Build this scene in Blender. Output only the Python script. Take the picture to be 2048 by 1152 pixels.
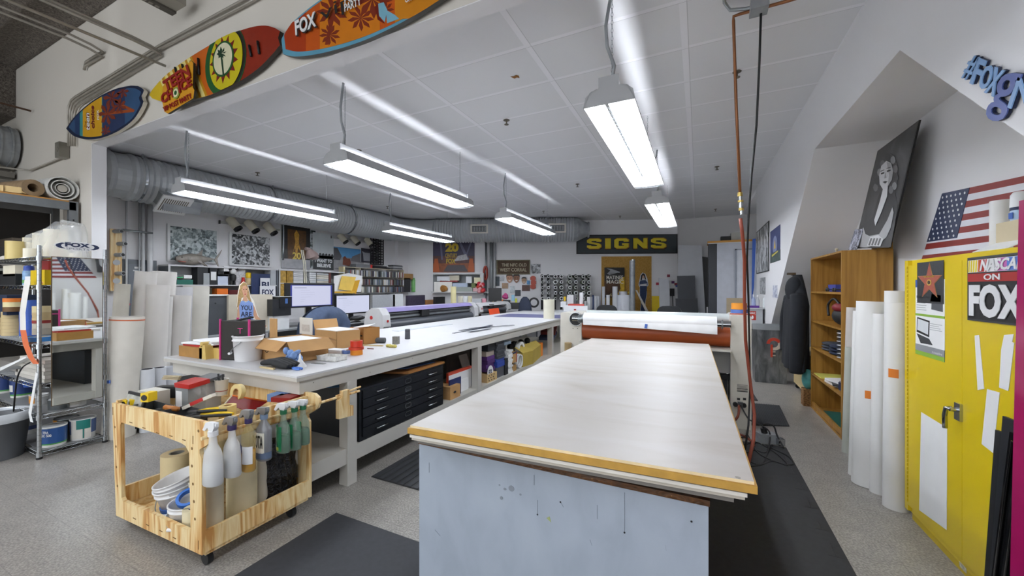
import bpy,math,random
from mathutils import Vector,Matrix
random.seed(7)
for _o in list(bpy.data.objects):bpy.data.objects.remove(_o)
SC=bpy.context.scene
COL=SC.collection
V=Vector
PI=math.pi

# ------------------------------------------------------------------ camera, world, exposure
FPX=778.0                       # focal length in pixels of the 2048 x 1152 frame
EYE=1.52
YAW=math.atan(373/FPX)
_cy,_sy=math.cos(YAW),math.sin(YAW)
cam=bpy.data.cameras.new('camera')
cam.sensor_fit='HORIZONTAL';cam.sensor_width=36.0
cam.lens=FPX/2048*36.0
cam.clip_start=0.02;cam.clip_end=100
cam_o=bpy.data.objects.new('camera',cam);COL.objects.link(cam_o)
cam_o.location=(0,0,EYE);cam_o.rotation_euler=(PI/2,0,YAW)
SC.camera=cam_o
w=bpy.data.worlds.new('world');SC.world=w;w.use_nodes=True
w.node_tree.nodes['Background'].inputs[0].default_value=(0.93,0.96,1.0,1)
w.node_tree.nodes['Background'].inputs[1].default_value=1.35
SC.view_settings.view_transform='Standard';SC.view_settings.look='None'
SC.view_settings.gamma=1;SC.view_settings.use_curve_mapping=False
SC.view_settings.exposure=0.67
TUBE_POWER=37.0

# ------------------------------------------------------------------ surveying: sight lines cut by real planes
def ray(px,py):
    u=(px-1024)/FPX;v=(576-py)/FPX
    return V((u*_cy-_sy,u*_sy+_cy,v))
def ZP(px,py,z=0.0):
    r=ray(px,py);t=(z-EYE)/r.z;return V((r.x*t,r.y*t,z))
def XP(px,py,x):
    r=ray(px,py);t=x/r.x;return V((x,r.y*t,EYE+r.z*t))
def YP(px,py,y):
    r=ray(px,py);t=y/r.y;return V((r.x*t,y,EYE+r.z*t))
WA=V((-0.575,12.8,0));WD=V((2.44,0.972,0)).normalized();WN=V((WD.y,-WD.x,0))# the slanted back wall
def WP(px,py,off=0.0):
    r=ray(px,py);a=WA+WN*off
    t=a.dot(WN)/V((r.x,r.y,0)).dot(WN);return V((r.x*t,r.y*t,EYE+r.z*t))
def plane(kind,off=0.0):
    if kind == 'W':return lambda px,py:WP(px,py,off)
    f={'X':XP,'Y':YP,'Z':ZP}[kind]
    return lambda px,py:f(px,py,off)
def mpp(p):return (-p[0]*_sy+p[1]*_cy)/FPX     # metres per photo pixel at p

# ------------------------------------------------------------------ materials
def lin(h):
    h=h.lstrip('#');c=[int(h[i:i+2],16)/255 for i in (0,2,4)]
    return tuple(((x+.055)/1.055)** 2.4 if x>.04045 else x/12.92 for x in c)+(1,)
_M={}
def base_mat(name):
    m=bpy.data.materials.new(name);m.use_nodes=True
    return m,m.node_tree,m.node_tree.nodes['Principled BSDF']
def nd(nt,typ,**kw):
    n=nt.nodes.new(typ)
    for k,v in kw.items():
        if k.startswith('i_'):
            n.inputs[int(k[2:])if k[2:].isdigit()else k[2:].replace('_',' ')].default_value=v
        else:setattr(n,k,v)
    return n
def lk(nt,a,b):nt.links.new(a,b)
def m(hexc,rough=.55,metal=0.0,var=.06,scale=6.0,bump=0.0):
    key=(hexc,rough,metal,var,scale,bump)
    if key in _M:return _M[key]
    mt,nt,b=base_mat('paint '+hexc)
    b.inputs['Roughness'].default_value=rough;b.inputs['Metallic'].default_value=metal
    tc=nd(nt,'ShaderNodeTexCoord');n=nd(nt,'ShaderNodeTexNoise',i_Scale=scale,i_Detail=4.0)
    lk(nt,tc.outputs['Object'],n.inputs['Vector'])
    r=nd(nt,'ShaderNodeValToRGB');c=lin(hexc)
    r.color_ramp.elements[0].position=.3;r.color_ramp.elements[1].position=.7
    r.color_ramp.elements[0].color=tuple(x*(1-var)for x in c[:3])+(1,)
    r.color_ramp.elements[1].color=tuple(min(1,x*(1+var))for x in c[:3])+(1,)
    lk(nt,n.outputs['Fac'],r.inputs[0]);lk(nt,r.outputs[0],b.inputs['Base Color'])
    if bump:
        bp=nd(nt,'ShaderNodeBump',i_Strength=bump,i_Distance=.01);lk(nt,n.outputs['Fac'],bp.inputs['Height'])
        lk(nt,bp.outputs[0],b.inputs['Normal'])
    _M[key]=mt;return mt
def ramp_mat(name,build,stops,rough=.5,metal=0.0,bump=0.0,dist=.01,rough_from=None):
    """build(nt, coord) -> socket of a 0..1 value; stops colour it"""
    if name in _M:return _M[name]
    mt,nt,b=base_mat(name)
    tc=nd(nt,'ShaderNodeTexCoord');s=build(nt,tc.outputs['Object'])
    r=nd(nt,'ShaderNodeValToRGB');cr=r.color_ramp
    while len(cr.elements)<len(stops):cr.elements.new(.5)
    for e,(p,c)in zip(cr.elements,stops):e.position=p;e.color=lin(c)
    lk(nt,s,r.inputs[0]);lk(nt,r.outputs[0],b.inputs['Base Color'])
    b.inputs['Roughness'].default_value=rough;b.inputs['Metallic'].default_value=metal
    if bump:
        bp=nd(nt,'ShaderNodeBump',i_Strength=bump,i_Distance=dist);lk(nt,s,bp.inputs['Height'])
        lk(nt,bp.outputs[0],b.inputs['Normal'])
    _M[name]=mt;return mt
def maps(nt,co,scale=(1,1,1),rot=(0,0,0),loc=(0,0,0)):
    mp=nd(nt,'ShaderNodeMapping');mp.inputs['Scale'].default_value=scale
    mp.inputs['Rotation'].default_value=rot;mp.inputs['Location'].default_value=loc
    lk(nt,co,mp.inputs[0]);return mp.outputs[0]
def noise(nt,co,s,d=4.0,dist=0.0):
    n=nd(nt,'ShaderNodeTexNoise',i_Scale=s,i_Detail=d);n.inputs['Distortion'].default_value=dist
    lk(nt,co,n.inputs['Vector']);return n.outputs['Fac']
def mth(nt,op,a,b=None):
    n=nd(nt,'ShaderNodeMath',operation=op)
    for i,x in enumerate((a,b)):
        if x is None:continue
        if isinstance(x,(int,float)):n.inputs[i].default_value=x
        else:lk(nt,x,n.inputs[i])
    return n.outputs[0]
def wood(name,c1,c2,scale=(1,12,12),s=1.6,rough=.5,c3=None):
    return ramp_mat(name,lambda nt,co:noise(nt,maps(nt,co,scale),s,5,1.2),
                    [(.3,c1),(.52,c3 or c1),(.72,c2)],rough)
def emit(hexc,strength):
    key=('emit',hexc,strength)
    if key in _M:return _M[key]
    mt,nt,b=base_mat('glow '+hexc)
    b.inputs['Base Color'].default_value=(.02,.02,.02,1)if strength<5 else lin(hexc)
    b.inputs['Emission Color'].default_value=lin(hexc);b.inputs['Emission Strength'].default_value=strength
    _M[key]=mt;return mt
def clear(hexc,rough=.08,alpha=.25,key=None):
    k=('clear',hexc,rough,alpha)
    if k in _M:return _M[k]
    mt,nt,b=base_mat('clear '+hexc)
    b.inputs['Base Color'].default_value=lin(hexc);b.inputs['Roughness'].default_value=rough
    b.inputs['Alpha'].default_value=alpha;b.inputs['Specular IOR Level'].default_value=.7
    _M[k]=mt;return mt
def photo(name,dark,mid,light,s=9.0,stretch=(1,1,1),rough=.35):
    def f(nt,co):
        c=maps(nt,co,stretch)
        v=nd(nt,'ShaderNodeTexVoronoi',i_Scale=s*1.3,distance='CHEBYCHEV');lk(nt,c,v.inputs['Vector'])
        sv=nd(nt,'ShaderNodeSeparateColor');lk(nt,v.outputs['Color'],sv.inputs[0])
        n=noise(nt,c,s,8,.6);n2=noise(nt,c,s*4,4)
        a=mth(nt,'MULTIPLY',sv.outputs[0],.45);b=mth(nt,'MULTIPLY',n,.75)
        return mth(nt,'ADD',mth(nt,'ADD',a,b),mth(nt,'MULTIPLY',n2,.15))
    return ramp_mat(name,f,[(.42,dark),(.62,mid),(.8,light)],rough)

METAL=m('#9aa0a2',.3,.9,.12)
CHROME=m('#b9bdc0',.18,1.0,.05)
WHITE=m('#e2e3e4',.5);OFFW=m('#d9d5ca',.5);BLACK=m('#17181a',.5);DGREY=m('#3b3f45',.55)
CARD=m('#b98f5c',.8,0,.1);PAPER=m('#eceded',.7,0,.03);LGREY=m('#b4b7b9',.5)
RED=m('#b3201c',.45);BLUE=m('#2a58a8',.5);YELLOW=m('#e6c21a',.4);GREEN=m('#2d8a4f',.4)
ORANGE=m('#e07a1e',.45);TAN=m('#cdb98c',.6);TAPE=m('#e3d9b2',.6);NAVY=m('#1f2c4e',.6)
GALV=ramp_mat('galvanised steel',lambda nt,co:noise(nt,co,7,5,.5),[(.3,'#8d9296'),(.7,'#a9adb0')],.42,.35)
PLY=ramp_mat('clear pine plywood',lambda nt,co:noise(nt,maps(nt,co,(14,14,1.3)),1.0,4,1.4),
               [(.36,'#c08a4a'),(.44,'#dcb678'),(.56,'#ecd6a4'),(.7,'#e2c187')],.45)
OAK=ramp_mat('honey oak veneer',lambda nt,co:noise(nt,maps(nt,co,(16,16,.9)),1.5,6,.8),
               [(.3,'#8a5f22'),(.5,'#a27630'),(.75,'#b3873f')],.4)
OSB=ramp_mat('strand board',lambda nt,co:noise(nt,maps(nt,co,(18,18,9)),3.0,5,2.5),
               [(.3,'#8a6420'),(.5,'#b58a3a'),(.72,'#cfab62')],.7)
VINYL=ramp_mat('frosted film',lambda nt,co:noise(nt,co,30,3),[(.3,'#c9c9c4'),(.7,'#f2f2ee')],.25)

# ------------------------------------------------------------------ mesh building
_TX={}
def text_mesh(s,bold=0.0,font=None):
    k=(s,bold)
    if k in _TX:return _TX[k]
    cu=bpy.data.curves.new('t','FONT');cu.body=s;cu.extrude=.5;cu.offset=bold;cu.resolution_u=3
    o=bpy.data.objects.new('t',cu);COL.objects.link(o)
    dg=bpy.context.evaluated_depsgraph_get();e=o.evaluated_get(dg);me=e.to_mesh()
    vs=[v.co.copy()for v in me.vertices];fs=[tuple(p.vertices)for p in me.polygons]
    e.to_mesh_clear();bpy.data.objects.remove(o);bpy.data.curves.remove(cu)
    x0=min(v.x for v in vs);x1=max(v.x for v in vs);y0=min(v.y for v in vs);y1=max(v.y for v in vs)
    vs=[V(((v.x-x0)/(x1-x0),(v.y-y0)/(y1-y0),v.z+.5))for v in vs]
    _TX[k]=(vs,fs,(x1-x0)/(y1-y0));return _TX[k]

class MB:
    def __init__(s):s.v=[];s.f=[];s.fm=[];s.sm=[];s.mats=[]
    def mi(s,mt):
        if mt not in s.mats:s.mats.append(mt)
        return s.mats.index(mt)
    def add(s,vs,fs,mt,smooth=False):
        n=len(s.v);s.v +=[V(v)for v in vs];i=s.mi(mt)
        for f in fs:s.f.append([n+k for k in f]);s.fm.append(i);s.sm.append(smooth)
        return s
    def box(s,x0,x1,y0,y1,z0,z1,mt,M=None):
        if x0>x1:x0,x1=x1,x0
        if y0>y1:y0,y1=y1,y0
        if z0>z1:z0,z1=z1,z0
        vs=[V((x,y,z))for z in (z0,z1)for y in (y0,y1)for x in (x0,x1)]
        if M:vs=[M @ v for v in vs]
        return s.add(vs,[(0,2,3,1),(4,5,7,6),(0,1,5,4),(2,6,7,3),(0,4,6,2),(1,3,7,5)],mt)
    def obox(s,c,sz,mt,rz=0,rx=0,ry=0):
        M=Matrix.Translation(c)@ Matrix.Rotation(rz,4,'Z')@ Matrix.Rotation(rx,4,'X')@ Matrix.Rotation(ry,4,'Y')
        a,b,d=sz[0]/2,sz[1]/2,sz[2]/2
        return s.box(-a,a,-b,b,-d,d,mt,M)
    def cyl(s,p0,p1,r,mt,r1=None,n=20,caps=True):
        p0,p1=V(p0),V(p1);r1=r if r1 is None else r1
        d=(p1-p0).normalized();a=d.orthogonal().normalized();b=d.cross(a)
        if b.length<.5:b=V((0,1,0))
        c=[(math.cos(2*PI*k/n),math.sin(2*PI*k/n))for k in range(n)]
        vs=[p0+(a*x+b*y)*r for x,y in c]+[p1+(a*x+b*y)*r1 for x,y in c]
        s.add(vs,[(k,(k+1)% n,n+(k+1)% n,n+k)for k in range(n)],mt,True)
        if caps:s.add(vs[:n],[tuple(range(n))[::-1]],mt);s.add(vs[n:],[tuple(range(n))],mt)
        return s
    def ring(s,p0,p1,r,ri,mt,n=24,mti=None):
        """hollow tube"""
        p0,p1=V(p0),V(p1);d=(p1-p0).normalized();a=d.orthogonal().normalized();b=d.cross(a)
        c=[a*math.cos(2*PI*k/n)+b*math.sin(2*PI*k/n)for k in range(n)]
        vs=[p0+x*r for x in c]+[p1+x*r for x in c]+[p1+x*ri for x in c]+[p0+x*ri for x in c]
        q=lambda A,B:[(A*n+k,A*n+(k+1)% n,B*n+(k+1)% n,B*n+k)for k in range(n)]
        s.add(vs,q(0,1),mt,True);s.add(vs,q(1,2)+q(3,0),mt);s.add(vs,q(2,3),mti or mt,True);return s
    def tube(s,pts,r,mt,n=8,closed=False,rf=None):
        pts=[V(p)for p in pts];rings=[];up=None;N=len(pts)
        for i,p in enumerate(pts):
            d=(pts[(i+1)% N]-pts[i-1])if closed else (pts[min(i+1,N-1)]-pts[max(i-1,0)])
            d.normalize()
            if up is None:up=d.orthogonal().normalized()
            up=(up-d*up.dot(d));up=up.normalized()if up.length>1e-5 else d.orthogonal().normalized()
            b=d.cross(up);rr=rf(i/max(1,N-1))if rf else r
            rings +=[p+(up*math.cos(2*PI*k/n)+b*math.sin(2*PI*k/n))*rr for k in range(n)]
        fs=[(i*n+k,i*n+(k+1)% n,((i+1)% N)*n+(k+1)% n,((i+1)% N)*n+k)
              for i in range(N if closed else N-1)for k in range(n)]
        if not closed:fs +=[tuple(range(n))[::-1],tuple((N-1)*n+k for k in range(n))]
        return s.add(rings,fs,mt,True)
    def lathe(s,c,prof,mt,n=24,M=None,sx=1.0,sy=1.0):
        """prof: (r, z) pairs from the bottom up; c: base centre"""
        vs=[];c=V(c)
        for r,z in prof:vs +=[V((math.cos(2*PI*k/n)*r*sx,math.sin(2*PI*k/n)*r*sy,z))for k in range(n)]
        vs=[((M @ v)if M else v)+c for v in vs]
        L=len(prof)
        fs=[(i*n+k,i*n+(k+1)% n,(i+1)*n+(k+1)% n,(i+1)*n+k)for i in range(L-1)for k in range(n)]
        s.add(vs,fs,mt,True)
        if prof[0][0]>1e-4:s.add(vs[:n],[tuple(range(n))[::-1]],mt)
        if prof[-1][0]>1e-4:s.add(vs[-n:],[tuple(range(n))],mt)
        return s
    def extr(s,pts,nrm,t,mt,side=None):
        """solid from a planar outline; the outline is the front, nrm points to the front, t is thickness to the back"""
        pts=[V(p)for p in pts];nrm=V(nrm).normalized();N=len(pts)
        a=V((0,0,0))
        for i in range(N):a += pts[i].cross(pts[(i+1)% N])
        if a.dot(nrm)<0:pts=pts[::-1]
        bk=[p-nrm*t for p in pts]
        s.add(pts,[tuple(range(N))],mt)
        s.add(pts+bk,[tuple(range(N,2*N))[::-1]]+[(i,N+i,N+(i+1)% N,(i+1)% N)for i in range(N)],side or mt)
        return s
    def sph(s,c,r,mt,n=12,k=8,M=None,sz=(1,1,1)):
        c=V(c);vs=[]
        for i in range(k+1):
            t=PI*i/k
            for j in range(n):
                q=V((math.sin(t)*math.cos(2*PI*j/n)*sz[0],math.sin(t)*math.sin(2*PI*j/n)*sz[1],-math.cos(t)*sz[2]))*r
                vs.append((M @ q if M else q)+c)
        return s.add(vs,[(i*n+j,i*n+(j+1)% n,(i+1)*n+(j+1)% n,(i+1)*n+j)for i in range(k)for j in range(n)],mt,True)
    def grid(s,f,nu,nv,mt,t=0.0):
        vs=[V(f(i/nu,j/nv))for j in range(nv+1)for i in range(nu+1)]
        fs=[(j*(nu+1)+i,j*(nu+1)+i+1,(j+1)*(nu+1)+i+1,(j+1)*(nu+1)+i)for j in range(nv)for i in range(nu)]
        return s.add(vs,fs,mt,True)
    def text(s,A,B,C,st,mt,ext=.002,bold=0.0,lift=0.0):
        """lettering filling the parallelogram with corners A (bottom left), B (bottom right), C (top left)"""
        A,B,C=V(A),V(B),V(C);u=B-A;v=C-A;nn=u.cross(v).normalized()
        vs,fs,_=text_mesh(st,bold)
        return s.add([A+u*p.x+v*p.y+nn*(lift+p.z*ext)for p in vs],fs,mt)
    def build(s,name,parent=None,org=None,local=False,label=None):
        if org is None:
            if parent is not None:org=V((0,0,0))if local else parent_loc(parent)
            else:
                xs=[v.x for v in s.v];ys=[v.y for v in s.v];zs=[v.z for v in s.v]
                org=V(((min(xs)+max(xs))/2,(min(ys)+max(ys))/2,min(zs)))
        me=bpy.data.meshes.new(name)
        me.from_pydata([v-org for v in s.v],[],s.f)
        for mt in s.mats:me.materials.append(mt)
        me.polygons.foreach_set('material_index',s.fm);me.polygons.foreach_set('use_smooth',s.sm)
        me.update()
        o=bpy.data.objects.new(name,me);COL.objects.link(o)
        if parent is not None:o.parent=parent
        else:o.location=org
        if label:o['label']=label
        return o
def parent_loc(p):
    l=V((0,0,0))
    while p is not None:l=l+p.location;p=p.parent
    return l
def tag(o,label,cat,group=None,kind=None):
    o['label']=label;o['category']=cat
    if group:o['group']=group
    if kind:o['kind']=kind
    return o
def thing(name,label,cat,loc=(0,0,0),rz=0.0,group=None):
    o=bpy.data.objects.new(name,None);COL.objects.link(o);o.location=loc;o.rotation_euler=(0,0,rz)
    o.empty_display_size=.1
    return tag(o,label,cat,group)
def struct(mb,name):
    o=mb.build(name);o['kind']='structure';return o
def one(mb,name,label,cat,group=None,kind=None):return tag(mb.build(name),label,cat,group,kind)
def dup(root,loc,rz=None,label=None,group=None):
    r=root.copy();COL.objects.link(r);r.location=loc
    if rz is not None:r.rotation_euler=(0,0,rz)
    if label:r['label']=label
    if group:r['group']=group
    for ch in [c for c in root.children]:
        c=ch.copy();COL.objects.link(c);c.parent=r
        for g in ch.children:
            d=g.copy();COL.objects.link(d);d.parent=c
    return r
class Fr:
    """a flat frame: origin bottom left, unit directions to the right and up, metres"""
    def __init__(s,o,xd,yd,w=1.0,h=1.0):s.o=V(o);s.x=V(xd).normalized();s.y=V(yd).normalized();s.n=s.x.cross(s.y);s.w=w;s.h=h
    def p(s,u,v,d=0.0):return s.o+s.x*(u*s.w)+s.y*(v*s.h)+s.n*d
    def poly(s,mb,pts,mt,d=.001,t=None):return mb.extr([s.p(a,b,d)for a,b in pts],s.n,t if t else d*.9,mt)
    def rect(s,mb,u0,v0,u1,v1,mt,d=.001,t=None):return s.poly(mb,[(u0,v0),(u1,v0),(u1,v1),(u0,v1)],mt,d,t)
    def disc(s,mb,u,v,ru,rv,mt,d=.001,n=20,t=None):return s.poly(mb,[(u+ru*math.cos(2*PI*k/n),v+rv*math.sin(2*PI*k/n))for k in range(n)],mt,d,t)
    def text(s,mb,u0,v0,u1,v1,st,mt,d=.001,ext=.001,bold=0.0):return mb.text(s.p(u0,v0),s.p(u1,v0),s.p(u0,v1),st,mt,ext,bold,d)
def frame_px(kind,off,pxl,pxr,pyt,pyb,tilt=0.0):
    """frame on a wall from its left/right pixel columns and the top/bottom rows of its left edge"""
    f=plane(kind,off);a=f(pxl,pyb);b=f(pxr,pyb);c=f(pxl,pyt)
    xd=V((b.x-a.x,b.y-a.y,0));h=c.z-a.z;n=xd.normalized().cross(V((0,0,1)))
    yd=(V((0,0,1))-n*math.tan(tilt)).normalized()if tilt else V((0,0,1))
    return Fr(a,xd,yd,xd.length,h/max(.2,math.cos(tilt)))
ORD=['first','second','third','fourth','fifth','sixth','seventh','eighth','ninth','tenth']
def ordw(i):
    ones=ORD[:9];tens={1:'',2:'twenty',3:'thirty',4:'forty',5:'fifty',6:'sixty'}
    teen=['tenth','eleventh','twelfth','thirteenth','fourteenth','fifteenth','sixteenth','seventeenth','eighteenth','nineteenth']
    n=i+1
    if n<10:return ones[n-1]
    if n<20:return teen[n-10]
    t,o=divmod(n,10)
    if o == 0:return tens[t][:-1]+'ieth'
    return tens[t]+'-'+ones[o-1]
# ================================================================== THE SETTING
def world_pos(nt):
    g=nd(nt,'ShaderNodeNewGeometry');return g.outputs['Position']
def xyz(nt,co):
    s=nd(nt,'ShaderNodeSeparateXYZ');lk(nt,co,s.inputs[0]);return s.outputs
def lines_at(nt,s,off,pitch,half):
    """1 on strips of the given half width every pitch metres"""
    a=mth(nt,'MODULO',mth(nt,'ADD',s,1000*pitch-off+pitch/2),pitch)
    return mth(nt,'LESS_THAN',mth(nt,'ABSOLUTE',mth(nt,'SUBTRACT',a,pitch/2)),half)
def mix(nt,f,a,b):
    n=nd(nt,'ShaderNodeMix',data_type='RGBA')
    for i,x in ((0,f),(6,a),(7,b)):
        if isinstance(x,str):n.inputs[i].default_value=lin(x)
        elif isinstance(x,(int,float)):n.inputs[i].default_value=x
        else:lk(nt,x,n.inputs[i])
    return n.outputs[2]
def ceil_mat():
    mt,nt,b=base_mat('ceiling panels');p=world_pos(nt);o=xyz(nt,p)
    g=mth(nt,'MAXIMUM',lines_at(nt,o[0],-.105,1.22,.026),lines_at(nt,o[1],3.681,.61,.019))
    e=mth(nt,'MAXIMUM',lines_at(nt,o[0],-.105+.029,1.22,.003),lines_at(nt,o[1],3.681+.022,.61,.0025))
    n=nd(nt,'ShaderNodeTexNoise',i_Scale=.9,i_Detail=5.0);lk(nt,p,n.inputs['Vector'])
    pan=mix(nt,n.outputs['Fac'],'#e0e1e4','#e8e9eb')
    c=mix(nt,g,pan,'#f0f0f4');lk(nt,mix(nt,mth(nt,'MULTIPLY',e,.4),c,'#8f9095'),b.inputs['Base Color'])
    b.inputs['Roughness'].default_value=.6
    bp=nd(nt,'ShaderNodeBump',i_Strength=.6,i_Distance=.006);lk(nt,g,bp.inputs['Height']);lk(nt,bp.outputs[0],b.inputs['Normal'])
    return mt
def floor_mat():
    mt,nt,b=base_mat('vinyl floor tile');p=world_pos(nt);o=xyz(nt,p)
    fine=noise(nt,p,90,3);mid=noise(nt,maps(nt,p,(1,1,1)),9,6);big=noise(nt,p,.8,4)
    j=mth(nt,'MAXIMUM',lines_at(nt,o[0],.1,.305,.0016),lines_at(nt,o[1],.1,.305,.0016))
    r=nd(nt,'ShaderNodeValToRGB');cr=r.color_ramp;cr.elements.new(.5)
    for e,(q,c)in zip(cr.elements,[(.36,'#72706b'),(.5,'#918d87'),(.64,'#b0aba4')]):e.position=q;e.color=lin(c)
    lk(nt,mth(nt,'ADD',mth(nt,'MULTIPLY',fine,.8),mth(nt,'MULTIPLY',mid,.2)),r.inputs[0])
    c=mix(nt,mth(nt,'MULTIPLY',big,.4),r.outputs[0],'#96928b')
    lk(nt,mix(nt,mth(nt,'MULTIPLY',j,.45),c,'#5d5b58'),b.inputs['Base Color'])
    rr=nd(nt,'ShaderNodeMapRange');rr.inputs[3].default_value=.24;rr.inputs[4].default_value=.36
    lk(nt,noise(nt,p,2.2,5),rr.inputs[0]);lk(nt,rr.outputs[0],b.inputs['Roughness'])
    return mt
def wall_mat(name,c1,c2):
    mt,nt,b=base_mat(name);p=world_pos(nt)
    lk(nt,mix(nt,noise(nt,p,1.1,5),c1,c2),b.inputs['Base Color']);b.inputs['Roughness'].default_value=.6
    bp=nd(nt,'ShaderNodeBump',i_Strength=.12,i_Distance=.004);lk(nt,noise(nt,p,60,2),bp.inputs['Height']);lk(nt,bp.outputs[0],b.inputs['Normal'])
    return mt
WALL=wall_mat('white wall paint','#e0e0e2','#e8e8ea')
WALLC=wall_mat('cream wall paint','#d2cdc4','#dad6cd')
WALLG=wall_mat('grey recess paint','#b9b8b8','#c2c1c1')

struct(MB().box(-11,4,-5,14,-.1,0,floor_mat()),'floor')
struct(MB().box(-9,4,2.30,13.6,3.6,3.68,ceil_mat()),'ceiling')
# wall with the wide opening; its header carries the boards
b=MB()
b.extr([(-10.9,2.16,0),(-7.0,2.16,0),(-7.0,2.16,3.37),(3,2.16,3.37),(3,2.16,5.2),(-10.9,2.16,5.2)],(0,-1,0),.14,WALLC)
struct(b,'wall_front')
struct(MB().box(-7.0,-6.99,2.161,2.299,0,3.37,WALL),'trim_1')
struct(MB().box(-7.0,1.1,2.161,2.30,3.362,3.3695,WALL),'trim_2')
struct(MB().box(-8.6,-8.45,2.30,9.75,0,3.6,WALL),'wall_left')
struct(MB().box(-8.45,-8.3,9.25,9.7,0,3.6,WALL),'trim_3')
a0=WA;a1=WA-WD*8.6
struct(MB().extr([a0,a1,a1+V((0,0,3.6)),a0+V((0,0,3.6))],WN,.12,WALL),'wall_slanted')
struct(MB().box(-.575,3.2,12.8,12.92,0,3.6,WALLG),'wall_back')
# right wall with its trapezoid recess
b=MB()
b.extr([(1.1,-5,0),(1.1,-.24,0),(1.1,3.14,2.96),(1.1,5.06,2.98),(1.1,8.95,0),(1.1,9.6,0),(1.1,9.6,5.2),(1.1,-5,5.2)],(-1,0,0),.62,WALL)
struct(b,'wall_right')
struct(MB().box(1.72,1.8,-1,9.4,0,3.2,WALL),'wall_recess')
struct(MB().box(2.6,2.7,9.6,12.9,0,3.6,WALL),'wall_far_right')
# the near room: left wall and ribbed ceiling
ACO=ramp_mat('acoustic wool board',lambda nt,co:noise(nt,co,45,4,1.0),[(.35,'#453f3a'),(.7,'#7d766d')],.9,0,.8,.01)
SHUT=m('#8d8a84',.4,.5)
b=MB();b.box(-10.9,-10.8,-5,2.3,0,4.22,WALLC);struct(b,'wall_near_left')
b=MB();b.box(-10.9,-9.75,-5,2.155,4.22,5.0,ACO);struct(b,'wall_upper_left')
b=MB()
b.grid(lambda u,v:(-11+14*u,-5+7.155*v,4.95+.07*abs(math.sin(PI*v*7.16/.42))** .6),2,220,ACO);struct(b,'ceiling_near')
struct(MB().box(-11,3,-5,2.3,5.05,5.1,ACO),'ceiling_near_deck')

# ================================================================== LAMPS, DUCT, PIPES
LGL=emit('#f4f8ff',TUBE_POWER)
HOOD=m('#a9abad',.35,.1,.03);REFL=m('#f0f2f5',.3,0,.01)
def light_fixture(L,label,chain_h=.65,cond=None,lamp_i=0):
    t=thing('strip_light',label,'ceiling light',(0,0,0),0,'hanging twin tube strip lights')
    b=MB()
    for s in (-1,1):# sloped hood with an open slot near its shoulder
        b.extr([(s*.076,0,.111),(s*.125,0,.095),(s*.17,0,0),(s*.175,0,.004),(s*.13,0,.10),(s*.078,0,.117)],(0,-1,0),L,HOOD)
    b.build('hood',t,local=True)
    b=MB();b.box(-.055,.055,.01,L-.01,.118,.185,HOOD);b.build('ballast_box',t,local=True)
    b=MB()
    b.extr([(-.04,.012,.118),(.04,.012,.118),(0,.012,.07)],(0,-1,0),L-.024,REFL);b.build('reflector',t,local=True)
    pts=[(-.175,0),(-.16,.07),(-.12,.105),(-.068,.115),(-.068,.19),(.068,.19),(.068,.115),(.12,.105),(.16,.07),(.175,0)]
    for y in (0,L-.006):
        MB().extr([(x,y,z)for x,z in pts],(0,-1,0),.006,HOOD).build('end_plate',t,local=True)
    for s in (-1,1):
        MB().cyl((s*.088,.03,.045),(s*.088,L-.03,.045),.019,LGL,n=10).build('lamp_tube',t,local=True)
    b=MB();WG=m('#9da1a4',.4,.3)
    for x in (-.165,-.08,0,.08,.165):b.tube([(x,.01,-.012-.014*(1-abs(x)/.17)),(x,L-.01,-.012-.014*(1-abs(x)/.17))],.0022,WG,n=4)
    k=int(L/.06)
    for i in range(k+1):
        y=.01+(L-.02)*i/k
        b.tube([(-.172,y,.0),(-.165,y,-.012),(0,y,-.026),(.165,y,-.012),(.172,y,0)],.0018,WG,n=3)
    b.build('wire_guard',t,local=True)
    for y in (.12,L-.12):
        b=MB();n=int(chain_h/.028)
        for i in range(n):
            z=.19+i*.028
            p=[(0.007*math.cos(a)*(i % 2),y+.007*math.cos(a)*(1-i % 2),z+.017*math.sin(a)+.012)for a in [j*PI/3 for j in range(6)]]
            b.tube(p,.0022,GALV,n=4,closed=True)
        b.build('hanging_chain',t,local=True)
    b=MB();bow=.03
    c=cond or .8
    b.tube([(.0,c,.185),(.02,c,.3),(-.03,c,.45),(-.04,c,.6),(0,c,.19+chain_h)],.012,GALV,n=8)
    b.build('flexible_conduit',t,local=True)
    return t
LZ=2.77;CH=3.6-LZ-.19
l0=light_fixture(2.36,'nearest strip light, overhead in front of the copper pipe, seen end-on',CH,.1)
l0.location=(-.55,2.66,LZ)
dup(l0,(-3.25,2.72,LZ),0,'large strip light in the middle of the room, over the long work table')
dup(l0,(-6.10,2.68,LZ),0,'strip light beside the ribbed duct near the left wall')
dup(l0,(-6.10,6.45,LZ),0,'strip light of the far row nearest the duct, above the shelf of disc cases')
dup(l0,(-3.15,6.20,LZ),0,'strip light of the far row in front of the air vents in the duct')
dup(l0,(-.56,6.13,LZ),0,'strip light of the far row in front of the SIGNS board')
for i,(x,y)in enumerate([(-.55,-1.9),(-3.6,-1.9),(-6.4,-1.2)]):  # unseen fixtures added behind the camera to light the foreground
    dup(l0,(x,y,LZ+.4),0,'added strip light in the near room, '+['rightmost','middle','leftmost'][i]+' of three unseen behind the viewer')

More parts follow.
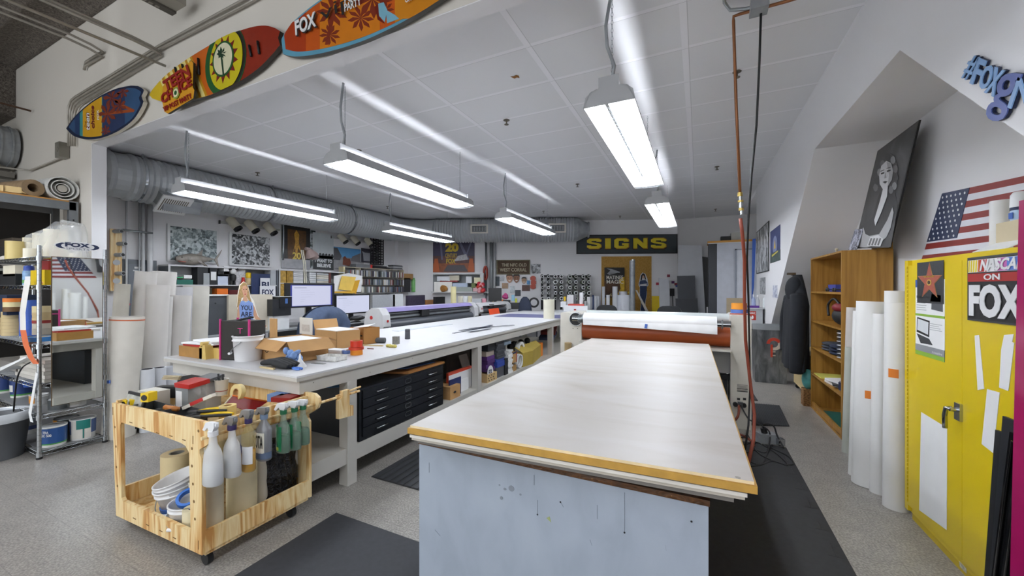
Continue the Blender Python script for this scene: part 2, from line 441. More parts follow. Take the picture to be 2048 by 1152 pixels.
def duct():
    t=thing('round_duct','fat galvanised ribbed duct running under the ceiling along the left and back walls','duct',(-8.0,5,2.88))
    cx,cz,R=-7.98,3.235,.335
    path=[V((cx,2.32+.04*i,cz))for i in range(int((8.70-2.32)/.04))]
    y0=path[-1].y;ang=math.atan2(WD.y,WD.x)# turn from +Y to WD
    rad=.9;ctr=V((cx+rad,y0,cz));a0=PI;a1=ang+PI/2
    for i in range(1,25):
        a=a0+(a1-a0)*i/24;path.append(ctr+V((math.cos(a),math.sin(a),0))*rad)
    q=path[-1];end=WP(1150,455,.5);Ls=(V((end.x,end.y,cz))-q).length
    n=int(Ls/.04)
    for i in range(1,n):path.append(q+WD*(i*.04))
    e=path[-1]
    N=len(path)
    b=MB()
    seg=26
    rings=[]
    smooth0=14
    for i,p in enumerate(path):
        d=(path[min(i+1,N-1)]-path[max(i-1,0)]).normalized();bb=d.cross(V((0,0,1)))
        elbow=y0-.02<p.y and i<len(path)-n+8
        rr=R+(.028 if (i % 2 == 0 and not elbow)else 0)
        if i<smooth0:rr=R+(.028 if i in (6,7,13)else 0)
        rings +=[p+(V((0,0,1))*math.cos(2*PI*k/seg)+bb*math.sin(2*PI*k/seg))*rr for k in range(seg)]
    b.add(rings,[(i*seg+k,i*seg+(k+1)% seg,(i+1)*seg+(k+1)% seg,(i+1)*seg+k)for i in range(N-1)for k in range(seg)],m('#b6babd',.38,.2,.04,1.5),False)
    b.build('duct_pipe',t)
    b=MB();b.cyl(e,e+WD*.12,R+.012,GALV,R+.005,26);b.cyl(e+WD*.12,e+WD*.42,R,GALV,.2,26);b.cyl(e+WD*.42,e+WD*.46,.23,GALV,.23,26)
    b.build('end_cap',t)
    for y in (2.95,5.0,7.0):
        b=MB();b.ring((cx,y,cz),(cx,y+.03,cz),R+.03,R+.015,CHROME,26);b.cyl((cx+.2,y+.015,cz+R-.1),(cx+.2,y+.015,3.6),.012,CHROME);b.build('strap',t)
    for px,in ((905,),(1100,)):
        c=WP(px,450,.5);b=MB();c.z=cz
        b.ring(c,c+WD*.03,R+.03,R+.015,CHROME,26);b.build('strap',t)
    for pl,pr_ in ((941,976),(1097,1132)):# registers facing the room
        A=WP(pl,462,.57+R);B=WP(pr_,462,.57+R);w=(V((B.x-A.x,B.y-A.y,0))).length
        f=Fr((A.x,A.y,cz-.13),WD,(0,0,1),w,.26)
        b=MB()
        for r in ((0,0,1,.14),(0,.86,1,1),(0,.14,.09,.86),(.91,.14,1,.86)):f.rect(b,*r,OFFW,.03,.09)
        f.rect(b,.09,.14,.91,.86,DGREY,.005)
        for i in range(11):f.rect(b,.09,.17+i*.065,.91,.19+i*.065,LGREY,.02)
        b.build('air_vent',t)
    # branch plenum with a sloping grille
    b=MB();fy=XP(326,385,cx+.45).y
    b.extr([(cx+.2,fy,cz-.12),(cx+.52,fy,cz-.3),(cx+.45,fy,cz-.5),(cx+.1,fy,cz-.32)],(0,-1,0),.5,GALV)
    b.extr([(cx+.3,fy-.06,cz-.52),(cx+.62,fy-.06,cz-.3),(cx+.60,fy-.06,cz-.28),(cx+.28,fy-.06,cz-.5)],(0,-1,0),.40,WHITE)
    b.build('plenum_box',t)
    b=MB();u=V((.32,0,.22)).normalized();f=Fr(V((cx+.3,fy-.06,cz-.525)),(0,1,0),u,.40,.388)
    for i in range(12):f.rect(b,.08+.07*i,.15,.11+.07*i,.85,m('#6b6455',.6),-.002,.004)
    b.build('grille',t)
duct()

def pipe(name,label,cat,pts,r,mt,group=None,extra=None,n=10):
    b=MB();b.tube(pts,r,mt,n)
    if extra:extra(b)
    return one(b,name,label,cat,group)
# copper line, air hose and black cable dropping beside the laminator
CU=m('#8a5a3a',.35,.6,.15)
P1=ZP(1466,32,3.50);P2=ZP(1478,150,3.2)
hx,hy=.43,4.35
def _p(px,py,y=4.35):return YP(px,py,y)
top=YP(1467,33,3.30)
b=MB();b.tube([V((1.08,3.1,YP(1572,3,3.15).z)),YP(1572,3,3.15),YP(1480,28,3.29),top,YP(1467,42,3.31),YP(1472,200,3.40),YP(1480,385,3.45)],.011,CU,10)
t=thing('copper_pipe','thin copper air pipe running out from the wall and bending straight down','pipe',tuple(top));b.build('pipe_run',t)
b=MB();q=YP(1480,385,3.45)
for i,(r,z0,z1)in enumerate([(.018,0,-.03),(.013,-.03,-.06),(.02,-.06,-.075),(.014,-.075,-.12),(.018,-.12,-.14),(.010,-.14,-.17)]):
    b.cyl(q+V((.002*i,0,z0)),q+V((.002*i,0,z1)),r,m('#b9a05a',.3,.8)if i % 2 == 0 else CHROME,n=8)
b.build('brass_fitting',t)
hose=[YP(1481,437,3.46),YP(1485,470,3.5),YP(1489,520,3.6),YP(1489,600,3.8),YP(1491,680,3.95),YP(1500,760,4.0),YP(1509,830,3.9),YP(1507,880,3.75),YP(1497,925,3.6)]
pipe('air_hose','rust-red rubber air hose hanging from the copper pipe to the floor','hose',hose,.013,m('#8a3f2c',.55))
blk=[YP(1522,22,3.24),YP(1519,120,3.36),YP(1513,250,3.47),YP(1503,350,3.5),YP(1497,430,3.52),YP(1494,520,3.62),YP(1497,600,3.82),YP(1499,700,3.97),YP(1500,780,4.02),YP(1497,850,3.9),YP(1490,900,3.8)]
pipe('power_cable','long black power cable dropping from the ceiling beside the red hose','cable',blk,.008,BLACK)
b=MB();q=YP(1518,14,3.22);b.obox(q,(.11,.11,.07),GALV);b.cyl(q+V((0,0,.035)),q+V((0,0,.1)),.04,GALV)
t=thing('ceiling_junction_box','small metal junction box where the black cable leaves the ceiling','electrical box',tuple(q));b.build('housing',t)
MB().tube([YP(1448,-30,3.1),YP(1449,5,3.2),YP(1460,20,3.25),YP(1490,18,3.25),YP(1508,14,3.22)],.012,METAL).build('conduit_elbow',t)

# sprinkler heads
def sprinkler(px,py):
    p=ZP(px,py,3.6);t=thing('sprinkler_head','','sprinkler',(p.x,p.y,3.6),0,'ceiling sprinklers')
    M1=m('#6d665a',.4,.7)
    MB().lathe((0,0,-.008),[(.035,0),(.04,.004),(.035,.008)],M1,14).build('escutcheon',t,local=True)
    MB().cyl((0,0,-.008),(0,0,-.05),.008,M1,n=8).lathe((0,0,-.058),[(.028,0),(.028,.003),(.005,.006)],M1,12).build('deflector',t,local=True)
    return t
sp=None
for i,(px,py,lb)in enumerate([(1013,240,'ceiling sprinkler left of the nearest strip light'),(1434,333,'ceiling sprinkler between the nearest strip light and the copper pipe'),
        (1155,368,'ceiling sprinkler just left of the near strip light, small in the distance'),(515,345,'ceiling sprinkler over the strip light beside the ribbed duct'),
        (718,300,'ceiling sprinkler above the near end of the middle strip light'),(1087,422,'ceiling sprinkler beyond the strip light before the duct vents'),
        (1240,432,'ceiling sprinkler above the SIGNS board'),(1431,418,'ceiling sprinkler near the far right corner of the ceiling'),(775,413,'ceiling sprinkler by the elbow of the ribbed duct'),
        (1474,143,'ceiling sprinkler touching the line of the copper pipe')]):
    if sp is None:sp=sprinkler(px,py);sp['label']=lb
    else:p=ZP(px,py,3.6);dup(sp,(p.x,p.y,3.6),0,lb)
b=MB();q=ZP(1029,157,3.598);f=Fr(q,(1,0,0),(0,-1,0));f.poly(b,[(0,0),(.03,.01),(.05,-.01),(.06,.03),(.04,.05),(.01,.04),(-.02,.05)],m('#8a5a1c',.8),.002)
one(b,'torn_label','small torn brown paper scrap stuck to the ceiling','scrap')
# ================================================================== FOREGROUND SHEET TABLE
TOPW=ramp_mat('whitewashed plywood face',lambda nt,co:noise(nt,maps(nt,co,(.9,4,4)),1.6,6,.8),
                [(.2,'#b1aaa0'),(.42,'#c0bbb4'),(.6,'#c4c0bb'),(.8,'#c9c6c2')],.42)
EDGE=m('#b98f3e',.5,0,.12,20);CORE=m('#e0cda4',.6,0,.08,20)
def slab(z1,z0,c,mt,side,inset=0.0):
    b=MB();P=[V((x,y,z1))for x,y in c];b.extr(P,(0,0,1),z1-z0,mt,side);return b
TA,TB,TC,TD=(-1.126,1.311),(.161,1.379),(.106,4.60),(-1.142,4.53)
def ins(c,d):
    cx=sum(p[0]for p in c)/4;cy=sum(p[1]for p in c)/4
    return [(p[0]+(d if p[0]<cx else -d),p[1]+(d if p[1]<cy else -d))for p in c]
C4=[TA,TB,TC,TD]
t=thing('work_table_top','large whitewashed plywood sheet with a raw yellow edge, topmost of the front table','board',(-.5,1.4,.9))
slab(.93,.920,ins(C4,.008),TOPW,CORE).build('face_sheet',t)
slab(.920,.896,C4,EDGE,EDGE).build('particle_core',t)
b=MB();f=Fr((.11,1.395,.9305),(1,0,0),(0,1,0));f.disc(b,0,0,.008,.006,m('#9a958c'));b.build('screw_head',t)
c2=[(-1.12,1.318),(.135,1.385),(.10,4.5),(-1.14,4.45)]
t=thing('backing_board','dirty white laminated board lying just below the plywood sheet','board',(-.5,1.4,.87))
slab(.890,.878,c2,OFFW,OFFW).build('upper_layer',t);slab(.876,.866,ins(c2,.006),m('#cfcabd',.6),m('#bdb6a8',.6)).build('lower_layer',t)
c3=[(-1.16,1.41),(.075,1.36),(.05,4.4),(-1.15,4.4)]
one(slab(.864,.848,[(-1.10,1.345),(.10,1.40),(.05,4.3),(-1.10,4.3)],m('#8b8780',.7),m('#77736d',.7)),'grey_backer_sheet','thin grey underlay sheet sandwiched above the blue-grey cabinet','board')
b=MB();f=Fr((-.62,1.374,.8655),(1,.05,0),(0,0,1))
f.rect(b,0,-.010,.05,.001,m('#2a58a8'),.002);f.rect(b,.1,-.012,.16,-.004,m('#c9cfb4'),.002)
one(b,'tape_scrap','blue tape scrap poking out between the boards of the front table','tape')
BG=ramp_mat('blue grey painted board',lambda nt,co:noise(nt,maps(nt,co,(2,2,1)),4,6,.4),[(.2,'#97a1ac'),(.5,'#a2acb8'),(.8,'#a9b3be')],.5)
CHIP=ramp_mat('chipped brown lacquer',lambda nt,co:noise(nt,maps(nt,co,(2,2,3)),14,6,1.2),[(.3,'#39240f'),(.6,'#5d3a18'),(.70,'#6b4620'),(.73,'#d9a860')],.45,0,.4)
t=thing('base_cabinet','big blue-grey painted cabinet carrying the plywood sheets in the foreground','cabinet',(-.57,1.6,0))
MB().box(-1.175,.03,1.45,4.2,0,.795,BG).build('body',t)
MB().box(-1.177,.034,1.444,4.2,.795,.815,CHIP).box(-1.12,.0,1.47,4.2,.815,.847,m('#6d6a66',.7)).build('top_board',t)
f=Fr((-1.175,1.45,0),(1,0,0),(0,0,1))
for (px,py,w_,h_)in [(1023,977,.013,.012),(1010,978,.007,.005),(1041,989,.005,.004),(1003,996,.007,.007),(999,970,.004,.003)]:
    q=YP(px,py,1.45);b=MB();f.disc(b,q.x+1.175,q.z,w_,h_,m('#828a92',.6),.0012);b.build('surface_mark',t)
for (px,y0,y1)in [(1075,1000,1029),(1249,985,1065),(858,925,945),(1068,950,970),(1194,1010,1038)]:
    q=YP(px,y0,1.45);q1=YP(px,y1,1.45);b=MB();f.rect(b,q.x+1.175,q1.z,q.x+1.1765,q.z,m('#6f7780',.6),.0012);b.build('surface_mark',t)
for (px,py)in [(1075,1029),(1249,1065),(1383,1043),(1121,1004)]:q=YP(px,py,1.45);b=MB();f.disc(b,q.x+1.175,q.z,.0035,.0035,BLACK,.0012,8);b.build('surface_mark',t)
for (px,py,dx,dz)in [(1121,1004,.012,-.018),(870,1060,.03,-.02),(1180,1080,.008,-.02),(1330,1090,.004,-.02)]:
    q=YP(px,py,1.45);b=MB();f.poly(b,[(q.x+1.175,q.z),(q.x+1.175+dx,q.z+dz),(q.x+1.175+dx,q.z+dz+.002),(q.x+1.175,q.z+.0025)],m('#77808a',.6),.0012);b.build('surface_mark',t)
q=YP(1093,1036,1.45);b=MB();f.poly(b,[(q.x+1.175,q.z),(q.x+1.195,q.z-.012),(q.x+1.188,q.z+.01)],m('#9aa66a',.6),.0012);b.build('surface_mark',t)


# ================================================================== LAMINATOR
LAM=m('#cfcbc0',.45);LAM2=m('#c6c3ba',.45);RUST=m('#a04a1c',.42,0,.08)
t=thing('roll_laminator','wide beige roll laminator with an orange rubber roller at the end of the plywood sheet','laminating machine',(-.5,4.95,0))
def post(x0,x1,y0,y1,ztop,flare):
    b=MB();b.extr([(x0,y0,ztop-.01),(x0+.015,y0,ztop),(x1-.015,y0,ztop),(x1,y0,ztop-.02),(x1,y0,0),(x0,y0,0)],(0,-1,0),y1-y0,LAM,LAM2)
    return b
R0,R1=YP(1461,630,4.85).x,YP(1503,630,4.85).x
L0,L1=YP(1121,630,4.85).x,YP(1163,630,4.85).x
b=post(R0,R1,4.85,5.4,1.225,0)
b.build('side_column',t)
b=MB();f=Fr((R0,4.85,0),(1,0,0),(0,0,1))
def onR(px,py):q=YP(px,py,4.85);return q.x-R0,q.z
for i in range(6):
    u,v=onR(1474,769+i*2.6);f.rect(b,u,v-.004,u+.1,v+.004,m('#8d8b85'),.0015)
u,v=onR(1474,776);f.rect(b,u,v-.008,u+.1,v,BLACK,.002);u,v=onR(1474,781);f.rect(b,u,v-.008,u+.1,v,BLACK,.002)
for px in (1477,1489):u,v=onR(px,798);f.rect(b,u-.014,v-.012,u+.014,v+.012,BLACK,.004)
b.build('rating_label',t)
b=MB();q=YP(1480,809,4.85)
for dx in (-.045,.035):b.cyl(q+V((dx,0,0)),q+V((dx,-.03,0)),.024,BLACK,n=14)
b.obox(q+V((0,-.02,.01)),(.05,.04,.05),CHROME)
b.build('power_socket',t)
post(L0,L1,4.85,5.4,1.20,0).build('side_column',t)
b=MB();q=YP(1151,638,4.85);q.x=L1-.07
b.cyl(q+V((0,-.002,0)),q+V((0,-.008,0)),.085,BLACK,n=28);b.ring(q,q+V((0,-.02,0)),.088,.08,CHROME,28)
for dx in (-.04,.02):b.cyl(V((q.x+dx,4.849,q.z-.12)),V((q.x+dx,4.845,q.z-.12)),.006,BLACK,n=8)
b.build('bearing_recess',t)
b=MB();b.cyl((L1-.10,4.80,1.135),(R0+.0,4.80,1.125),.036,CHROME,n=24);b.cyl((L1-.02,4.80,1.134),(L1+.03,4.80,1.134),.055,METAL);b.cyl((R0-.09,4.8,1.125),(R0-.075,4.8,1.125),.05,METAL);b.build('feed_shaft',t)
b=MB();b.cyl((L1+.0,4.98,.985),(R0-.0,4.98,.985),.125,RUST,n=36);b.cyl((L1-.02,4.98,.985),(R0+.02,4.98,.985),.04,CHROME);b.build('rubber_roller',t)
b=MB();b.cyl((L1,5.14,1.165),(R0,5.14,1.165),.06,m('#bfc6c6',.3),n=24);b.build('upper_guide_bar',t)
b=MB();b.box(L1,R0,4.72,5.3,.838,.858,LAM2);b.box(L1,R0,4.9,5.3,.58,.838,m('#9c9d9b',.45));b.build('feed_bed',t)
b=MB();b.box(L1+.02,R0-.02,5.0,5.35,.02,.52,m('#26282a',.5));b.box(L1,R0,4.95,5.0,.5,.55,BLACK)
for k in range(6):b.box(R0-.30+k*.045,R0-.285+k*.045,4.98,5.0,.06,.48,m('#4a4d50',.4))
b.build('lower_chassis',t)
t=thing('white_vinyl_roll','white vinyl roll on the laminator shaft with its loose end hanging down','vinyl roll',(-.6,4.8,1.06))
xa,xb=YP(1166,640,4.73).x,YP(1434,640,4.73).x
b=MB();b.cyl((xa,4.80,1.135),(xb,4.80,1.13),.078,WHITE,n=32);b.build('roll',t)
b=MB();b.grid(lambda u,v:(xa+.003+(xb-xa)*u,4.722-.012*math.sin(v*2)*u,1.12-v*(.055+.045*u ** 1.5)),16,6,WHITE);b.build('loose_end',t)
q=YP(1292,651,4.712);b=MB();Fr(q+V((-.018,-.002,-.03)),(1,0,-.15),(.15,0,1)).rect(b,0,0,.03,.05,m('#3f63b0'),.002)
one(b,'blue_tape_tab','small blue tape tab on the white vinyl roll of the laminator','tape')
b=MB();q=YP(1138,700,4.84);b.cyl((q.x,4.80,q.z-.13),(q.x,4.80,q.z+.10),.045,m('#a08a62',.6),n=16)
one(b,'cardboard_tube','short brown cardboard tube fixed to the left column of the laminator','tube')
# things on the laminator's right column
def tape_roll(name,label,c,R,h,mt,ri=None,core=None,group=None):
    tt=thing(name,label,'tape roll',c,0,group)
    ri=ri or R*.72
    MB().ring((0,0,0),(0,0,h),R,ri,mt,28).build('tape',tt,local=True)
    MB().ring((0,0,.001),(0,0,h-.001),ri-.0005,ri-.005,core or CARD,28).build('core',tt,local=True)
    return tt
q=YP(1479,622,5.05);zc=1.225
tape_roll('tape_roll','roll of blue masking tape on the right column of the laminator',(q.x,5.1,zc+.012),.085,.04,m('#5673b8',.5))
tape_roll('tape_roll','roll of orange tape stacked on the blue one on the laminator',(q.x,5.1,zc+.054),.078,.07,m('#e0922a',.5))
b=MB();b.extr([(q.x-.1,5.0,1.2265),(q.x+.14,5.0,1.2265),(q.x+.16,5.25,1.2265),(q.x-.1,5.25,1.2265)],(0,0,1),.001,WHITE);b.box(q.x-.1,q.x+.14,4.99,5.0,1.2255,1.236,m('#b8432a'))
one(b,'red_edged_card','red-edged card lying under the tape rolls on the laminator','card')

# cables on the floor
def cable(label,pts,r=.007,mt=None,name='cable'):
    return pipe(name,label,'cable',pts,r,mt or m('#1c1d1f',.5))
def sm(pts,n=6):
    P=[V(p)for p in pts];out=[]
    for i in range(len(P)-1):
        p0,p1,p2,p3=P[max(i-1,0)],P[i],P[i+1],P[min(i+2,len(P)-1)]
        for k in range(n):
            t_=k/n;out.append(.5*((2*p1)+(p2-p0)*t_+(2*p0-5*p1+4*p2-p3)*t_*t_+(3*p1-p0-3*p2+p3)*t_ ** 3))
    return out+[P[-1]]
g=lambda px,py,z=.012:ZP(px,py,z)
cable('black cord looping from the laminator socket down to the floor box',sm([YP(1482,812,4.80),YP(1495,835,4.7),YP(1503,842,4.6),g(1530,855,.2),g(1540,870,.1),g(1535,905),g(1520,930),g(1475,905),g(1480,880)]))
cable('rust-red cord curving from the laminator socket under the sheet table',sm([YP(1478,812,4.80),YP(1476,832,4.6),YP(1462,850,4.4),g(1450,880,.05),g(1475,868),g(1500,880),g(1508,892)]),.012,m('#7d3b2b',.55))
cable('black cable coil spread over the dark mat beside the floor box',sm([g(1500,880),g(1540,895),g(1575,912),g(1586,928),g(1560,926),g(1525,912),g(1508,895),g(1515,885),g(1550,905),g(1575,930),g(1545,922),g(1520,930),g(1490,932),g(1440,925)]))
cable('thin black cord tangled under the corner of the sheet table',sm([g(1470,860),g(1482,875),g(1495,870),g(1500,885),g(1480,892),g(1490,905),g(1510,900),g(1530,905),g(1545,890)]),.006)
q=g(1534,888,0)
t=thing('floor_power_box','small silver power box with a black plug lying on the dark mat','power box',(q.x,q.y,.012))
MB().obox(q+V((0,0,.06)),(.16,.1,.09),GALV,.4).obox(q+V((.1,-.02,.05)),(.06,.07,.06),CHROME,.4).build('housing',t)
MB().cyl(q+V((-.02,0,.105)),q+V((-.03,0,.15)),.028,BLACK,n=12).tube(sm([q+V((-.03,0,.15)),q+V((-.02,-.02,.2)),q+V((.05,-.02,.19)),q+V((.08,-.03,.1)),q+V((.12,-.1,.02))]),.008,BLACK).build('plug',t)

# floor mats
MATM=m('#2c2d2f',.75,0,.12,30);MATM2=m('#34363a',.7,0,.1,30)
def mat_ribbed(label,P,n,tabs=False):
    A,B,C,D=[V(p)for p in P];b=MB()
    b.extr([p+V((0,0,.008))for p in (A,B,C,D)],(0,0,1),.008,MATM)
    for i in range(n):
        s0=(i+.2)/n;s1=(i+.8)/n
        b.extr([p+V((0,0,.013))for p in (A.lerp(B,s0),A.lerp(B,s1),D.lerp(C,s1),D.lerp(C,s0))],(0,0,1),.005,MATM2)
    return one(b,'floor_mat',label,'mat')
mat_ribbed('ribbed black rubber mat with a toothed end beside the long work table',[(-2.37,2.33,0),(-1.55,2.33,0),(-1.55,5.6,0),(-2.37,5.6,0)],12)
one(MB().box(-2.2,-.2,.15,1.85,0,.008,MATM2).box(-.2,.75,.3,4.45,0,.008,MATM),'floor_mat','large smooth black mat around the foot of the blue-grey cabinet','mat')
b=MB()
for i in range(14):b.box(.70,.705,.6+i*.27,.72+i*.27,.008,.0085,BLACK);b.box(.66,.75,.6+i*.27,.603+i*.27,.008,.0085,BLACK)
one(b,'mat_seam_strip','row of interlocking seams along the right edge of the large black mat','mat')
mat_ribbed('small ribbed dark mat on the aisle floor in front of the metal rubbish bin',[(.52,5.02,0),(.90,5.16,0),(.94,6.0,0),(.52,5.95,0)],22)
q=[g(1505,780,0),g(1515,780,0),g(1521,805,0),g(1503,805,0)]
mat_ribbed('small dark mat behind the right column of the laminator',[(.3,6.1,0),(.72,6.15,0),(.70,6.9,0),(.3,6.9,0)],10)

# ================================================================== RIGHT SIDE
YEL=m('#dfc418',.32,0,.04,3);YEL2=m('#c9ad14',.4)
t=thing('safety_cabinet','tall yellow metal safety cabinet with papers and stickers on its doors','cabinet',(1.45,2.8,0))
CXF=1.24;yA,yB=3.47,2.27
MB().box(CXF+.02,1.69,yB,yA,.05,1.70,YEL).box(CXF+.03,1.68,yB+.02,yA-.02,0,.05,YEL2).build('body',t)
yS=XP(1924,600,CXF).y
MB().box(CXF,CXF+.02,yS+.0015,yA-.045,.10,1.665,YEL).build('door',t)
MB().box(CXF,CXF+.02,yB+.04,yS-.0015,.10,1.665,YEL).build('door',t)
MB().box(CXF,CXF+.02,yA-.042,yA,.06,1.70,YEL).build('door_frame',t)
b=MB()
for i in range(60):b.cyl((CXF-.002,yA-.044,.12+i*.0258),(CXF-.002,yA-.044,.138+i*.0258),.004,YEL2,n=6)
b.build('hinge',t)
b=MB();q=XP(1920,824,CXF)
b.obox(q+V((-.006,0,0)),(.012,.05,.09),CHROME);b.cyl(q+V((-.012,.0,.01)),q+V((-.04,.0,.01)),.011,CHROME,n=12)
b.tube([q+V((-.035,0,.015)),q+V((-.045,.02,.01)),q+V((-.047,.028,-.03)),q+V((-.045,.03,-.10))],.011,CHROME,8)
b.build('handle',t)
def wallrect(kind,off,pxl,pxr,pyt,pyb,mt,d=.002,name='',label='',cat='',t=.002,tilt=0,group=None,deco=None):
    f=frame_px(kind,off,pxl,pxr,pyt,pyb,tilt);b=MB();f.rect(b,0,0,1,1,mt,d,t)
    if deco:deco(f,b,d)
    return one(b,name,label,cat,group)
XO=CXF
def star_deco(f,b,d):
    pts=[]
    for k in range(10):
        r=.46 if k % 2 == 0 else .185;a=PI/2+k*PI/5;pts.append((.5+r*math.cos(a)*1.0,.52+r*math.sin(a)*.95))
    f.poly(b,[(.5+(u-.5)*1.06,.52+(v-.52)*1.06)for u,v in pts],m('#b8935a'),d+.001);f.poly(b,pts,m('#a4523f',.6,0,.1,40),d+.002)
    f.disc(b,.5,.5,.09,.075,m('#c9a24a'),d+.003);f.disc(b,.5,.5,.05,.045,m('#3a2a1a'),d+.004)
    f.text(b,.3,.62,.7,.66,'FOX SIGN SHOP',m('#c9a24a'),d+.003)
wallrect('X',XO,1836,1889,526,605,m('#2f3134',.5,0,.2,60),.004,'star_plaque','dark poster with a terrazzo walk-of-fame star on the yellow cabinet','poster',deco=star_deco)
def ad_deco(f,b,d):
    f.rect(b,0,.0,1,.055,m('#8fb83e'),d+.001);f.rect(b,0,.52,1,.55,m('#8fb83e'),d+.001)
    f.rect(b,0,.055,1,.14,m('#8d9095'),d+.001);f.text(b,.62,.07,.95,.1,'actuative',WHITE,d+.002)
    f.poly(b,[(.05,.3),(.5,.26),(.52,.47),(.07,.5)],BLACK,d+.001);f.poly(b,[(.08,.33),(.47,.29),(.49,.45),(.1,.48)],m('#d9dde0'),d+.002)
    f.poly(b,[(.05,.28),(.5,.24),(.62,.17),(.2,.16)],m('#3a3c3f'),d+.001)
    f.rect(b,0,.9,.1,1,m('#2a58a8'),d+.001);f.text(b,.06,.76,.5,.79,'1-800-222-1211',DGREY,d+.001)
    for i in range(5):f.rect(b,.05,.6+i*.03,.4-.03*(i % 2),.607+i*.03,m('#9a9da0'),d+.001)
    f.poly(b,[(.58,.62),(.95,.6),(.95,.74),(.6,.78)],m('#55585c'),d+.001);f.poly(b,[(.55,.72),(.9,.72),(.9,.8),(.6,.82)],m('#26282b'),d+.002)
    for i in range(4):f.rect(b,.5,.36+i*.025,.92-.05*(i % 3),.366+i*.025,m('#a5a8ab'),d+.001)
wallrect('X',XO,1832,1890,560,707,PAPER,.002,'advert_sheet','white and green advert sheet showing a laptop, under the star plaque','paper',deco=ad_deco)
def nascar_deco(f,b,d):
    f.rect(b,.02,.03,.98,.97,BLACK,d+.001)
    f.rect(b,.025,.76,.975,.955,m('#e9e9ea'),d+.002)
    for i,c in enumerate(['#e6cf1e','#e6cf1e','#e6cf1e','#e6cf1e','#d9803a','#cf3a2a','#c02a20','#c02a20']):
        f.poly(b,[(.03+i*.045,.765),(.055+i*.045,.765),(.065+i*.045,.95),(.04+i*.045,.95)],m(c),d+.003)
    f.rect(b,.22,.765,.3,.95,m('#c03028'),d+.0025);f.rect(b,.55,.765,.7,.95,m('#c46ab0'),d+.0025);f.rect(b,.7,.765,.97,.95,m('#5a7fd0'),d+.0025)
    A=f.p(.26,.775,d+.004);B=f.p(.96,.775,d+.004);C=f.p(.30,.945,d+.004);b.text(A,B,C,'NASCAR',WHITE,.002,.03)
    f.rect(b,.02,.615,.98,.74,m('#a8231e'),d+.002);f.text(b,.33,.635,.60,.725,'ON',WHITE,d+.003,.002,.02)
    f.text(b,.06,.07,.97,.57,'FOX',WHITE,d+.003,.003,.05)
wallrect('X',XO,1938,2062,516,640,m('#3a3c3e'),.006,'racing_sign','black racing sign with white block letters on the right door of the yellow cabinet','sign',t=.005,deco=nascar_deco)
P=lambda px,py:XP(px,py,XO-.002)
for nm,lb,pts in [('paper_strip','narrow white paper strip on the yellow door, left of the notched one',[(1949,671),(1958,670),(1968,778),(1955,780)]),
                    ('paper_strip','white paper strip with a notched edge, right of the narrow one on the yellow door',[(2008,670),(2027,668),(2024,684),(2028,686),(2018,770),(2016,782),(1998,775),(2002,700)]),
                    ('paper_sheet','slanted white sheet below the two paper strips on the yellow door',[(1974,778),(1999,785),(1986,906),(1963,888)]),
                    ('paper_sheet','large blank white sheet low on the left door of the yellow cabinet',[(1842,824),(1894,856),(1893,1060),(1838,1020)])]:
    one(MB().extr([P(*q)for q in pts],(-1,0,0),.0015,PAPER),nm,lb,'paper')
q=XP(1926,1135,CXF);b=MB();Fr(q,(0,-1,0),(0,0,1)).rect(b,-.03,-.012,.03,.014,m('#b9b5a2',.6,0,.4,80),.001);one(b,'worn_sticker','worn illegible sticker at the foot of the yellow doors','sticker')
# leaning panels at the right edge
def lean_panel(name,label,x0,x1,y0,y1,z1,t,mt,edge=None):
    b=MB();b.extr([(x0,y0,0),(x0,y1,0),(x1,y1,z1),(x1,y0,z1)],(-1,0,(x1-x0)/z1),t,mt,edge);return one(b,name,label,'panel')
GLB=m('#101113',.12)
yl=lambda px,x:XP(px,900,x).y
lean_panel('black_sheet','tall matt black sheet leaning on the yellow cabinet, leftmost of three',1.16,1.205,yl(1990,1.205),1.3,XP(1992,860,1.205).z,.012,m('#15171b',.6))
lean_panel('black_sheet','taller black sheet, middle one of the three leaning on the yellow cabinet',1.12,1.175,yl(2005,1.175),1.2,XP(2008,833,1.175).z,.012,m('#1b1e24',.5))
b=MB();x0,x1=1.06,1.14;y0,y1=yl(2019,1.14),1.1;z1=XP(2025,866,1.14).z
b.extr([(x0,y0,0),(x0,y1,0),(x1,y1,z1),(x1,y0,z1)],(-1,0,.08),.012,GLB)
for k in (0.03,.08):b.tube([(x0-.004,y0-k,.02),(x1-.006,y0-k,z1-k),(x1-.006,y1,z1-k)],.006,GLB,6)
one(b,'glossy_black_frame','glossy black moulded panel in front of the two matt black ones','panel')
lean_panel('magenta_sheet','tall magenta acrylic sheet at the right edge of the photo',.97,1.0,yl(2038,1.0),.9,XP(2038,402,1.0).z,.012,m('#a5175a',.2),m('#c81e96',.25))
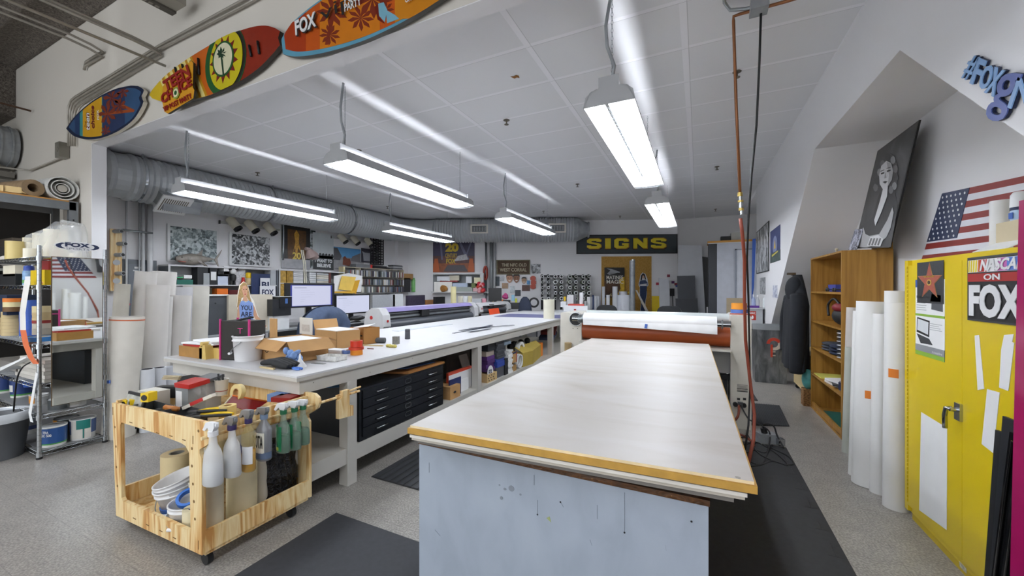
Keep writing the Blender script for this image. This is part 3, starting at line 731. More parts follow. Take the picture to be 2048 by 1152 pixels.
# on top of the yellow cabinet
def on(px,py,z,y=None):return ZP(px,py,z)
FLAG=[XP(1885,387,1.705),XP(2075,346,1.705),XP(2072,500,1.705),XP(1842,522,1.705)]
t=thing('flag_panel','slanted American flag cut-out standing on the yellow cabinet against the wall','flag',tuple(FLAG[3]))
def bil(u,v,d=0):return FLAG[3].lerp(FLAG[2],u).lerp(FLAG[0].lerp(FLAG[1],u),v)+V((-d,0,0))
b=MB()
for i in range(11):
    a,c=1-i/11,1-(i+1)/11
    b.extr([bil(0,c),bil(1,c),bil(1,a),bil(0,a)],(-1,0,0),.01,m('#8c2f2c',.5)if i % 2 == 0 else m('#dfe0e8',.5))
b.build('stripes',t)
b=MB();b.extr([bil(0,.30,.003),bil(.36,.30,.003),bil(.36,1,.003),bil(0,1,.003)],(-1,0,0),.003,m('#303a58',.5))
for r in range(9):
    for c in range(6-r % 2):
        q=bil(.03+.058*(c+.5*(r % 2)),.34+r*.075,.004);b.extr([q+V((0,.010*math.cos(k*PI/2.5+PI/2)*(1),.010*math.sin(k*PI/2.5+PI/2)))for k in range(5)],(-1,0,0),.002,WHITE)
b.build('star_field',t)
q=V((1.5,2.38,1.70));f_=XP(2000,500,1.42)
t=thing('paper_roll','short white paper roll standing on the yellow cabinet before the flag','paper roll',(1.50,XP(2002,500,1.50).y,1.70))
MB().ring((0,0,0),(0,0,.30),.042,.036,WHITE,24).build('sheet',t,local=True)
yb=XP(2030,470,1.38).y
one(MB().box(1.34,1.50,yb-.15,yb+.05,1.73,1.84,m('#c9bb9c',.8)),'small_carton','small tan carton on the yellow cabinet behind the white leaflet','box')
one(MB().extr([(1.27,yb-.18,1.705),(1.27,yb+.08,1.705),(1.36,yb+.04,1.755),(1.36,yb-.2,1.755)],(-.3,0,1),.003,PAPER),'leaflet','white leaflet propped on top of the yellow cabinet','paper')
t=thing('spray_can','white-capped aerosol can with a blue label on the yellow cabinet','spray can',(1.42,XP(2042,430,1.42).y,1.84))
MB().lathe((0,0,0),[(.034,0),(.034,.075),(.030,.085)],m('#a9c4e0',.3),20).box(-.035,-.034,-.015,.015,.02,.05,BLUE).build('can',t,local=True)
MB().lathe((0,0,.075),[(.036,0),(.034,.06),(.025,.075),(0,.078)],WHITE,20).build('cap',t,local=True)
MB().ring((0,0,.06),(0,0,.075),.0350,.034,NAVY,20).build('band',t,local=True)

# the hashtag letters on the wall
f=Fr(XP(1925,153,1.1),(0,-1,0),(0,0,1));LB1=m('#7ea3cf',.4);LB2=m('#4f5f9e',.4);NV=m('#1b2440',.5)
def wl(txt,A,B,C,mt,name,lb,bold=.03):
    A,B,C=XP(*A,1.086),XP(*B,1.086),XP(*C,1.086);b=MB();b.text(A,B,C,txt,mt,.004,bold)
    t_=thing(name,lb,'letter',tuple(A));b.build('face',t_);b=MB();off=V((.010,0,0));b.text(A+off,B+off,C+off,txt,NV,.009,bold+.006);b.build('back',t_)
wl('#',(1923,155),(1939,162),(1945,109),LB1,'raised_letter','blue hash sign starting the lettering high on the right wall',.01)
wl('F',(1941,166),(1957,174),(1958,115),LB1,'raised_letter','pale blue capital F right after the hash sign on the wall',.03)
wl('O',(1956,173),(1975,182),(1973,127),LB1,'raised_letter','pale blue capital O on the right wall',.03)
wl('X',(1970,184),(1990,194),(1991,133),LB1,'raised_letter','pale blue capital X on the right wall',.03)
wl('g',(1969,236),(2008,247),(2003,143),LB2,'raised_letter','dark blue lowercase g hanging below the line of wall letters',.01)
wl('N',(2017,214),(2066,239),(2038,154),LB1,'raised_letter','pale blue letter N cut by the right edge of the photo',.0)
# ------------------------------------------------------------------ bookcase and what is on it
BX0,BX1,BY0,BY1,BZ=1.29,1.68,4.93,6.12,1.875
t=thing('bookcase','tall honey-coloured wooden bookcase with open shelves against the right wall','bookcase',(1.48,5.5,0))
MB().box(BX0,BX1,BY0,BY0+.022,0,BZ,OAK).build('side_panel',t)
MB().box(BX0,BX1,BY1-.022,BY1,0,BZ,OAK).build('side_panel',t)
MB().box(BX0-.002,BX1,BY0-.002,BY1+.002,BZ,BZ+.02,OAK).build('top',t)
MB().box(BX1-.008,BX1,BY0+.022,BY1-.022,0,BZ,OAK).build('back_panel',t)
MB().box(BX0+.01,BX0+.03,BY0+.022,BY1-.022,0,.08,OAK).build('plinth',t)
SHZ=[.10,.50,.80,1.14,1.50]
SHZ=[XP(1622,py,BX0).z for py in (812,745,692,640,583)]
for z in SHZ:MB().box(BX0+.002,BX1-.008,BY0+.022,BY1-.022,z-.02,z,OAK).build('shelf',t)
z0,z1,z2,z3,z4=SHZ
one(MB().box(1.31,1.62,5.15,5.85,z0,z0+.025,m('#1f5f55',.5)),'cutting_mat','dark green folder lying on the lowest bookcase shelf','folder')
one(MB().box(1.30,1.5,4.98,5.14,z0,z0+.006,PAPER),'paper_sheet','white paper on the lowest bookcase shelf beside the green folder','paper')
one(MB().box(1.31,1.60,5.75,6.05,z1,z1+.012,m('#d8d66a',.6)),'yellow_pad','pale yellow pad on the bookcase shelf of papers','notepad')
for i,(y,a,w_,h,c,lb)in enumerate([(5.45,.1,.3,.02,'#e6e6e6','white paper stack lowest in the messy pile on the bookcase'),(5.35,-.2,.28,.015,'#3a3c40','dark folder in the messy pile on the bookcase'),(5.4,.3,.27,.02,'#f0f0f0','white magazine topmost of the messy pile on the bookcase')]):
    one(MB().obox((1.45,y,z1+.012+i*.02),(.26,w_,h),m(c),a),'magazine',lb,'magazine')
one(MB().obox((1.42,5.12,z1+.05),(.16,.12,.10),m('#8f9196'),.2).obox((1.34,5.12,z1+.05),(.02,.08,.08),NAVY,.2),'small_carton','small grey box at the near end of the papers shelf','box')
def cloth(name,lb,x,y,z,w_,h,d,mt,n=3):
    b=MB()
    for i in range(n):b.sph((x,y+.01*math.sin(i*2),z+h*(i+.5)/n),.5,mt,16,8,None,(d,w_*(1-.08*(i % 2)),h/n*1.25))
    return one(b,name,lb,'clothing')
cloth('folded_shirt','rumpled dark grey cloth lying on the middle bookcase shelf',1.43,5.75,z2,.34,.10,.22,m('#3c4048',.9),3)
cloth('folded_jeans','folded navy cloth on the middle bookcase shelf',1.42,5.42,z2,.34,.11,.22,m('#1d2740',.9),3)
b=MB()
for i in range(14):b.sph((1.42,5.12,z2+.015+i*.021),.5,m('#101114',.8)if i % 2 else m('#c8cacf',.8),16,6,None,(.24,.22,.026 if i % 2 else .02))
one(b,'striped_hat_stack','black and white striped knit stack on the middle bookcase shelf','clothing')
t=thing('camera_bag','black bag with a red lid on the second bookcase shelf from the top','bag',(1.42,5.2,z3))
b=MB();b.sph((1.42,5.22,z3+.11),.5,m('#141517',.7),16,10,None,(.26,.40,.22));b.build('body',t)
MB().sph((1.40,5.2,z3+.20),.5,m('#7a1620',.6),16,10,None,(.24,.30,.12)).build('lid',t)
MB().tube(sm([(1.3,5.40,z3+.1),(1.30,5.42,z3+.22),(1.32,5.3,z3+.29),(1.33,5.15,z3+.24)]),.012,BLACK).build('strap',t)
for y,lb in ((5.7,'pair of dark sunglasses on the top bookcase shelf beside the blue box'),(5.45,'second pair of dark glasses nearer on the top bookcase shelf')):
    b=MB()
    for s in (-1,1):b.sph((1.36,y+s*.035,z4+.025),.03,BLACK,12,6,None,(.3,1,.8));b.tube([(1.36,y+s*.065,z4+.03),(1.48,y+s*.06,z4+.02)],.004,BLACK)
    b.tube([(1.355,y-.01,z4+.03),(1.355,y+.01,z4+.03)],.005,BLACK);one(b,'sunglasses',lb,'glasses')
one(MB().box(1.45,1.55,5.75,6.05,z4,z4+.085,m('#3c4aa0',.5)),'shallow_box','flat blue-violet box on the top bookcase shelf','box')
one(MB().box(1.45,1.6,5.05,5.3,z4,z4+.07,m('#8c9096',.5)),'grey_case','grey case at the near end of the top bookcase shelf','case')
f=Fr((1.67,6.03,z4+.2),(0,-1,0),(0,0,1));b=MB();f.rect(b,0,0,.20,.13,m('#cfc5a5',.6),.003);one(b,'index_card','cream card taped inside the top compartment of the bookcase','card')
# black and white portrait leaning on the wall
BW1,BW2,BW3,BW4=m('#222325',.35),m('#5a5b5d',.35),m('#a9aaac',.35),m('#d3d4d6',.35)
PZ=BZ+.02
c=[XP(1708,500,1.58),XP(1755,302,1.66),XP(1838,240,1.68),XP(1780,498,1.56)]
c=[V((1.50,5.62,PZ)),V((1.70,XP(1755,302,1.70).y,XP(1755,302,1.70).z)),V((1.70,XP(1838,240,1.70).y,XP(1838,240,1.70).z)),V((1.47,XP(1780,498,1.47).y,PZ))]
c=[XP(1708,500,1.48),XP(1755,302,1.60),XP(1838,240,1.60),XP(1778,499,1.48)]
nrm=(c[3]-c[0]).cross(c[1]-c[0]).normalized()
if nrm.x>0:nrm=-nrm
t=thing('portrait_panel','large black and white portrait panel of a wavy-haired woman leaning above the bookcase','picture',tuple(c[0]))
MB().extr([(lambda r,o:o+r*((c[0]-o).dot(nrm)/r.dot(nrm)))(ray(*q),V((0,0,EYE)))for q in ((1708,497),(1755,302),(1838,240),(1778,495))],nrm,.014,m('#2b2c2e',.3),m('#0c0c0d',.4)).build('board',t)
def pq(px,py,d=.001):
    # sight line onto the leaning board
    r=ray(px,py);o=V((0,0,EYE));k=(c[0]-o).dot(nrm)/r.dot(nrm);return o+r*k+nrm*d
b=MB()
def pp(pts,mt,d):b.extr([pq(*q,d)for q in pts],nrm,.001,mt)
GR=ramp_mat('photographic grey studio',lambda nt,co:noise(nt,co,2.2,5,.6),[(.3,'#19191b'),(.55,'#37383a'),(.72,'#5c5d60')],.3)
pp([(1712,496),(1758,304),(1835,246),(1777,495)],GR,.001)
pp([(1714,495),(1720,455),(1745,435),(1760,385),(1788,370),(1796,410),(1790,450),(1782,494)],m('#202124',.3),.002)
pp([(1748,380),(1752,345),(1762,318),(1778,304),(1790,312),(1797,335),(1795,365),(1786,382),(1778,372),(1765,385)],m('#3a3b3d',.3),.003)
for i,(px,py)in enumerate([(1752,375),(1755,362),(1760,345),(1766,328),(1776,314),(1787,320),(1792,338),(1793,355),(1790,372),(1783,380)]):
    pp([(px+5*math.cos(k),py+8*math.sin(k))for k in [j*PI/4 for j in range(8)]],m(['#6d6e70','#2a2b2d','#8b8c8e'][i % 3],.3),.0032+i*.0001)
pp([(1760,350),(1764,332),(1774,322),(1784,326),(1788,342),(1785,360),(1776,374),(1767,378),(1761,368)],BW4,.006)
pp([(1775,324),(1784,326),(1788,342),(1785,360),(1777,372),(1780,350)],BW3,.0065)
pp([(1764,346),(1770,344),(1770,347),(1764,349)],BW1,.007);pp([(1776,341),(1783,339),(1783,342),(1776,344)],BW1,.007)
pp([(1763,342),(1770,339),(1770,340.5),(1763,343.5)],BW2,.007);pp([(1775,336),(1783,334),(1783,335.5),(1775,337.5)],BW2,.007)
pp([(1772,345),(1774,356),(1770,357)],BW3,.007);pp([(1767,364),(1772,362),(1777,363),(1772,367)],BW1,.007)
pp([(1768,376),(1777,372),(1776,392),(1764,425),(1752,452),(1750,440),(1762,400)],BW4,.006)
pp([(1716,494),(1722,465),(1728,455),(1732,468),(1740,472),(1760,468),(1776,440),(1786,415),(1789,425),(1783,455),(1774,475),(1756,488),(1735,495)],BW3,.005)
pp([(1735,492),(1742,474),(1758,470),(1768,478),(1762,493)],BW4,.0055)
for k in range(4):pp([(1738+k*6,490),(1743+k*6,476),(1746+k*6,477),(1741+k*6,491)],BW2,.006)
b.build('print',t)
one(MB().extr([XP(1696,500,1.45),XP(1710,459,1.50),XP(1726,458,1.50),XP(1713,500,1.45)],(-1,-.2,.3),.004,photo('small snapshot','#2a2c3a','#5a5f74','#b9bdcc',20)),'snapshot','small dark snapshot leaning beside the big portrait on the bookcase','picture')
q=XP(1694,500,1.45);t=thing('figurine','tiny pale figurine at the front corner of the bookcase top','figurine',(1.36,q.y,PZ))
MB().lathe((0,0,0),[(.012,0),(.012,.006),(.004,.01),(.006,.03),(.014,.04),(.016,.052),(.004,.06)],m('#b9ae94',.4),12).build('body',t,local=True)
one(MB().box(1.56,1.68,4.94,5.06,PZ,PZ+.07,OAK),'wood_block','small wooden block on the near corner of the bookcase top','block')

# white rolls leaning by the bookcase
WR=m('#e6e6e4',.45,0,.02)
def roll_stand(label,px,pyf,pyt,wpx,lean=(.03,.02),col=None,sticker=None,open_=True,lenz=None,name='paper_roll',group=None,hollow='#cfcfcf'):
    p=ZP(px,pyf,0);r=wpx/2*mpp(p);d=-p.x*_sy+p.y*_cy
    h=EYE+(576-pyt)*d/FPX if lenz is None else lenz
    t=thing(name,label,'paper roll',(p.x,p.y,0),0,group)
    top=V((lean[0],lean[1],h));dirv=top.normalized()
    MB().ring((0,0,r*.0),tuple(top),r,r*.86,col or WR,28,col or WR).build('sheet',t,local=True)
    if sticker:
        s=MB()
        for (zf,a,mt_)in sticker:
            c=top*zf;n=6
            aa=[math.radians(a-22+44*k/n)for k in range(n+1)]
            R=r+.0015;s.add([c+V((math.cos(x)*R,math.sin(x)*R,dz))for dz in (-.03,.03)for x in aa],[(k,k+1,n+2+k,n+1+k)for k in range(n)],mt_,True)
        s.build('sticker',t,local=True)
    return t
OT=m('#e07f2a',.6)
ca=math.degrees(math.atan2(-1,-.12))
roll_stand('short silvery-green roll leaning on the bookcase side, lowest of the right-hand rolls',1694,905,695,17,(.03,.02),m('#b9bdb4',.3))
roll_stand('thin pearly roll with brownish sheen behind the shortest roll by the bookcase',1697,890,615,20,(.04,.03),m('#c9c3bd',.3))
roll_stand('slim white roll squeezed between the pearly roll and the big stickered roll',1709,950,622,20,(.04,.03))
roll_stand('wide white roll with one low orange sticker, nearest the bookcase',1733,968,603,47,(.04,.03),sticker=[(.50,-100,OT)])
roll_stand('narrow plain white roll between the two rolls with orange stickers',1757,985,628,28,(.03,.03),sticker=None)
roll_stand('widest white roll with a high orange sticker beside the yellow cabinet',1791,1015,606,40,(.02,.02),sticker=[(.66,-125,OT)])
roll_stand('tall white roll standing behind the widest one beside the yellow cabinet',1786,985,582,36,(.03,.03))

# coat, bin, low cabinet, basket
b=MB();CO=m('#1b1e24',.9,0,.15,12)
yc,xc=6.48,1.22
def coat(u,v):
    a=u*2*PI;z=1.70-v*1.26
    w_=.06+.26*min(1,v*3.2)** .6+.10*v;d=.05+.08*min(1,v*3)
    f_=1+.12*math.sin(a*5+v*3)*v
    return (xc+math.cos(a)*d*f_-.02*v,yc-.45*0+math.sin(a)*w_*f_+.06*v,z)
b.grid(coat,60,24,CO);
t=thing('coat','black fleece coat with a hood hanging between the bookcase and the metal bin','coat',(xc,yc,.44));b.build('body',t)
b=MB();b.tube(sm([(xc-.03,yc-.22,1.42),(xc-.06,yc-.34,1.1),(xc-.07,yc-.36,.75),(xc-.08,yc-.34,.42)]),.08,CO,14,rf=lambda k:.095-.02*k);b.build('sleeve',t)
b=MB();b.tube(sm([(xc-.03,yc+.24,1.38),(xc-.05,yc+.42,1.1),(xc-.05,yc+.48,.85),(xc-.06,yc+.44,.60)]),.08,CO,14,rf=lambda k:.09-.02*k);b.build('sleeve',t)
b=MB();b.sph((xc-.04,yc-.05,1.5),.5,CO,16,10,None,(.22,.34,.36));b.build('hood',t)
MB().box(1.1,1.2,yc-.01,yc+.01,1.70,1.73,CHROME).tube([(1.2,yc,1.71),(1.15,yc,1.7)],.01,CHROME).build('hook',t)
p0=ZP(1516,762,0);t=thing('rubbish_bin','square dented steel rubbish bin with a clear liner at the end of the aisle','bin',(1.0,7.55,0))
STEEL=ramp_mat('dented brushed steel',lambda nt,co:noise(nt,maps(nt,co,(3,3,.8)),4,6,.8),[(.3,'#5c5f62'),(.55,'#85888b'),(.75,'#a3a7aa')],.38,.8,.2)
x0,x1,y0,y1=.80,1.28,7.36,7.70;b=MB()
b.add([(x0+.03,y0+.03,0),(x1-.03,y0+.03,0),(x1-.03,y1-.03,0),(x0+.03,y1-.03,0),(x0,y0,.88),(x1,y0,.88),(x1,y1,.88),(x0,y1,.88)],[(0,1,5,4),(1,2,6,5),(2,3,7,6),(3,0,4,7),(3,2,1,0)],STEEL)
b.build('body',t)
b=MB();CL=clear('#dfe5ea',.1,.5)
b.add([(x0-.01,y0-.01,.85),(x1+.01,y0-.01,.85),(x1+.01,y1,.85),(x0-.01,y1,.85),(x0-.012,y0-.012,.93),(x1+.012,y0-.012,.92),(x1+.01,y1,.93),(x0-.01,y1,.92)],[(0,1,5,4),(1,2,6,5),(2,3,7,6),(3,0,4,7)],m('#b3b8bb',.15,.3))
b.build('liner',t)
b=MB();f=Fr((x0,y0,0),(1,0,0),(0,.03,.88));RD=m('#c8412a',.5)
ci=[(.22+.09*math.cos(k*PI/8),.66+.09*math.sin(k*PI/8))for k in range(-8,9)]
for k in range(-5,9):
    a_,b_=k*PI/9,(k+1)*PI/9
    f.poly(b,[(.28+.10*math.cos(a_),.63+.10*math.sin(a_)),(.28+.10*math.cos(b_),.63+.10*math.sin(b_)),(.28+.055*math.cos(b_),.63+.055*math.sin(b_)),(.28+.055*math.cos(a_),.63+.055*math.sin(a_))],RD if k>0 else m('#cfc3b4'),.02)
f.rect(b,.235,.42,.265,.62,RD,.02)
for k in range(3):f.rect(b,.26,.44+k*.06,.30,.455+k*.06,m('#cfc3b4'),.02)
b.build('sticker',t)
t=thing('low_cabinet','long low birch cabinet on wheels behind the hanging coat','cabinet',(1.5,6.7,0))
MB().box(1.33,1.70,6.22,7.32,.07,.62,m('#d6c08e',.5,0,.05,2)).build('body',t)
for y in (6.35,7.2):MB().cyl((1.36,y-.012,.032),(1.36,y+.012,.032),.032,BLACK,n=14).box(1.35,1.37,y-.01,y+.01,.03,.08,METAL).build('caster',t)
b=MB();b.sph((1.28,6.20,.34),.5,m('#4f9a97',.4,0,.15,20),16,10,None,(.14,.14,.26));one(b,'teal_bag','crumpled teal plastic bag beside the bookcase','bag')
WICK=ramp_mat('wicker',lambda nt,co:mth(nt,'MULTIPLY',noise(nt,maps(nt,co,(1,1,3)),40,3),1.0),[(.4,'#5a3c1e'),(.6,'#9a7040')],.7)
one(MB().box(1.22,1.34,6.14,6.28,0,.215,WICK),'wicker_basket','small brown wicker basket on the floor against the bookcase','basket')

# posters on the right wall
wallrect('X',1.1,1514,1539,465,548,m('#202022'),.012,'city_poster','narrow black and white skyscraper photograph nearest the far corner of the right wall','picture',t=.01,
         deco=lambda f,b,d:f.rect(b,.03,.02,.97,.98,photo('skyscraper print','#26282a','#808385','#d5d8da',5,(1,1.6,1)),d+.002))
wallrect('X',1.1,1541,1561,464,527,m('#3f4a78'),.004,'castle_poster','small blue poster with a yellow glow beside the skyscraper photograph','poster',
         deco=lambda f,b,d:(f.rect(b,.0,.0,1,.3,m('#4a5a58',.5,0,.3,8),d+.001),f.disc(b,.5,.5,.22,.28,m('#7c86a8',.5,0,.15,9),d+.001),f.poly(b,[(.42,.4),(.5,.66),(.58,.4)],m('#d8b64a'),d+.002),f.poly(b,[(.2,.18),(.8,.26),(.8,.3),(.2,.24)],m('#cfc35a'),d+.002)))
wallrect('X',1.1,1520,1531,556,588,photo('crowd print','#35373a','#7d8082','#c3c6c8',14),.003,'small_print','small grey print below the skyscraper photograph','picture')
wallrect('X',1.1,1546,1555,571,595,photo('sketch print','#5d6690','#aab0c6','#dfe2ea',16),.003,'sketch','tiny blue pencil drawing low on the right wall','picture')
# ================================================================== LONG WORK TABLE
TW=m('#bcb9b1',.5,0,.05,3);TWT=m('#c8c9cb',.45,0,.02)
LX0,LX1,LY0,LY1=-4.13,-2.41,1.715,9.3
t=thing('long_work_table','very long white-topped grey timber work table running down the room','table',(-3.27,5,0))
MB().box(LX0,LX1,LY0,LY1,.918,.93,TWT).build('top_sheet',t)
MB().box(LX0,LX1+.003,LY0-.003,LY1,.893,.9175,TW).build('top_edge',t)
MB().box(LX0+.08,LX1-.015,LY0+.03,LY0+.07,.80,.893,TW).box(LX1-.055,LX1-.015,LY0+.07,LY1-.05,.80,.893,TW).box(LX0+.1,LX0+.14,LY0+.07,LY1-.05,.80,.893,TW).build('apron',t)
b=MB()
for i in range(14):b.cyl((LX1-.0149,1.85+i*.52,.86-.03*(i % 2)),(LX1-.0135,1.85+i*.52,.86-.03*(i % 2)),.004,m('#77736b'),n=8)
b.build('screw',t)
for y in (2.14,XP(956,700,-2.42).y,XP(1104,660,-2.42).y,9.0):
    MB().box(LX1-.10,LX1-.012,y,y+.09,0,.80,TW).build('leg',t)
    MB().box(LX0+.1,LX0+.19,y,y+.09,0,.80,TW).build('leg',t)
MB().box(LX0+.12,LX1-.02,1.80,9.1,.17,.29,TW).build('lower_shelf',t)
SZ=.29
# flat file under the table
FX=-2.44;fy0,fy1=2.27,3.40;FB=m('#15181d',.35,0,.1)
t=thing('flat_file','black steel flat file cabinet with five wide drawers under the long table','cabinet',(-3.0,2.8,SZ))
MB().box(-3.45,FX,fy0,fy1,SZ,.715,FB).build('body',t)
dz=(.70-SZ-.03)/5
for i in range(5):
    z=SZ+.03+i*dz
    o=MB().box(FX,FX+.012,fy0+.03,fy1-.02,z+.003,z+dz-.003,FB).build('drawer',t)
    for yy in (fy0+.22,fy1-.22):
        h=MB();h.tube([(FX+.012,yy-.06,z+dz*.45),(FX+.04,yy-.055,z+dz*.5),(FX+.04,yy+.055,z+dz*.5),(FX+.012,yy+.06,z+dz*.45)],.006,CHROME)
        h.build('handle',o)
    h=MB();f=Fr((FX+.0125,(fy0+fy1)/2-.04,z+dz*.22),(0,1,0),(0,0,1),.08,dz*.56)
    for r in ((0,0,1,.12),(0,.88,1,1),(0,0,.08,1),(.92,0,1,1)):f.rect(h,*r,CHROME,.003)
    h.build('label_holder',o)
one(MB().extr([(FX+.005,2.85,.735),(FX-.0,3.43,.735),(-3.2,3.40,.735),(-3.1,2.60,.735)],(0,0,1),.018,m('#a5713a',.5)),'wood_board','orange-brown board lying on top of the flat file','board')
one(MB().extr([(-2.55,2.95,.742),(-2.5,3.35,.742),(-2.9,3.35,.742),(-2.9,2.8,.742)],(0,0,1),.006,m('#5578b0',.5)),'blue_sheet','blue sheet on the brown board above the flat file','sheet')
for i in range(2):one(MB().extr([(-2.60+.03*i,2.95+.1*i,.752+.008*i),(-2.52+.02*i,3.35+.05*i,.755+.008*i),(-3.0,3.4,.752+.008*i),(-3.0,2.8,.752+.008*i)],(0,0,1),.006,m('#24303c',.5)),'dark_folder',['dark folder lying on the blue sheet over the flat file','upper dark folder with an eye-like white ring over the flat file'][i],'folder')
tape_roll('tape_roll','small white tape ring standing on the folders over the flat file',(-2.57,3.3,.766),.02,.012,WHITE)
b=MB()
for i in range(5):b.ring((-2.75,2.32+.002*i,.716+i*.012),(-2.75,2.32+.002*i,.725+i*.012),.15,.12-.02*(i % 2),m(['#2f6ea5','#255a8c'][i % 2],.4),30)
one(b,'cable_coil','flat coil of blue hose lying on the near end of the flat file','hose')
# second bay, from 3.42 to 4.03
def bx(name,label,x1,y0,y1,z0,z1,dep,mt,deco=None,cat='box',rz=0):
    b=MB();b.box(x1-dep,x1,y0,y1,z0,z1,mt)
    if deco:deco(b,Fr((x1,y0,z0),(0,1,0),(0,0,1),y1-y0,z1-z0))
    return one(b,name,label,cat)
U=lambda px,x=-2.46:XP(px,700,x).y
zh=lambda px,py,x=-2.46:XP(px,py,x).z
def ub(name,label,pl,pr_,pt,pb,c_,x=-2.46,dep=.24,cat='box',z0=None,rough=.6,deco=None):
    z0=zh(pl,pb,x)if z0 is None else z0;z1=zh((pl+pr_)/2,pt,x);f=Fr((x,U(pl,x),z0),(0,1,0),(0,0,1),U(pr_,x)-U(pl,x),z1-z0)
    b=MB();b.box(x-dep,x,U(pl,x),U(pr_,x),z0,z1,c_ if not isinstance(c_,str)else m(c_,rough))
    if deco:deco(b,f)
    return one(b,name,label,cat)
t=thing('cardboard_carton','open tan carton with a hand hole beside the flat file under the table','box',(-2.5,U(909),SZ))
MB().box(-2.9,-2.45,U(899),U(919),SZ,SZ+.14,CARD).build('carton_body',t)
b=MB();f=Fr((-2.45,U(904),SZ+.05),(0,1,0),(0,0,1));f.disc(b,.04,.02,.026,.013,BLACK);b.build('hand_hole',t)
ub('lettered_board','dark navy board with white lettering standing behind the open tan carton',899,922,757,790,m('#1b2a5e',.4),-2.50,.012,'sign',SZ,deco=lambda b,f:f.text(b,.5,.35,.9,.5,'FOX',WHITE,.001))
ub('white_sheet','white card standing next to the navy board under the table',920,937,757,790,PAPER,-2.53,.012,'sheet',SZ)
t=thing('rounded_sign','white sign with a rounded red-orange rim standing under the table','sign',(-2.6,3.6,SZ));xs_=-2.57;ya_,yb_=U(897,xs_),U(943,xs_);zt_=zh(940,737,xs_)
b=MB();b.extr([(xs_,ya_,SZ),(xs_,yb_+.05,SZ),(xs_,yb_+.05,zt_-.03),(xs_,yb_+.035,zt_+.01),(xs_,yb_,zt_+.03),(xs_,ya_,zt_+.03)],(1,0,0),.03,m('#c2452c',.35));b.build('red_rim',t)
MB().box(xs_+.001,xs_+.008,ya_,yb_-.02,SZ,zt_,PAPER).box(xs_+.001,xs_+.009,yb_-.022,yb_,SZ,zt_-.005,NAVY).build('face',t)
for k,(y0,y1,zt_,c_,lb)in enumerate([(3.9,4.4,.74,'#57534e','tall grey-brown box at the back of the bay beside the flat file'),(4.5,5.0,.60,'#8a7f78','taupe box at the back of the bay beside the flat file')]):
    one(MB().box(-3.4,-3.1,y0,y1,SZ,zt_,m(c_,.7)),'storage_box',lb,'box')
one(MB().extr([(-2.62,U(938,-2.6),SZ),(-2.62,U(953,-2.6),SZ),(-2.75,U(953,-2.6),.66),(-2.75,U(938,-2.6),.66)],(1,0,.5),.01,m('#a39a92',.6)),'leaning_board','beige board leaning beside the red-rimmed sign under the table','board')
# third bay: stacks of small boxes
t=thing('slotted_crate','small tan crate cut with oval holes on the lower shelf by the table leg','crate',(-2.5,U(984),SZ));cy0,cy1=U(974.5),U(994);chh=.105
MB().box(-2.72,-2.46,cy0,cy1,SZ,SZ+chh,m('#c2a574',.7)).build('crate_body',t)
f=Fr((-2.46,cy0,SZ),(0,1,0),(0,0,1));n_=int((cy1-cy0)/.07)
for r in range(3):
    for c_ in range(n_):b=MB();f.disc(b,.03+c_*.068+(.02 if r % 2 == 0 else 0),.022+r*.031,.015,.009,m('#4a3a22'));b.build('cut_out',t)
b=MB();f=Fr((-2.475,U(976.5),SZ+.07),(0,1,0),(0,0,1));w_=U(988)-U(976.5);f.disc(b,w_/2,.05,w_/2,.09,WHITE,.004);f.text(b,w_*.2,.02,w_*.8,.09,'FOX',NAVY,.004,.001,.04)
one(b,'round_badge','round white lettered badge standing in the slotted crate','badge')
def stack(x,pl,pr_,z0,items,nm='small_box',cat='box',ztop=None):
    z=z0;y0,y1=U(pl,x),U(pr_,x);k=1 if ztop is None else (ztop-z0)/sum(i[0]for i in items)
    for i,(h,c_,lb)in enumerate(items):
        h *= k;j=.008*math.sin(i*2.3+y0*9)
        one(MB().box(x-.22+j,x+j,y0+j,y1+j,z,z+h-.002,m(c_,.55)),nm,lb,cat);z += h
stack(-2.50,974,989,SZ+.12,[(.045,'#4b2b66','purple case lowest in the purple pile behind the round badge'),(.045,'#543070','purple case, second from the bottom of the pile behind the round badge'),(.045,'#4b2b66','purple case, third from the bottom of the pile behind the round badge'),(.045,'#5a3478','purple case topmost of the purple pile behind the round badge'),(.06,'#a79b8f','beige box on top of the purple pile under the table'),(.09,'#22262c','black box above the beige one on the purple pile')],'storage_case',ztop=zh(981,686,-2.5))
lb3='grey case in the tallest stack under the long table, '
stack(-2.47,994,1010,SZ,[(.15,'#54565b','large grey carton at the foot of the tallest stack under the table')]+[(.042,'#2c479e','blue case, %s from the bottom of the blue ones in the tallest stack' % ordw(i))for i in range(3)]+[(.03,'#43464c',lb3+ordw(i)+' above the blue ones')for i in range(8)],'storage_case',ztop=zh(1002,683,-2.47))
ub('blue_tub','pale blue-grey tub wedged high beside the tallest stack',1009,1022,683,691,'#7d8e9c')
ub('storage_case','tall black case beside the tallest stack under the table',1010,1016,717,745,'#1d1f23',z0=SZ)
stack(-2.46,1016,1025,SZ,[(.032,'#e2e2e0','white plastic lid in the tall white pile under the table, '+ordw(i)+' from the bottom')for i in range(12)],'white_tray','tray',ztop=zh(1020,700))
ub('storage_box','short brown box under a taller brown one beside the white pile',1025,1033,731,741,'#a5814c',z0=SZ)
ub('storage_box','tan box with a navy lid and red edge beside the white pile',1025,1033,704,730,'#b08a55',deco=lambda b,f:(f.rect(b,0,.85,1,1,NAVY,.004),f.rect(b,.9,0,1,1,m('#b03028'),.005)),z0=SZ+.125)
b=MB();yy=U(1038,-2.6);b.ring((-2.62,yy,SZ+.25),(-2.55,yy,SZ+.25),.12,.08,WHITE);one(b,'white_coil','white round coil behind the tan box with the navy lid','coil')
b=MB();yy=U(1041)
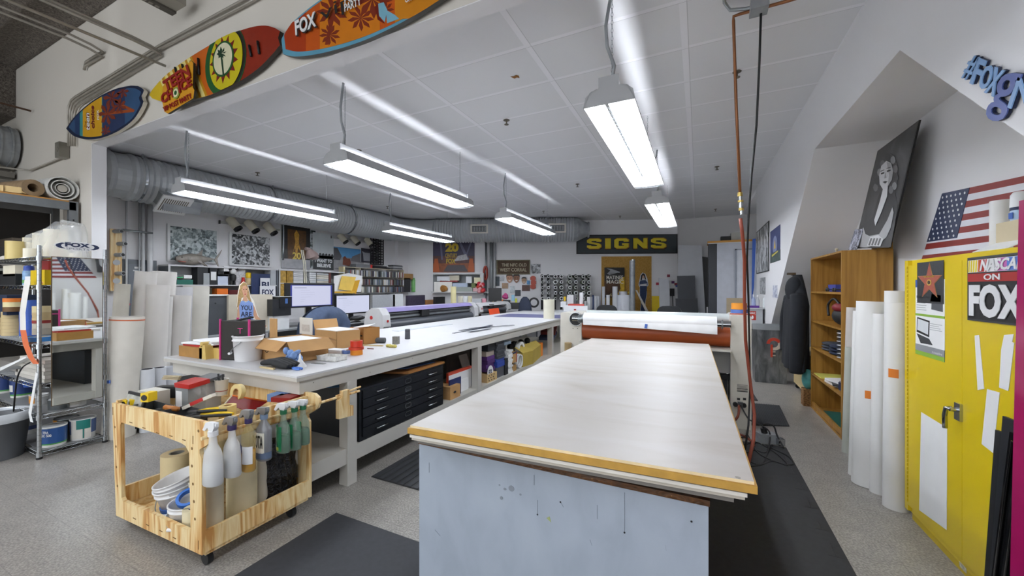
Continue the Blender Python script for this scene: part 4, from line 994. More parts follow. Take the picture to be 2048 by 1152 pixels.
for i in range(3):b.ring((-2.48-.03*i,yy,SZ+.11),(-2.46-.03*i,yy,SZ+.11),.11,.09-.02*i,WHITE,8)
one(b,'white_bracket','white rounded brackets standing beside the mustard carton','bracket')
ya_,ym_,yb_=U(1046),U(1066,-2.42),U(1087,-2.50);zt_=zh(1066,699);MY=m('#a8923f',.75)
t=thing('mustard_carton','mustard-yellow carton with open flaps near the far end under the table','box',(-2.55,ym_,SZ))
MB().extr([(-2.46,ya_,zt_),(-2.42,ym_,zt_),(-2.55,yb_,zt_),(-2.85,yb_,zt_),(-2.85,ya_,zt_)],(0,0,1),zt_-SZ,MY).build('carton_body',t)
MB().extr([(-2.46,ya_,zt_),(-2.42,ym_,zt_),(-2.62,ym_,zt_+.10),(-2.6,ya_,zt_+.08)],(1,0,1),.004,m('#b7a14b',.75)).build('flap',t);MB().extr([(-2.42,ym_,zt_),(-2.55,yb_,zt_),(-2.65,yb_,zt_+.07),(-2.60,ym_,zt_+.08)],(1,0,1),.004,m('#b7a14b',.75)).build('flap',t)
b=MB()
for i in range(6):b.sph((-2.68+.05*math.sin(i*3),ya_+i*.12,zt_+.09+.02*(i % 2)),.055,BLACK,10,6)
one(b,'cable_tangle','tangle of black gear spilling from the mustard carton','cables')
one(MB().box(-2.72,-2.56,yb_+.01,yb_+.12,SZ,zt_+.02,ORANGE),'orange_case','bright orange case beside the mustard carton','case')
one(MB().obox((-2.8,U(1098,-2.8),.66),(.3,.35,.06),m('#7a2420'),.2,.4),'red_case','dull red case lying far back under the table','case')
one(MB().obox((-2.8,U(1096,-2.8),.54),(.3,.35,.06),m('#2a3350'),.1,.3),'navy_case','dull navy case below the red one far under the table','case')
for i,(y0,y1,z1,c_)in enumerate([(4.3,4.9,.74,'#3b3936'),(5.0,5.6,.70,'#4a4743'),(5.7,6.4,.76,'#6b6862')]):
    one(MB().box(-3.6,-3.2,y0,y1,SZ,z1,m(c_,.8)),'storage_box',['dark box at the back of the deep shelf behind the tallest stack','brown-grey box at the back behind the white pile','grey box at the back behind the mustard carton'][i],'box')

# ================================================================== ON THE LONG TABLE
TZ=.93
def T_(px,py):return ZP(px,py,TZ)
# wooden drawer tray and papers at the left corner
a=T_(343,713);c_=T_(392,724)
t=thing('wooden_tray','shallow honey-wood tray full of papers at the left corner of the long table','tray',(a.x+.2,a.y,TZ))
x0=-4.08;x1=x0+.36;y0=1.80
MB().box(x0,x1,y0,y0+.3,TZ,TZ+.09,m('#a87b3c',.5,0,.15,8)).build('tray_body',t)
MB().box(x0+.02,x1-.02,y0+.02,y0+.29,TZ+.09,TZ+.105,RED).build('red_folder',t)
MB().obox((x0+.22,y0+.16,TZ+.115),(.38,.28,.012),PAPER,.15).obox((x0+.25,y0+.2,TZ+.13),(.36,.28,.012),PAPER,-.1).build('paper_pile',t)
t=thing('tape_dispenser','mustard-yellow plastic bracket tray beside the wooden tray','dispenser',(-3.7,1.8,TZ))
MC=m('#cdb064',.5)
MB().box(-3.72,-3.56,1.86,2.02,TZ,TZ+.085,MC).build('box_part',t);MB().extr([(-3.76,1.80,TZ),(-3.66,1.80,TZ),(-3.68,1.80,TZ+.12),(-3.76,1.80,TZ+.10)],(0,-1,0),.06,MC).cyl((-3.73,1.80,TZ+.12),(-3.73,1.86,TZ+.12),.02,MC).build('arm',t)
# black tote with pink piping
PK=m('#c02a78',.5);BT=m('#26231f',.7,0,.1,20)
t=thing('tote_bag','square black tote bag with pink piping behind the white bucket','bag',(-3.3,1.95,TZ))
A,B=T_(424,722),T_(440,727);ang=math.radians(14)
M0=Matrix.Translation((A.x+.02,A.y+.0,TZ))@ Matrix.Rotation(ang,4,'Z')
MB().box(0,.28,.06,.22,.005,.32,BT,M0).build('bag_body',t)
for (x_,y_)in ((0,.06),(0,.22),(.28,.06)):MB().cyl(M0 @ V((x_,y_,0)),M0 @ V((x_,y_,.335)),.009,PK,n=8).build('piping',t)
b=MB()
b.tube([M0 @ V((0,.06,.01)),M0 @ V((0,.22,.01))],.008,PK,6);b.tube([M0 @ V((0,.06,.28)),M0 @ V((0,.22,.28))],.006,PK,6)
b.build('piping',t)
b=MB();f=Fr(M0 @ V((.17,.06,.22)),M0.to_3x3()@ V((1,0,0)),(0,0,1));f.text(b,0,0,.05,.045,'T',PK,.001);b.build('logo',t)
b=MB();b.tube([M0 @ V((.05,.14,.31)),M0 @ V((.2,.10,.34)),M0 @ V((.26,.12,.35))],.008,BLACK,6);b.build('handle',t)
# bucket
def bucket(name,label,c,R,h,mt,handle=True,grp=None,lid=False,tilt=None):
    t=thing(name,label,'bucket',c,0,grp)
    if tilt:t.rotation_euler=tilt
    MB().lathe((0,0,0),[(R*.84,0),(R*.86,.004),(R*.97,h*.78),(R*1.03,h*.79),(R*1.03,h*.83),(R*.98,h*.84),(R,h*.95),(R*1.05,h*.955),(R*1.05,h),(R*.97,h),(R*.95,h*.9),(R*.82,.012),(0,.012)],mt,32).build('pail',t,local=True)
    if handle:
        b=MB();b.tube([(math.cos(a)*R*1.06,math.sin(a)*R*.4-abs(math.sin(a))*R*.75,h*.8-abs(math.sin(a))*h*.5)for a in [PI+k*PI/12 for k in range(13)]],.003,METAL,6);b.build('wire_handle',t,local=True)
        MB().cyl((-.04,-R*1.15,h*.3),(.04,-R*1.15,h*.3),.01,WHITE,n=10).build('grip',t,local=True)
    return t
PL=m('#e2e2e2',.35,0,.02)
q=T_(489,721);t=bucket('bucket','white plastic bucket with a wire handle standing near the corner of the long table',(q.x,q.y+.03,TZ),.108,.205,PL)
t.rotation_euler=(0,0,math.radians(-55))
# cardboard box with open flaps
def carton(name,label,c,sx,sy,h,rz,mt,flaps,deco=None,fill=None):
    t=thing(name,label,'box',c,rz);w_=.005
    b=MB();b.box(-sx/2,sx/2,-sy/2,-sy/2+w_,0,h,mt).box(-sx/2,sx/2,sy/2-w_,sy/2,0,h,mt).box(-sx/2,-sx/2+w_,-sy/2,sy/2,0,h,mt).box(sx/2-w_,sx/2,-sy/2,sy/2,0,h,mt).box(-sx/2,sx/2,-sy/2,sy/2,0,w_,mt)
    b.build('carton_body',t,local=True)
    for side,L,ang in flaps:
        b=MB();ca,sa=math.cos(ang),math.sin(ang)
        if side == 'S':P=[(-sx/2,-sy/2,h),(sx/2,-sy/2,h),(sx/2,-sy/2-L*ca,h+L*sa),(-sx/2,-sy/2-L*ca,h+L*sa)];n=(0,-sa,-ca)
        if side == 'N':P=[(-sx/2,sy/2,h),(sx/2,sy/2,h),(sx/2,sy/2+L*ca,h+L*sa),(-sx/2,sy/2+L*ca,h+L*sa)];n=(0,sa,-ca)
        if side == 'E':P=[(sx/2,-sy/2,h),(sx/2,sy/2,h),(sx/2+L*ca,sy/2+.02,h+L*sa),(sx/2+L*ca,-sy/2-.0,h+L*sa)];n=(sa,0,-ca)
        if side == 'W':P=[(-sx/2,-sy/2,h),(-sx/2,sy/2,h),(-sx/2-L*ca,sy/2,h+L*sa),(-sx/2-L*ca,-sy/2,h+L*sa)];n=(-sa,0,-ca)
        b.extr(P,n,.004,mt);b.build('flap',t,local=True)
    if deco:b=MB();deco(b,sx,sy,h);b.build('print',t,local=True)
    if fill:b=MB();fill(b,sx,sy,h);b.build('contents',t,local=True)
    return t
q=T_(621,721);rz=math.radians(-8)
def d1(b,sx,sy,h):
    f=Fr((-sx/2,-sy/2,0),(1,0,0),(0,0,1));b.ring((-sx/2+.1,-sy/2-.0005,h*.60),(-sx/2+.1,-sy/2-.0015,h*.60),.042,.036,BLACK,20)
    f.text(b,.065,h*.55,.135,h*.64,'1900',BLACK,.001)
    f=Fr((sx/2,-sy/2,0),(0,1,0),(0,0,1));f.rect(b,.02,.02,.07,h*.85,m('#c3cad0'),.001)
    for i in range(6):f.rect(b,.03,.04+i*.02,.06,.046+i*.02,DGREY,.0015)
carton('cardboard_carton','open brown shipping carton with drooping flaps in the middle of the near table end',(-3.06,2.16,TZ),.42,.34,.17,rz,CARD,[('S',.10,-.75),('E',.11,-.85),('N',.09,-.4)],d1,lambda b,sx,sy,h:b.box(-sx/2+.01,sx/2-.01,-sy/2+.01,sy/2-.01,h-.02,h-.008,PAPER))
carton('cardboard_carton','second brown carton just behind the one with drooping flaps',(-3.31,2.80,TZ),.38,.26,.17,rz,m('#b98f5c',.8),[('W',.10,1.2)],None,lambda b,sx,sy,h:b.box(-sx/2+.01,sx/2-.01,-sy/2+.01,sy/2-.01,h-.01,h+.006,PAPER))
carton('cardboard_carton','darker brown carton with a black printed square, behind the red tape rolls',(-3.23,3.08,TZ),.24,.20,.17,rz,m('#a8773e',.8),[],lambda b,sx,sy,h:(Fr((-sx/2,-sy/2,0),(1,0,0),(0,0,1)).rect(b,.10,h*.35,.15,h*.72,BLACK,.001),Fr((-sx/2,-sy/2,0),(1,0,0),(0,0,1)).rect(b,.18,h*.5,.22,h*.6,BLACK,.001)))
one(MB().obox((YP(547,655,2.45).x,2.45,(TZ+YP(547,637,2.45).z)/2),(.14,.008,YP(547,637,2.45).z-TZ),CARD,rz),'card_square','upright square of brown cardboard behind the open carton','card')
t=thing('illustration_board','blank off-white board standing up out of the second carton','board',tuple(YP(612,665,2.70)))
q=YP(612,652,2.70);MB().obox(q,(.24,.006,.17),m('#ddd9cf',.6),rz).build('board',t);MB().obox(q+V((0,-.0045,-.02)),(.14,.002,.07),m('#c9c1b6',.6,0,.1,40),rz).build('print',t)
one(MB().extr([(-3.32,3.0,TZ+.172),(-3.22,3.08,TZ+.195),(-3.12,3.12,TZ+.21),(-3.15,3.05,TZ+.185),(-3.24,2.99,TZ+.175)],(0,0,1),.004,m('#e8ebee',.25)),'plastic_bag_scrap','curl of clear plastic on the darker brown carton','plastic')
# blue cloth, funnel, tray, gloves, scissors, tape
q=T_(586,729);b=MB();BC=m('#7f9fd0',.75,0,.12,30)
for i in range(18):b.sph(q+V((.045*math.cos(i*1.7),.03*math.sin(i*2.1),.018+.0052*i)),.024,BC,10,6,Matrix.Rotation(i,3,'Y'),(1.3,1.2,.55))
for i in range(5):b.sph(q+V((-.04+.03*i,-.03-.006*(i % 2),.01)),.026,BC,10,6,None,(1.3,1,.45))
one(b,'blue_gloves','crumpled pale blue disposable gloves beside the white funnel','gloves')
q=T_(600,734);t=thing('funnel','small white plastic funnel standing upside down near the table edge','funnel',tuple(q))
MB().lathe((0,0,0),[(.046,0),(.047,.004),(.009,.06),(.005,.10),(.004,.10),(.006,.06),(.042,.005)],WHITE,20).build('cone',t,local=True)
def tray_(label,q,sx,sy,h,rz):
    t=thing('plastic_tray',label,'tray',tuple(q),rz)
    b=MB();w_=.004;b.box(-sx/2,sx/2,-sy/2,sy/2,0,.004,VINYL)
    for s in (-1,1):b.box(s*sx/2,s*(sx/2-w_),-sy/2,sy/2,0,h,VINYL).box(-sx/2,sx/2,s*sy/2,s*(sy/2-w_),0,h,VINYL)
    b.build('tub',t,local=True)
    b=MB();b.box(-sx/2-.004,sx/2+.004,-sy/2-.004,-sy/2,h-.004,h,VINYL).box(-sx/2-.004,sx/2+.004,sy/2,sy/2+.004,h-.004,h,VINYL).build('rim',t,local=True)
tray_('low translucent plastic tray in front of the red and orange tape',T_(664,720),.20,.12,.04,math.radians(5))
one(MB().obox(T_(664,706)+V((0,.04,.015)),(.22,.10,.03),PAPER,.1).obox(T_(664,706)+V((-.03,-.012,.016)),(.04,.002,.026),m('#4a6fd0'),.1),'paper_pad','thick white pad with a blue tab behind the plastic tray','pad')
q=T_(704,711)
tape_roll('tape_roll','orange tape roll at the bottom of the pile on the long table',(q.x,q.y+.05,TZ),.052,.045,m('#e08a20',.4))
tape_roll('tape_roll','flat red tape roll in the middle of the pile on the long table',(q.x-.004,q.y+.05,TZ+.046),.064,.022,m('#c23a20',.4))
tape_roll('tape_roll','tall red tape roll on top of the pile on the long table',(q.x,q.y+.05,TZ+.069),.052,.055,m('#c8341c',.35))
q=T_(686,708);tape_roll('tape_roll','half-hidden roll of blue tape left of the red and orange pile',(q.x,q.y+.05,TZ),.045,.03,m('#6f8fd0',.5))
GV=m('#232426',.7,0,.15,30)
q=T_(549,737);b=MB()
for i in range(4):b.tube(sm([q+V((-.13,-.01+.028*i,.03)),q+V((-.03,.0+.026*i,.045)),q+V((.06,.0+.028*i,.035)),q+V((.14,.01+.026*i,.025))]),.018,GV,8,rf=lambda k:.016+.012*math.sin(PI*k))
b.box(q.x-.12,q.x+.04,q.y-.035,q.y-.02,TZ,TZ+.012,TAN)
one(b,'work_gloves','dark folded work gloves lying at the near edge of the long table','gloves')
q=T_(585,738)
t=thing('scissors','pair of blue-handled snips lying on the front edge of the long table','scissors',tuple(q))
for s in (-1,1):MB().tube(sm([q+V((.0,.0,.008)),q+V((.03,-.012*s,.008)),q+V((.07,-.02*s,.008)),q+V((.09,-.008*s,.008))]),.008,m('#5a86d8',.35)).build('handle',t)
MB().tube([q+V((0,0,.008)),q+V((-.045,.0,.008))],.009,BLACK).build('jaw',t)
q=T_(637,727);one(MB().obox(q+V((0,0,.001)),(.12,.03,.002),METAL,.15),'metal_strip','thin metal strip lying beside the blue snips','strip')
# farther tools: grey sponge roll, yellow rag, block, pencil, tape measure, speaker
q=T_(749,686);b=MB();b.tube([q+V((-.11,-.04,.03)),q+V((.11,.04,.03))],.03,m('#55585b',.9),14);one(b,'felt_bundle','bundle of dark grey felt lying on the long table','cloth')
q=T_(742,692);one(MB().obox(q+V((0,0,.006)),(.26,.02,.012),TAN,math.radians(18)),'wood_strip','thin wooden strip under the dark felt bundle','strip')
q=T_(783,695);b=MB();
for i in range(6):b.sph(q+V((-.05+.02*i,.012*math.sin(i*2),.015)),.02,m('#c3b766',.85,0,.15,40),10,6,None,(1,1,.8))
one(b,'yellow_rag','crumpled yellow rag on the long table','cloth')
q=T_(792,688);one(MB().obox(q+V((0,0,.04)),(.06,.05,.08),m('#7b7b74',.7,0,.25,60),.3),'sanding_block','mottled grey sanding block beside the yellow rag','block')
q=T_(741,698);one(MB().tube([q+V((-.04,.0,.004)),q+V((.04,.0,.004))],.004,m('#7a1f1c'),6),'pencil','dark red pencil beside the orange tape','pencil')
q=T_(738,666);t=thing('tape_measure','yellow tape measure at the left edge of the long table','tape measure',tuple(q))
MB().obox(q+V((0,0,.026)),(.08,.05,.05),YELLOW,.3).build('case',t);MB().obox(q+V((-.045,-.01,.01)),(.015,.03,.015),BLACK,.3).build('clip',t)
q=T_(815,678);t=thing('portable_speaker','dark grey cylindrical speaker standing on the long table','speaker',tuple(q))
MB().lathe((0,0,0),[(.028,0),(.031,.004),(.029,.09),(.030,.108),(.024,.115),(0,.113)],m('#4d5055',.6),24).build('body',t,local=True)
MB().ring((0,0,.093),(0,0,.096),.0302,.028,BLACK,24).build('seam',t,local=True)
# spread dark print sheets
for i,(px,py,L,a,c__)in enumerate([(945,660,.9,88,'#3a4150'),(955,657,.75,80,'#2c323f'),(965,655,.7,95,'#4c5666'),(960,662,.5,84,'#39404e'),(985,655,.8,62,'#2d3340')]):
    q=T_(px,py);one(MB().obox(q+V((0,0,.002+.003*i)),(L,.045,.003),m(c__,.4),math.radians(a)),'vinyl_strip','dark vinyl strip fanned out on the long table, %s from the near side' % ordw(i),'strip')
q=T_(1035,631);one(MB().obox((-3.1,7.6,TZ+.003),(1.5,.9,.004),m('#5f6288',.4),.1),'printed_sheet','violet-blue printed sheet lying at the far end of the long table','print')
q=T_(845,652);one(MB().obox((-3.7,4.7,TZ+.002),(.12,1.2,.003),m('#b9c0c8',.4),-.05),'ruler','pale grey ruler on the far side of the long table','ruler')
q=T_(1098,637);t=thing('paper_roll','short cream paper roll standing at the far corner of the long table','paper roll',(q.x,q.y,TZ))
r=11*mpp(q);MB().ring((0,0,0),(0,0,38*mpp(q)),r,r*.85,m('#dcd9c6',.6),24).build('sheet',t,local=True)
# ================================================================== PLYWOOD CART
KY0,KY1=1.15,1.78
t=cart=thing('tool_cart','low pale plywood tool cart on casters pushed under the corner of the long table','cart',(-2.9,1.46,0))
def cp(px,py,dy=0):return YP(px,py,KY0)+V((0,dy,0))
outL=[(310,824),(224,806),(232,1031),(310,1068),(310,1030),(246,1002),(243,996),(240.6,850),(243,845),(310,866)]
outR=[(310,824),(403,843),(415,847),(423,857),(425,870),(421,884),(411,892),(399,899),(399,907),(403,917),(404,1111),(310,1068),(310,1030),(374,1060),(381,1056),(378,905),(371,892),(362,886),(310,866)]
b=MB()
for dy,nm in ((0,'end_frame'),(KY1-KY0,'end_frame')):
    b=MB();b.extr([cp(*q,dy)for q in outL],(0,-1,0),.02,PLY);b.extr([cp(*q,dy)for q in outR],(0,-1,0),.02,PLY)
    o=b.build(nm,t)
KX0,KX1=cp(224,806).x,cp(404,925).x
ztL=cp(224,806).z;zt=cp(402,849).z
b=MB();SL=m('#7a5a30',.8)
for px,py,w_,h_ in [(262,845,6,1),(288,856,6,1),(315,866,6,1),(342,872,6,1),(368,880,6,1),(269,1037,6,1),(295,1050,6,1),(322,1062,6,1),(349,1076,6,1),(226,822,1,9),(386,880,1,9),(397,1090,1,10)]:
    q=cp(px,py);s_=mpp(q);b.box(q.x-w_*s_,q.x+w_*s_,KY0-.001,KY0+.002,q.z-h_*s_*.9,q.z+h_*s_*.9,SL)
for px,py in [(230,854),(232,893),(233,934),(235,972),(384,897),(384,932),(386,968),(388,1003),(390,1038),(397,862+0)]:
    q=cp(px,py);b.cyl(q+V((0,-.001,0)),q+V((0,.001,0)),.008,SL,n=12)
b.build('joint_slot',t)
zb=.085
for x0,x1 in ((KX1-.02,KX1-.001),(KX0+.01,KX0+.03)):
    MB().box(x0,x1,KY0+.02,KY1,zb+.02,zb+.135,PLY).build('bottom_rail',t)
    MB().box(x0-.01,x1-.01,KY0+.02,KY1,zt-.115,zt-.005,PLY).build('top_rail',t)
MB().box(KX0+.01,KX1-.01,KY0+.02,KY1,zb,zb+.015,PLY).build('bottom_shelf',t)
MB().box(KX0+.03,KX1-.03,KY0+.02,KY1,zt-.13,zt-.115,PLY).build('tray_floor',t)
RX=KX1+.055;RZ=cp(410,872).z
MB().cyl((RX,KY0-.03,RZ),(RX,2.16,RZ+.0),.0095,PLY,n=14).build('hanging_rod',t)
for x,y in ((KX0+.08,KY0+.08),(KX1-.07,KY0+.06),(KX1-.07,KY1-.08),(KX0+.08,KY1-.08)):
    MB().cyl((x,y-.014,.035),(x,y+.014,.035),.035,BLACK,n=18).box(x-.02,x+.02,y-.02,y+.02,.06,zb,METAL).build('caster',t)
t=thing('wooden_hook','notched plywood hook block hanging on the far end of the cart rod','hook',(RX,2.0,RZ))
b=MB();y0=2.02;zz=RZ
b.extr([(RX+.022,y0-.03,zz+.04),(RX+.022,y0+.03,zz+.04),(RX+.022,y0+.03,zz-.08),(RX+.022,y0+.065,zz-.085),(RX+.022,y0+.065,zz-.16),(RX+.022,y0-.065,zz-.15),(RX+.022,y0-.065,zz-.02),(RX+.022,y0-.035,zz)],(1,0,0),.03,PLY)
b.build('block',t);one(MB().tube([(RX,1.95,RZ+.012),(RX,2.17,RZ+.03)],.008,PLY),'dowel','thin pale dowel resting on the hook block at the end of the cart rod','dowel')
# spray bottles on the rod
def spray_bottle(name,label,px,pyt,pyb,rpx,body,fill,head,kind,deco=None,collar=None):
    q=XP(px,pyb,RX+.045);s_=mpp(q);R=rpx*s_;h=(pyb-pyt)*s_;z0=q.z
    t=thing(name,label,'spray bottle',(RX+.045,q.y,z0))
    hb=h*.80;nk=h*.56
    if kind == 'round':prof=[(R*.9,0),(R,.006),(R,nk),(R*.92,nk*1.06),(R*.42,nk*1.28),(R*.36,hb)]
    else:prof=[(R*.98,0),(R*1.06,.006),(R*1.02,nk*.5),(R*.92,nk*.84),(R*.80,nk*.95),(R*.46,nk*1.12),(R*.36,hb)]
    if fill:
        MB().lathe((0,0,0),prof,body,24,None,1,.72).build('bottle',t,local=True)
        MB().lathe((0,0,.003),[(r*.96,z)for r,z in prof if z<nk*.62]+[(R*.93*(1 if kind == 'round' else .88),nk*.6),(0,nk*.6)],fill,24,None,1,.70).build('liquid',t,local=True)
    else:MB().lathe((0,0,0),prof,body,24,None,1,.72).build('bottle',t,local=True)
    MB().cyl((0,0,hb-.012),(0,0,hb+.014),R*.42,collar or head,n=16).build('collar',t,local=True)
    b=MB();zt_=h
    b.extr([(.03,-.012,zt_-.004),(-.045,-.012,zt_-.012),(-.075,-.012,zt_-.055),(-.055,-.012,zt_-.058),(-.03,-.012,zt_-.035),(-.014,-.012,hb+.01),(.014,-.012,hb+.01),(.03,-.012,zt_-.03)],(0,-1,0),.024,head)
    b.box(.028,.040,-.007,.007,zt_-.022,zt_-.008,head)
    o=b.build('trigger_head',t,local=True);o.rotation_euler=(0,0,math.radians(0))
    if deco:b=MB();deco(b,R,nk,h);b.build('bottle_label',t,local=True)
    return t
def lab(u0,u1,v0,v1,mt,txt=None,tm=None,out=.002,squash=.72):
    """a label bent round the camera side of a bottle; angles in degrees"""
    def f(b,R,nk,h):
        n=8;aa=[math.radians(u0+(u1-u0)*k/n)for k in range(n+1)];R2=R*1.03+out
        b.add([V((math.cos(a)*R2,math.sin(a)*R2*squash,nk*v))for v in (v0,v1)for a in aa],[(k,k+1,n+2+k,n+1+k)for k in range(n)],mt,True)
        if txt:
            a=math.radians((u0+u1)/2);d=V((math.cos(a),math.sin(a)*squash,0));d.normalize();c=V((math.cos(a)*(R2+.002),math.sin(a)*(R2+.002)*squash,0))
            tx=V((-d.y,d.x,0));wv=R*.75
            for k,line in enumerate(txt):
                vt=v1-(v1-v0)*(.12+.8*k/len(txt));vb=vt-(v1-v0)*.62/len(txt)
                A=c-tx*wv+V((0,0,nk*vb));b.text(A,A+tx*wv*2,A+V((0,0,nk*(vt-vb))),line,tm or BLACK,.001,.02)
    return f
def labs(*ls):return lambda b,R,nk,h:[l(b,R,nk,h)for l in ls]
MILK=clear('#eef0f0',.3,.5);WATER=clear('#d9dcdc',.2,.75);PLUM=m('#3a2f5e',.4);SILV=m('#8f9193',.3,.4)
spray_bottle('spray_bottle','milky white spray bottle with a white head, nearest the front of the cart',426,842,967,21,MILK,WATER,WHITE,'slim')
spray_bottle('spray_bottle','milky spray bottle with a grey head and purple collar, second along the rod',464,831,950,19,MILK,WATER,SILV,'slim',collar=PLUM)
spray_bottle('spray_bottle','spray bottle of amber liquid with a white label and grey head',497,817,941,16,clear('#dcc98a',.1,.3),m('#c98f10',.2),SILV,'round',labs(lab(-150,-95,.55,.78,m('#3a4a8a')),lab(-90,-10,.25,.75,PAPER)),PLUM)
spray_bottle('spray_bottle','silver-grey round spray bottle with a handwritten white label',528,812,918,17,m('#8b8d90',.3,.3),None,SILV,'round',labs(lab(-150,20,.08,.30,m('#5b6c86')),lab(-130,-40,.28,.95,m('#e4e2d4'),['ROTA'])),m('#7f93ad',.4))
GRL=m('#2a8a5a',.35)
for i,(px,pt,pb)in enumerate([(567,804,903),(589,800,897),(606,797,887)]):
    spray_bottle('spray_bottle','green cleaner bottle with a white head and green label, '+['nearest of the three green ones','middle of the three green ones','farthest of the three green ones'][i],px,pt,pb,14.5,clear('#9fb9a6',.1,.4),m('#144a2c',.15),WHITE,'slim',
                 labs(lab(-170,-60,.08,.95,GRL,['Simple','Green'],m('#e9efe2')),lab(-150,-85,.1,.22,m('#b8c23a'))),m('#1f6b45'))
# inside the cart
ZS=zb+.016
def vroll(label,x,y,z,r,h,mt,core=CARD,ri=None,name='tape_roll',cat='tape roll',lean=None,group=None):
    t=thing(name,label,cat,(x,y,z),0,group);ri=ri or r*.5
    if lean:t.rotation_euler=lean
    MB().ring((0,0,0),(0,0,h),r,ri,mt,32).build('tape',t,local=True)
    MB().ring((0,0,.0),(0,0,h-.001),ri-.0005,ri*.82,core,32).build('core',t,local=True)
    return t
TP=m('#d8c79a',.55,0,.03)
vroll('wide cream transfer tape roll standing in the left of the cart',-3.20,1.40,ZS,.085,.30,m('#dbc99b',.55),m('#8c8c86'))
vroll('tall pale yellow roll at the back of the cart behind the buckets',-3.15,1.62,ZS,.07,.50,m('#d8c693',.6))
vroll('tall white roll at the back of the cart, right of the pale yellow one',-2.92,1.64,ZS,.065,.48,m('#d9d6cc',.6))
b=bucket('bucket','tilted white bucket with a blue tape band and another lid inside, left in the cart',(-2.98,1.36,ZS),.125,.19,PL,True)
b.rotation_euler=(math.radians(10),math.radians(-8),.3)
MB().ring((0,0,.05),(0,0,.075),.1215,.115,m('#4a78c8',.5),32).build('tape_band',b,local=True)
b=bucket('bucket','second white bucket nested in the tilted one in the cart',(-2.965,1.34,ZS+.10),.12,.13,PL,False);b.rotation_euler=(math.radians(14),math.radians(-10),0)
b=bucket('bucket','smaller white bucket full of tools in the front of the cart',(-2.74,1.27,ZS),.105,.15,PL,True);b.rotation_euler=(0,0,.5)
b=MB();b.ring((-2.76,1.27,ZS+.15),(-2.75,1.26,ZS+.175),.06,.045,m('#3f78d0',.4));b.obox((-2.70,1.29,ZS+.17),(.07,.02,.10),BLACK,.3,.3);b.obox((-2.78,1.32,ZS+.18),(.10,.004,.09),m('#d8d4c8',.6,0,.3,60),.4,.2)
one(b,'hand_tools','blue ring and black tools sticking out of the smaller bucket in the cart','tools')
vroll('small cream tape roll with a purple core in the front right of the cart',-2.63,1.235,ZS,.055,.15,m('#e0d6b4',.55),PLUM)
yk=lambda px,x:XP(px,900,x).y
vroll('tall cream roll standing behind the milky bottles in the cart',-2.50,max(1.235,yk(424,-2.5)),ZS,.055,.42,m('#dcd3b8',.55),name='paper_roll',cat='paper roll')
vroll('wide cream roll standing behind the amber bottle in the cart',-2.52,yk(484,-2.52),ZS,.08,.40,m('#e0d3ac',.5),name='paper_roll',cat='paper roll')
vroll('cloudy plastic-wrapped roll between the cream roll and the black bag in the cart',-2.50,yk(523,-2.5),ZS,.035,.42,m('#c9c2b0',.25),name='paper_roll',cat='paper roll')
b=MB();BAG=ramp_mat('black bin liner',lambda nt,co:noise(nt,co,28,5,1.5),[(.3,'#08080a'),(.62,'#1d1d20'),(.68,'#3a3a3e')],.12,0,1.0,.02)
b.grid(lambda u,v:(-2.47+.03*math.sin(PI*u)+.006*math.sin(30*u+9*v)+.006*math.sin(17*v),yk(535,-2.45)+(1.755-yk(535,-2.45))*u,ZS+.42*v),28,20,BAG);b.sph((-2.56,(yk(535,-2.45)+1.755)/2,ZS+.21),.5,BAG,16,12,None,(.20,1.755-yk(535,-2.45),.42))
one(b,'black_bag','glossy black plastic bag bulging out at the far end of the cart','bag')
# tools in the top tray
ZT=zt-.114
def cz(px,py,z=None):return ZP(px,py,ZT+.06 if z is None else z)
GT=m('#3b3d3e',.5)
q=V((-3.28,1.3,ZT))
t=thing('framed_picture','small dark frame leaning at the far left of the tool tray','frame',(-3.30,1.50,ZT))
x0,x1=YP(251,800,1.21).x,YP(286,790,1.21).x
MB().obox(((x0+x1)/2,1.215,zt-.035),(x1-x0,.012,.16),BLACK,.0,-.2).build('frame',t);MB().obox(((x0+x1)/2,1.206,zt-.035),(x1-x0-.03,.006,.13),m('#a5a69e',.6,0,.2,30),0,-.2).build('picture',t)
cx0=lambda px,y:YP(px,800,y).x
one(MB().obox((cx0(308,1.33),1.33,zt-.02),(.16,.10,.11),m('#d5d2c8',.6),.1),'white_box','white box in the left of the tool tray behind the yellow tape measure','box')
def tape_measure(label,px,py,rz=0):
    q=YP(px,py,1.225);t=thing('tape_measure',label,'tape measure',tuple(q),rz)
    MB().obox((0,0,0),(.05,.06,.055),YELLOW).build('case',t,local=True);MB().cyl((0,-.031,0),(0,-.034,0),.018,BLACK,n=16).build('badge',t,local=True)
tape_measure('yellow tape measure behind the front edge of the cart tray',298,793,.4)
tape_measure('yellow and black tape measure at the left corner of the cart tray',258,806,.2)
tape_measure('small yellow tape measure between the two others on the cart tray',272,806,-.3)
one(MB().obox((cx0(350,1.44),1.44,zt+.0),(.32,.05,.08),m('#1b1c1e',.5),math.radians(10),0,-.08),'black_level','long black box level lying across the left of the tool tray','level')
for i,(x,y,sx,sy,c_,lb)in enumerate([(cx0(300,1.22),1.235,.24,.11,'#53585a','grey plastic bin in the left of the tool tray'),(cx0(368,1.26),1.26,.24,.13,'#4a4d50','grey plastic bin in the front middle of the tool tray')]):
    t=thing('tool_bin',lb,'bin',(x,y,ZT));mt=m(c_,.3)
    MB().box(-sx/2,sx/2,-sy/2,sy/2,0,.003,mt).box(-sx/2,sx/2,-sy/2,-sy/2+.004,0,.10,mt).box(-sx/2,sx/2,sy/2-.004,sy/2,0,.10,mt).box(-sx/2,-sx/2+.004,-sy/2,sy/2,0,.10,mt).box(sx/2-.004,sx/2,-sy/2,sy/2,0,.10,mt).build('tub',t,local=True)
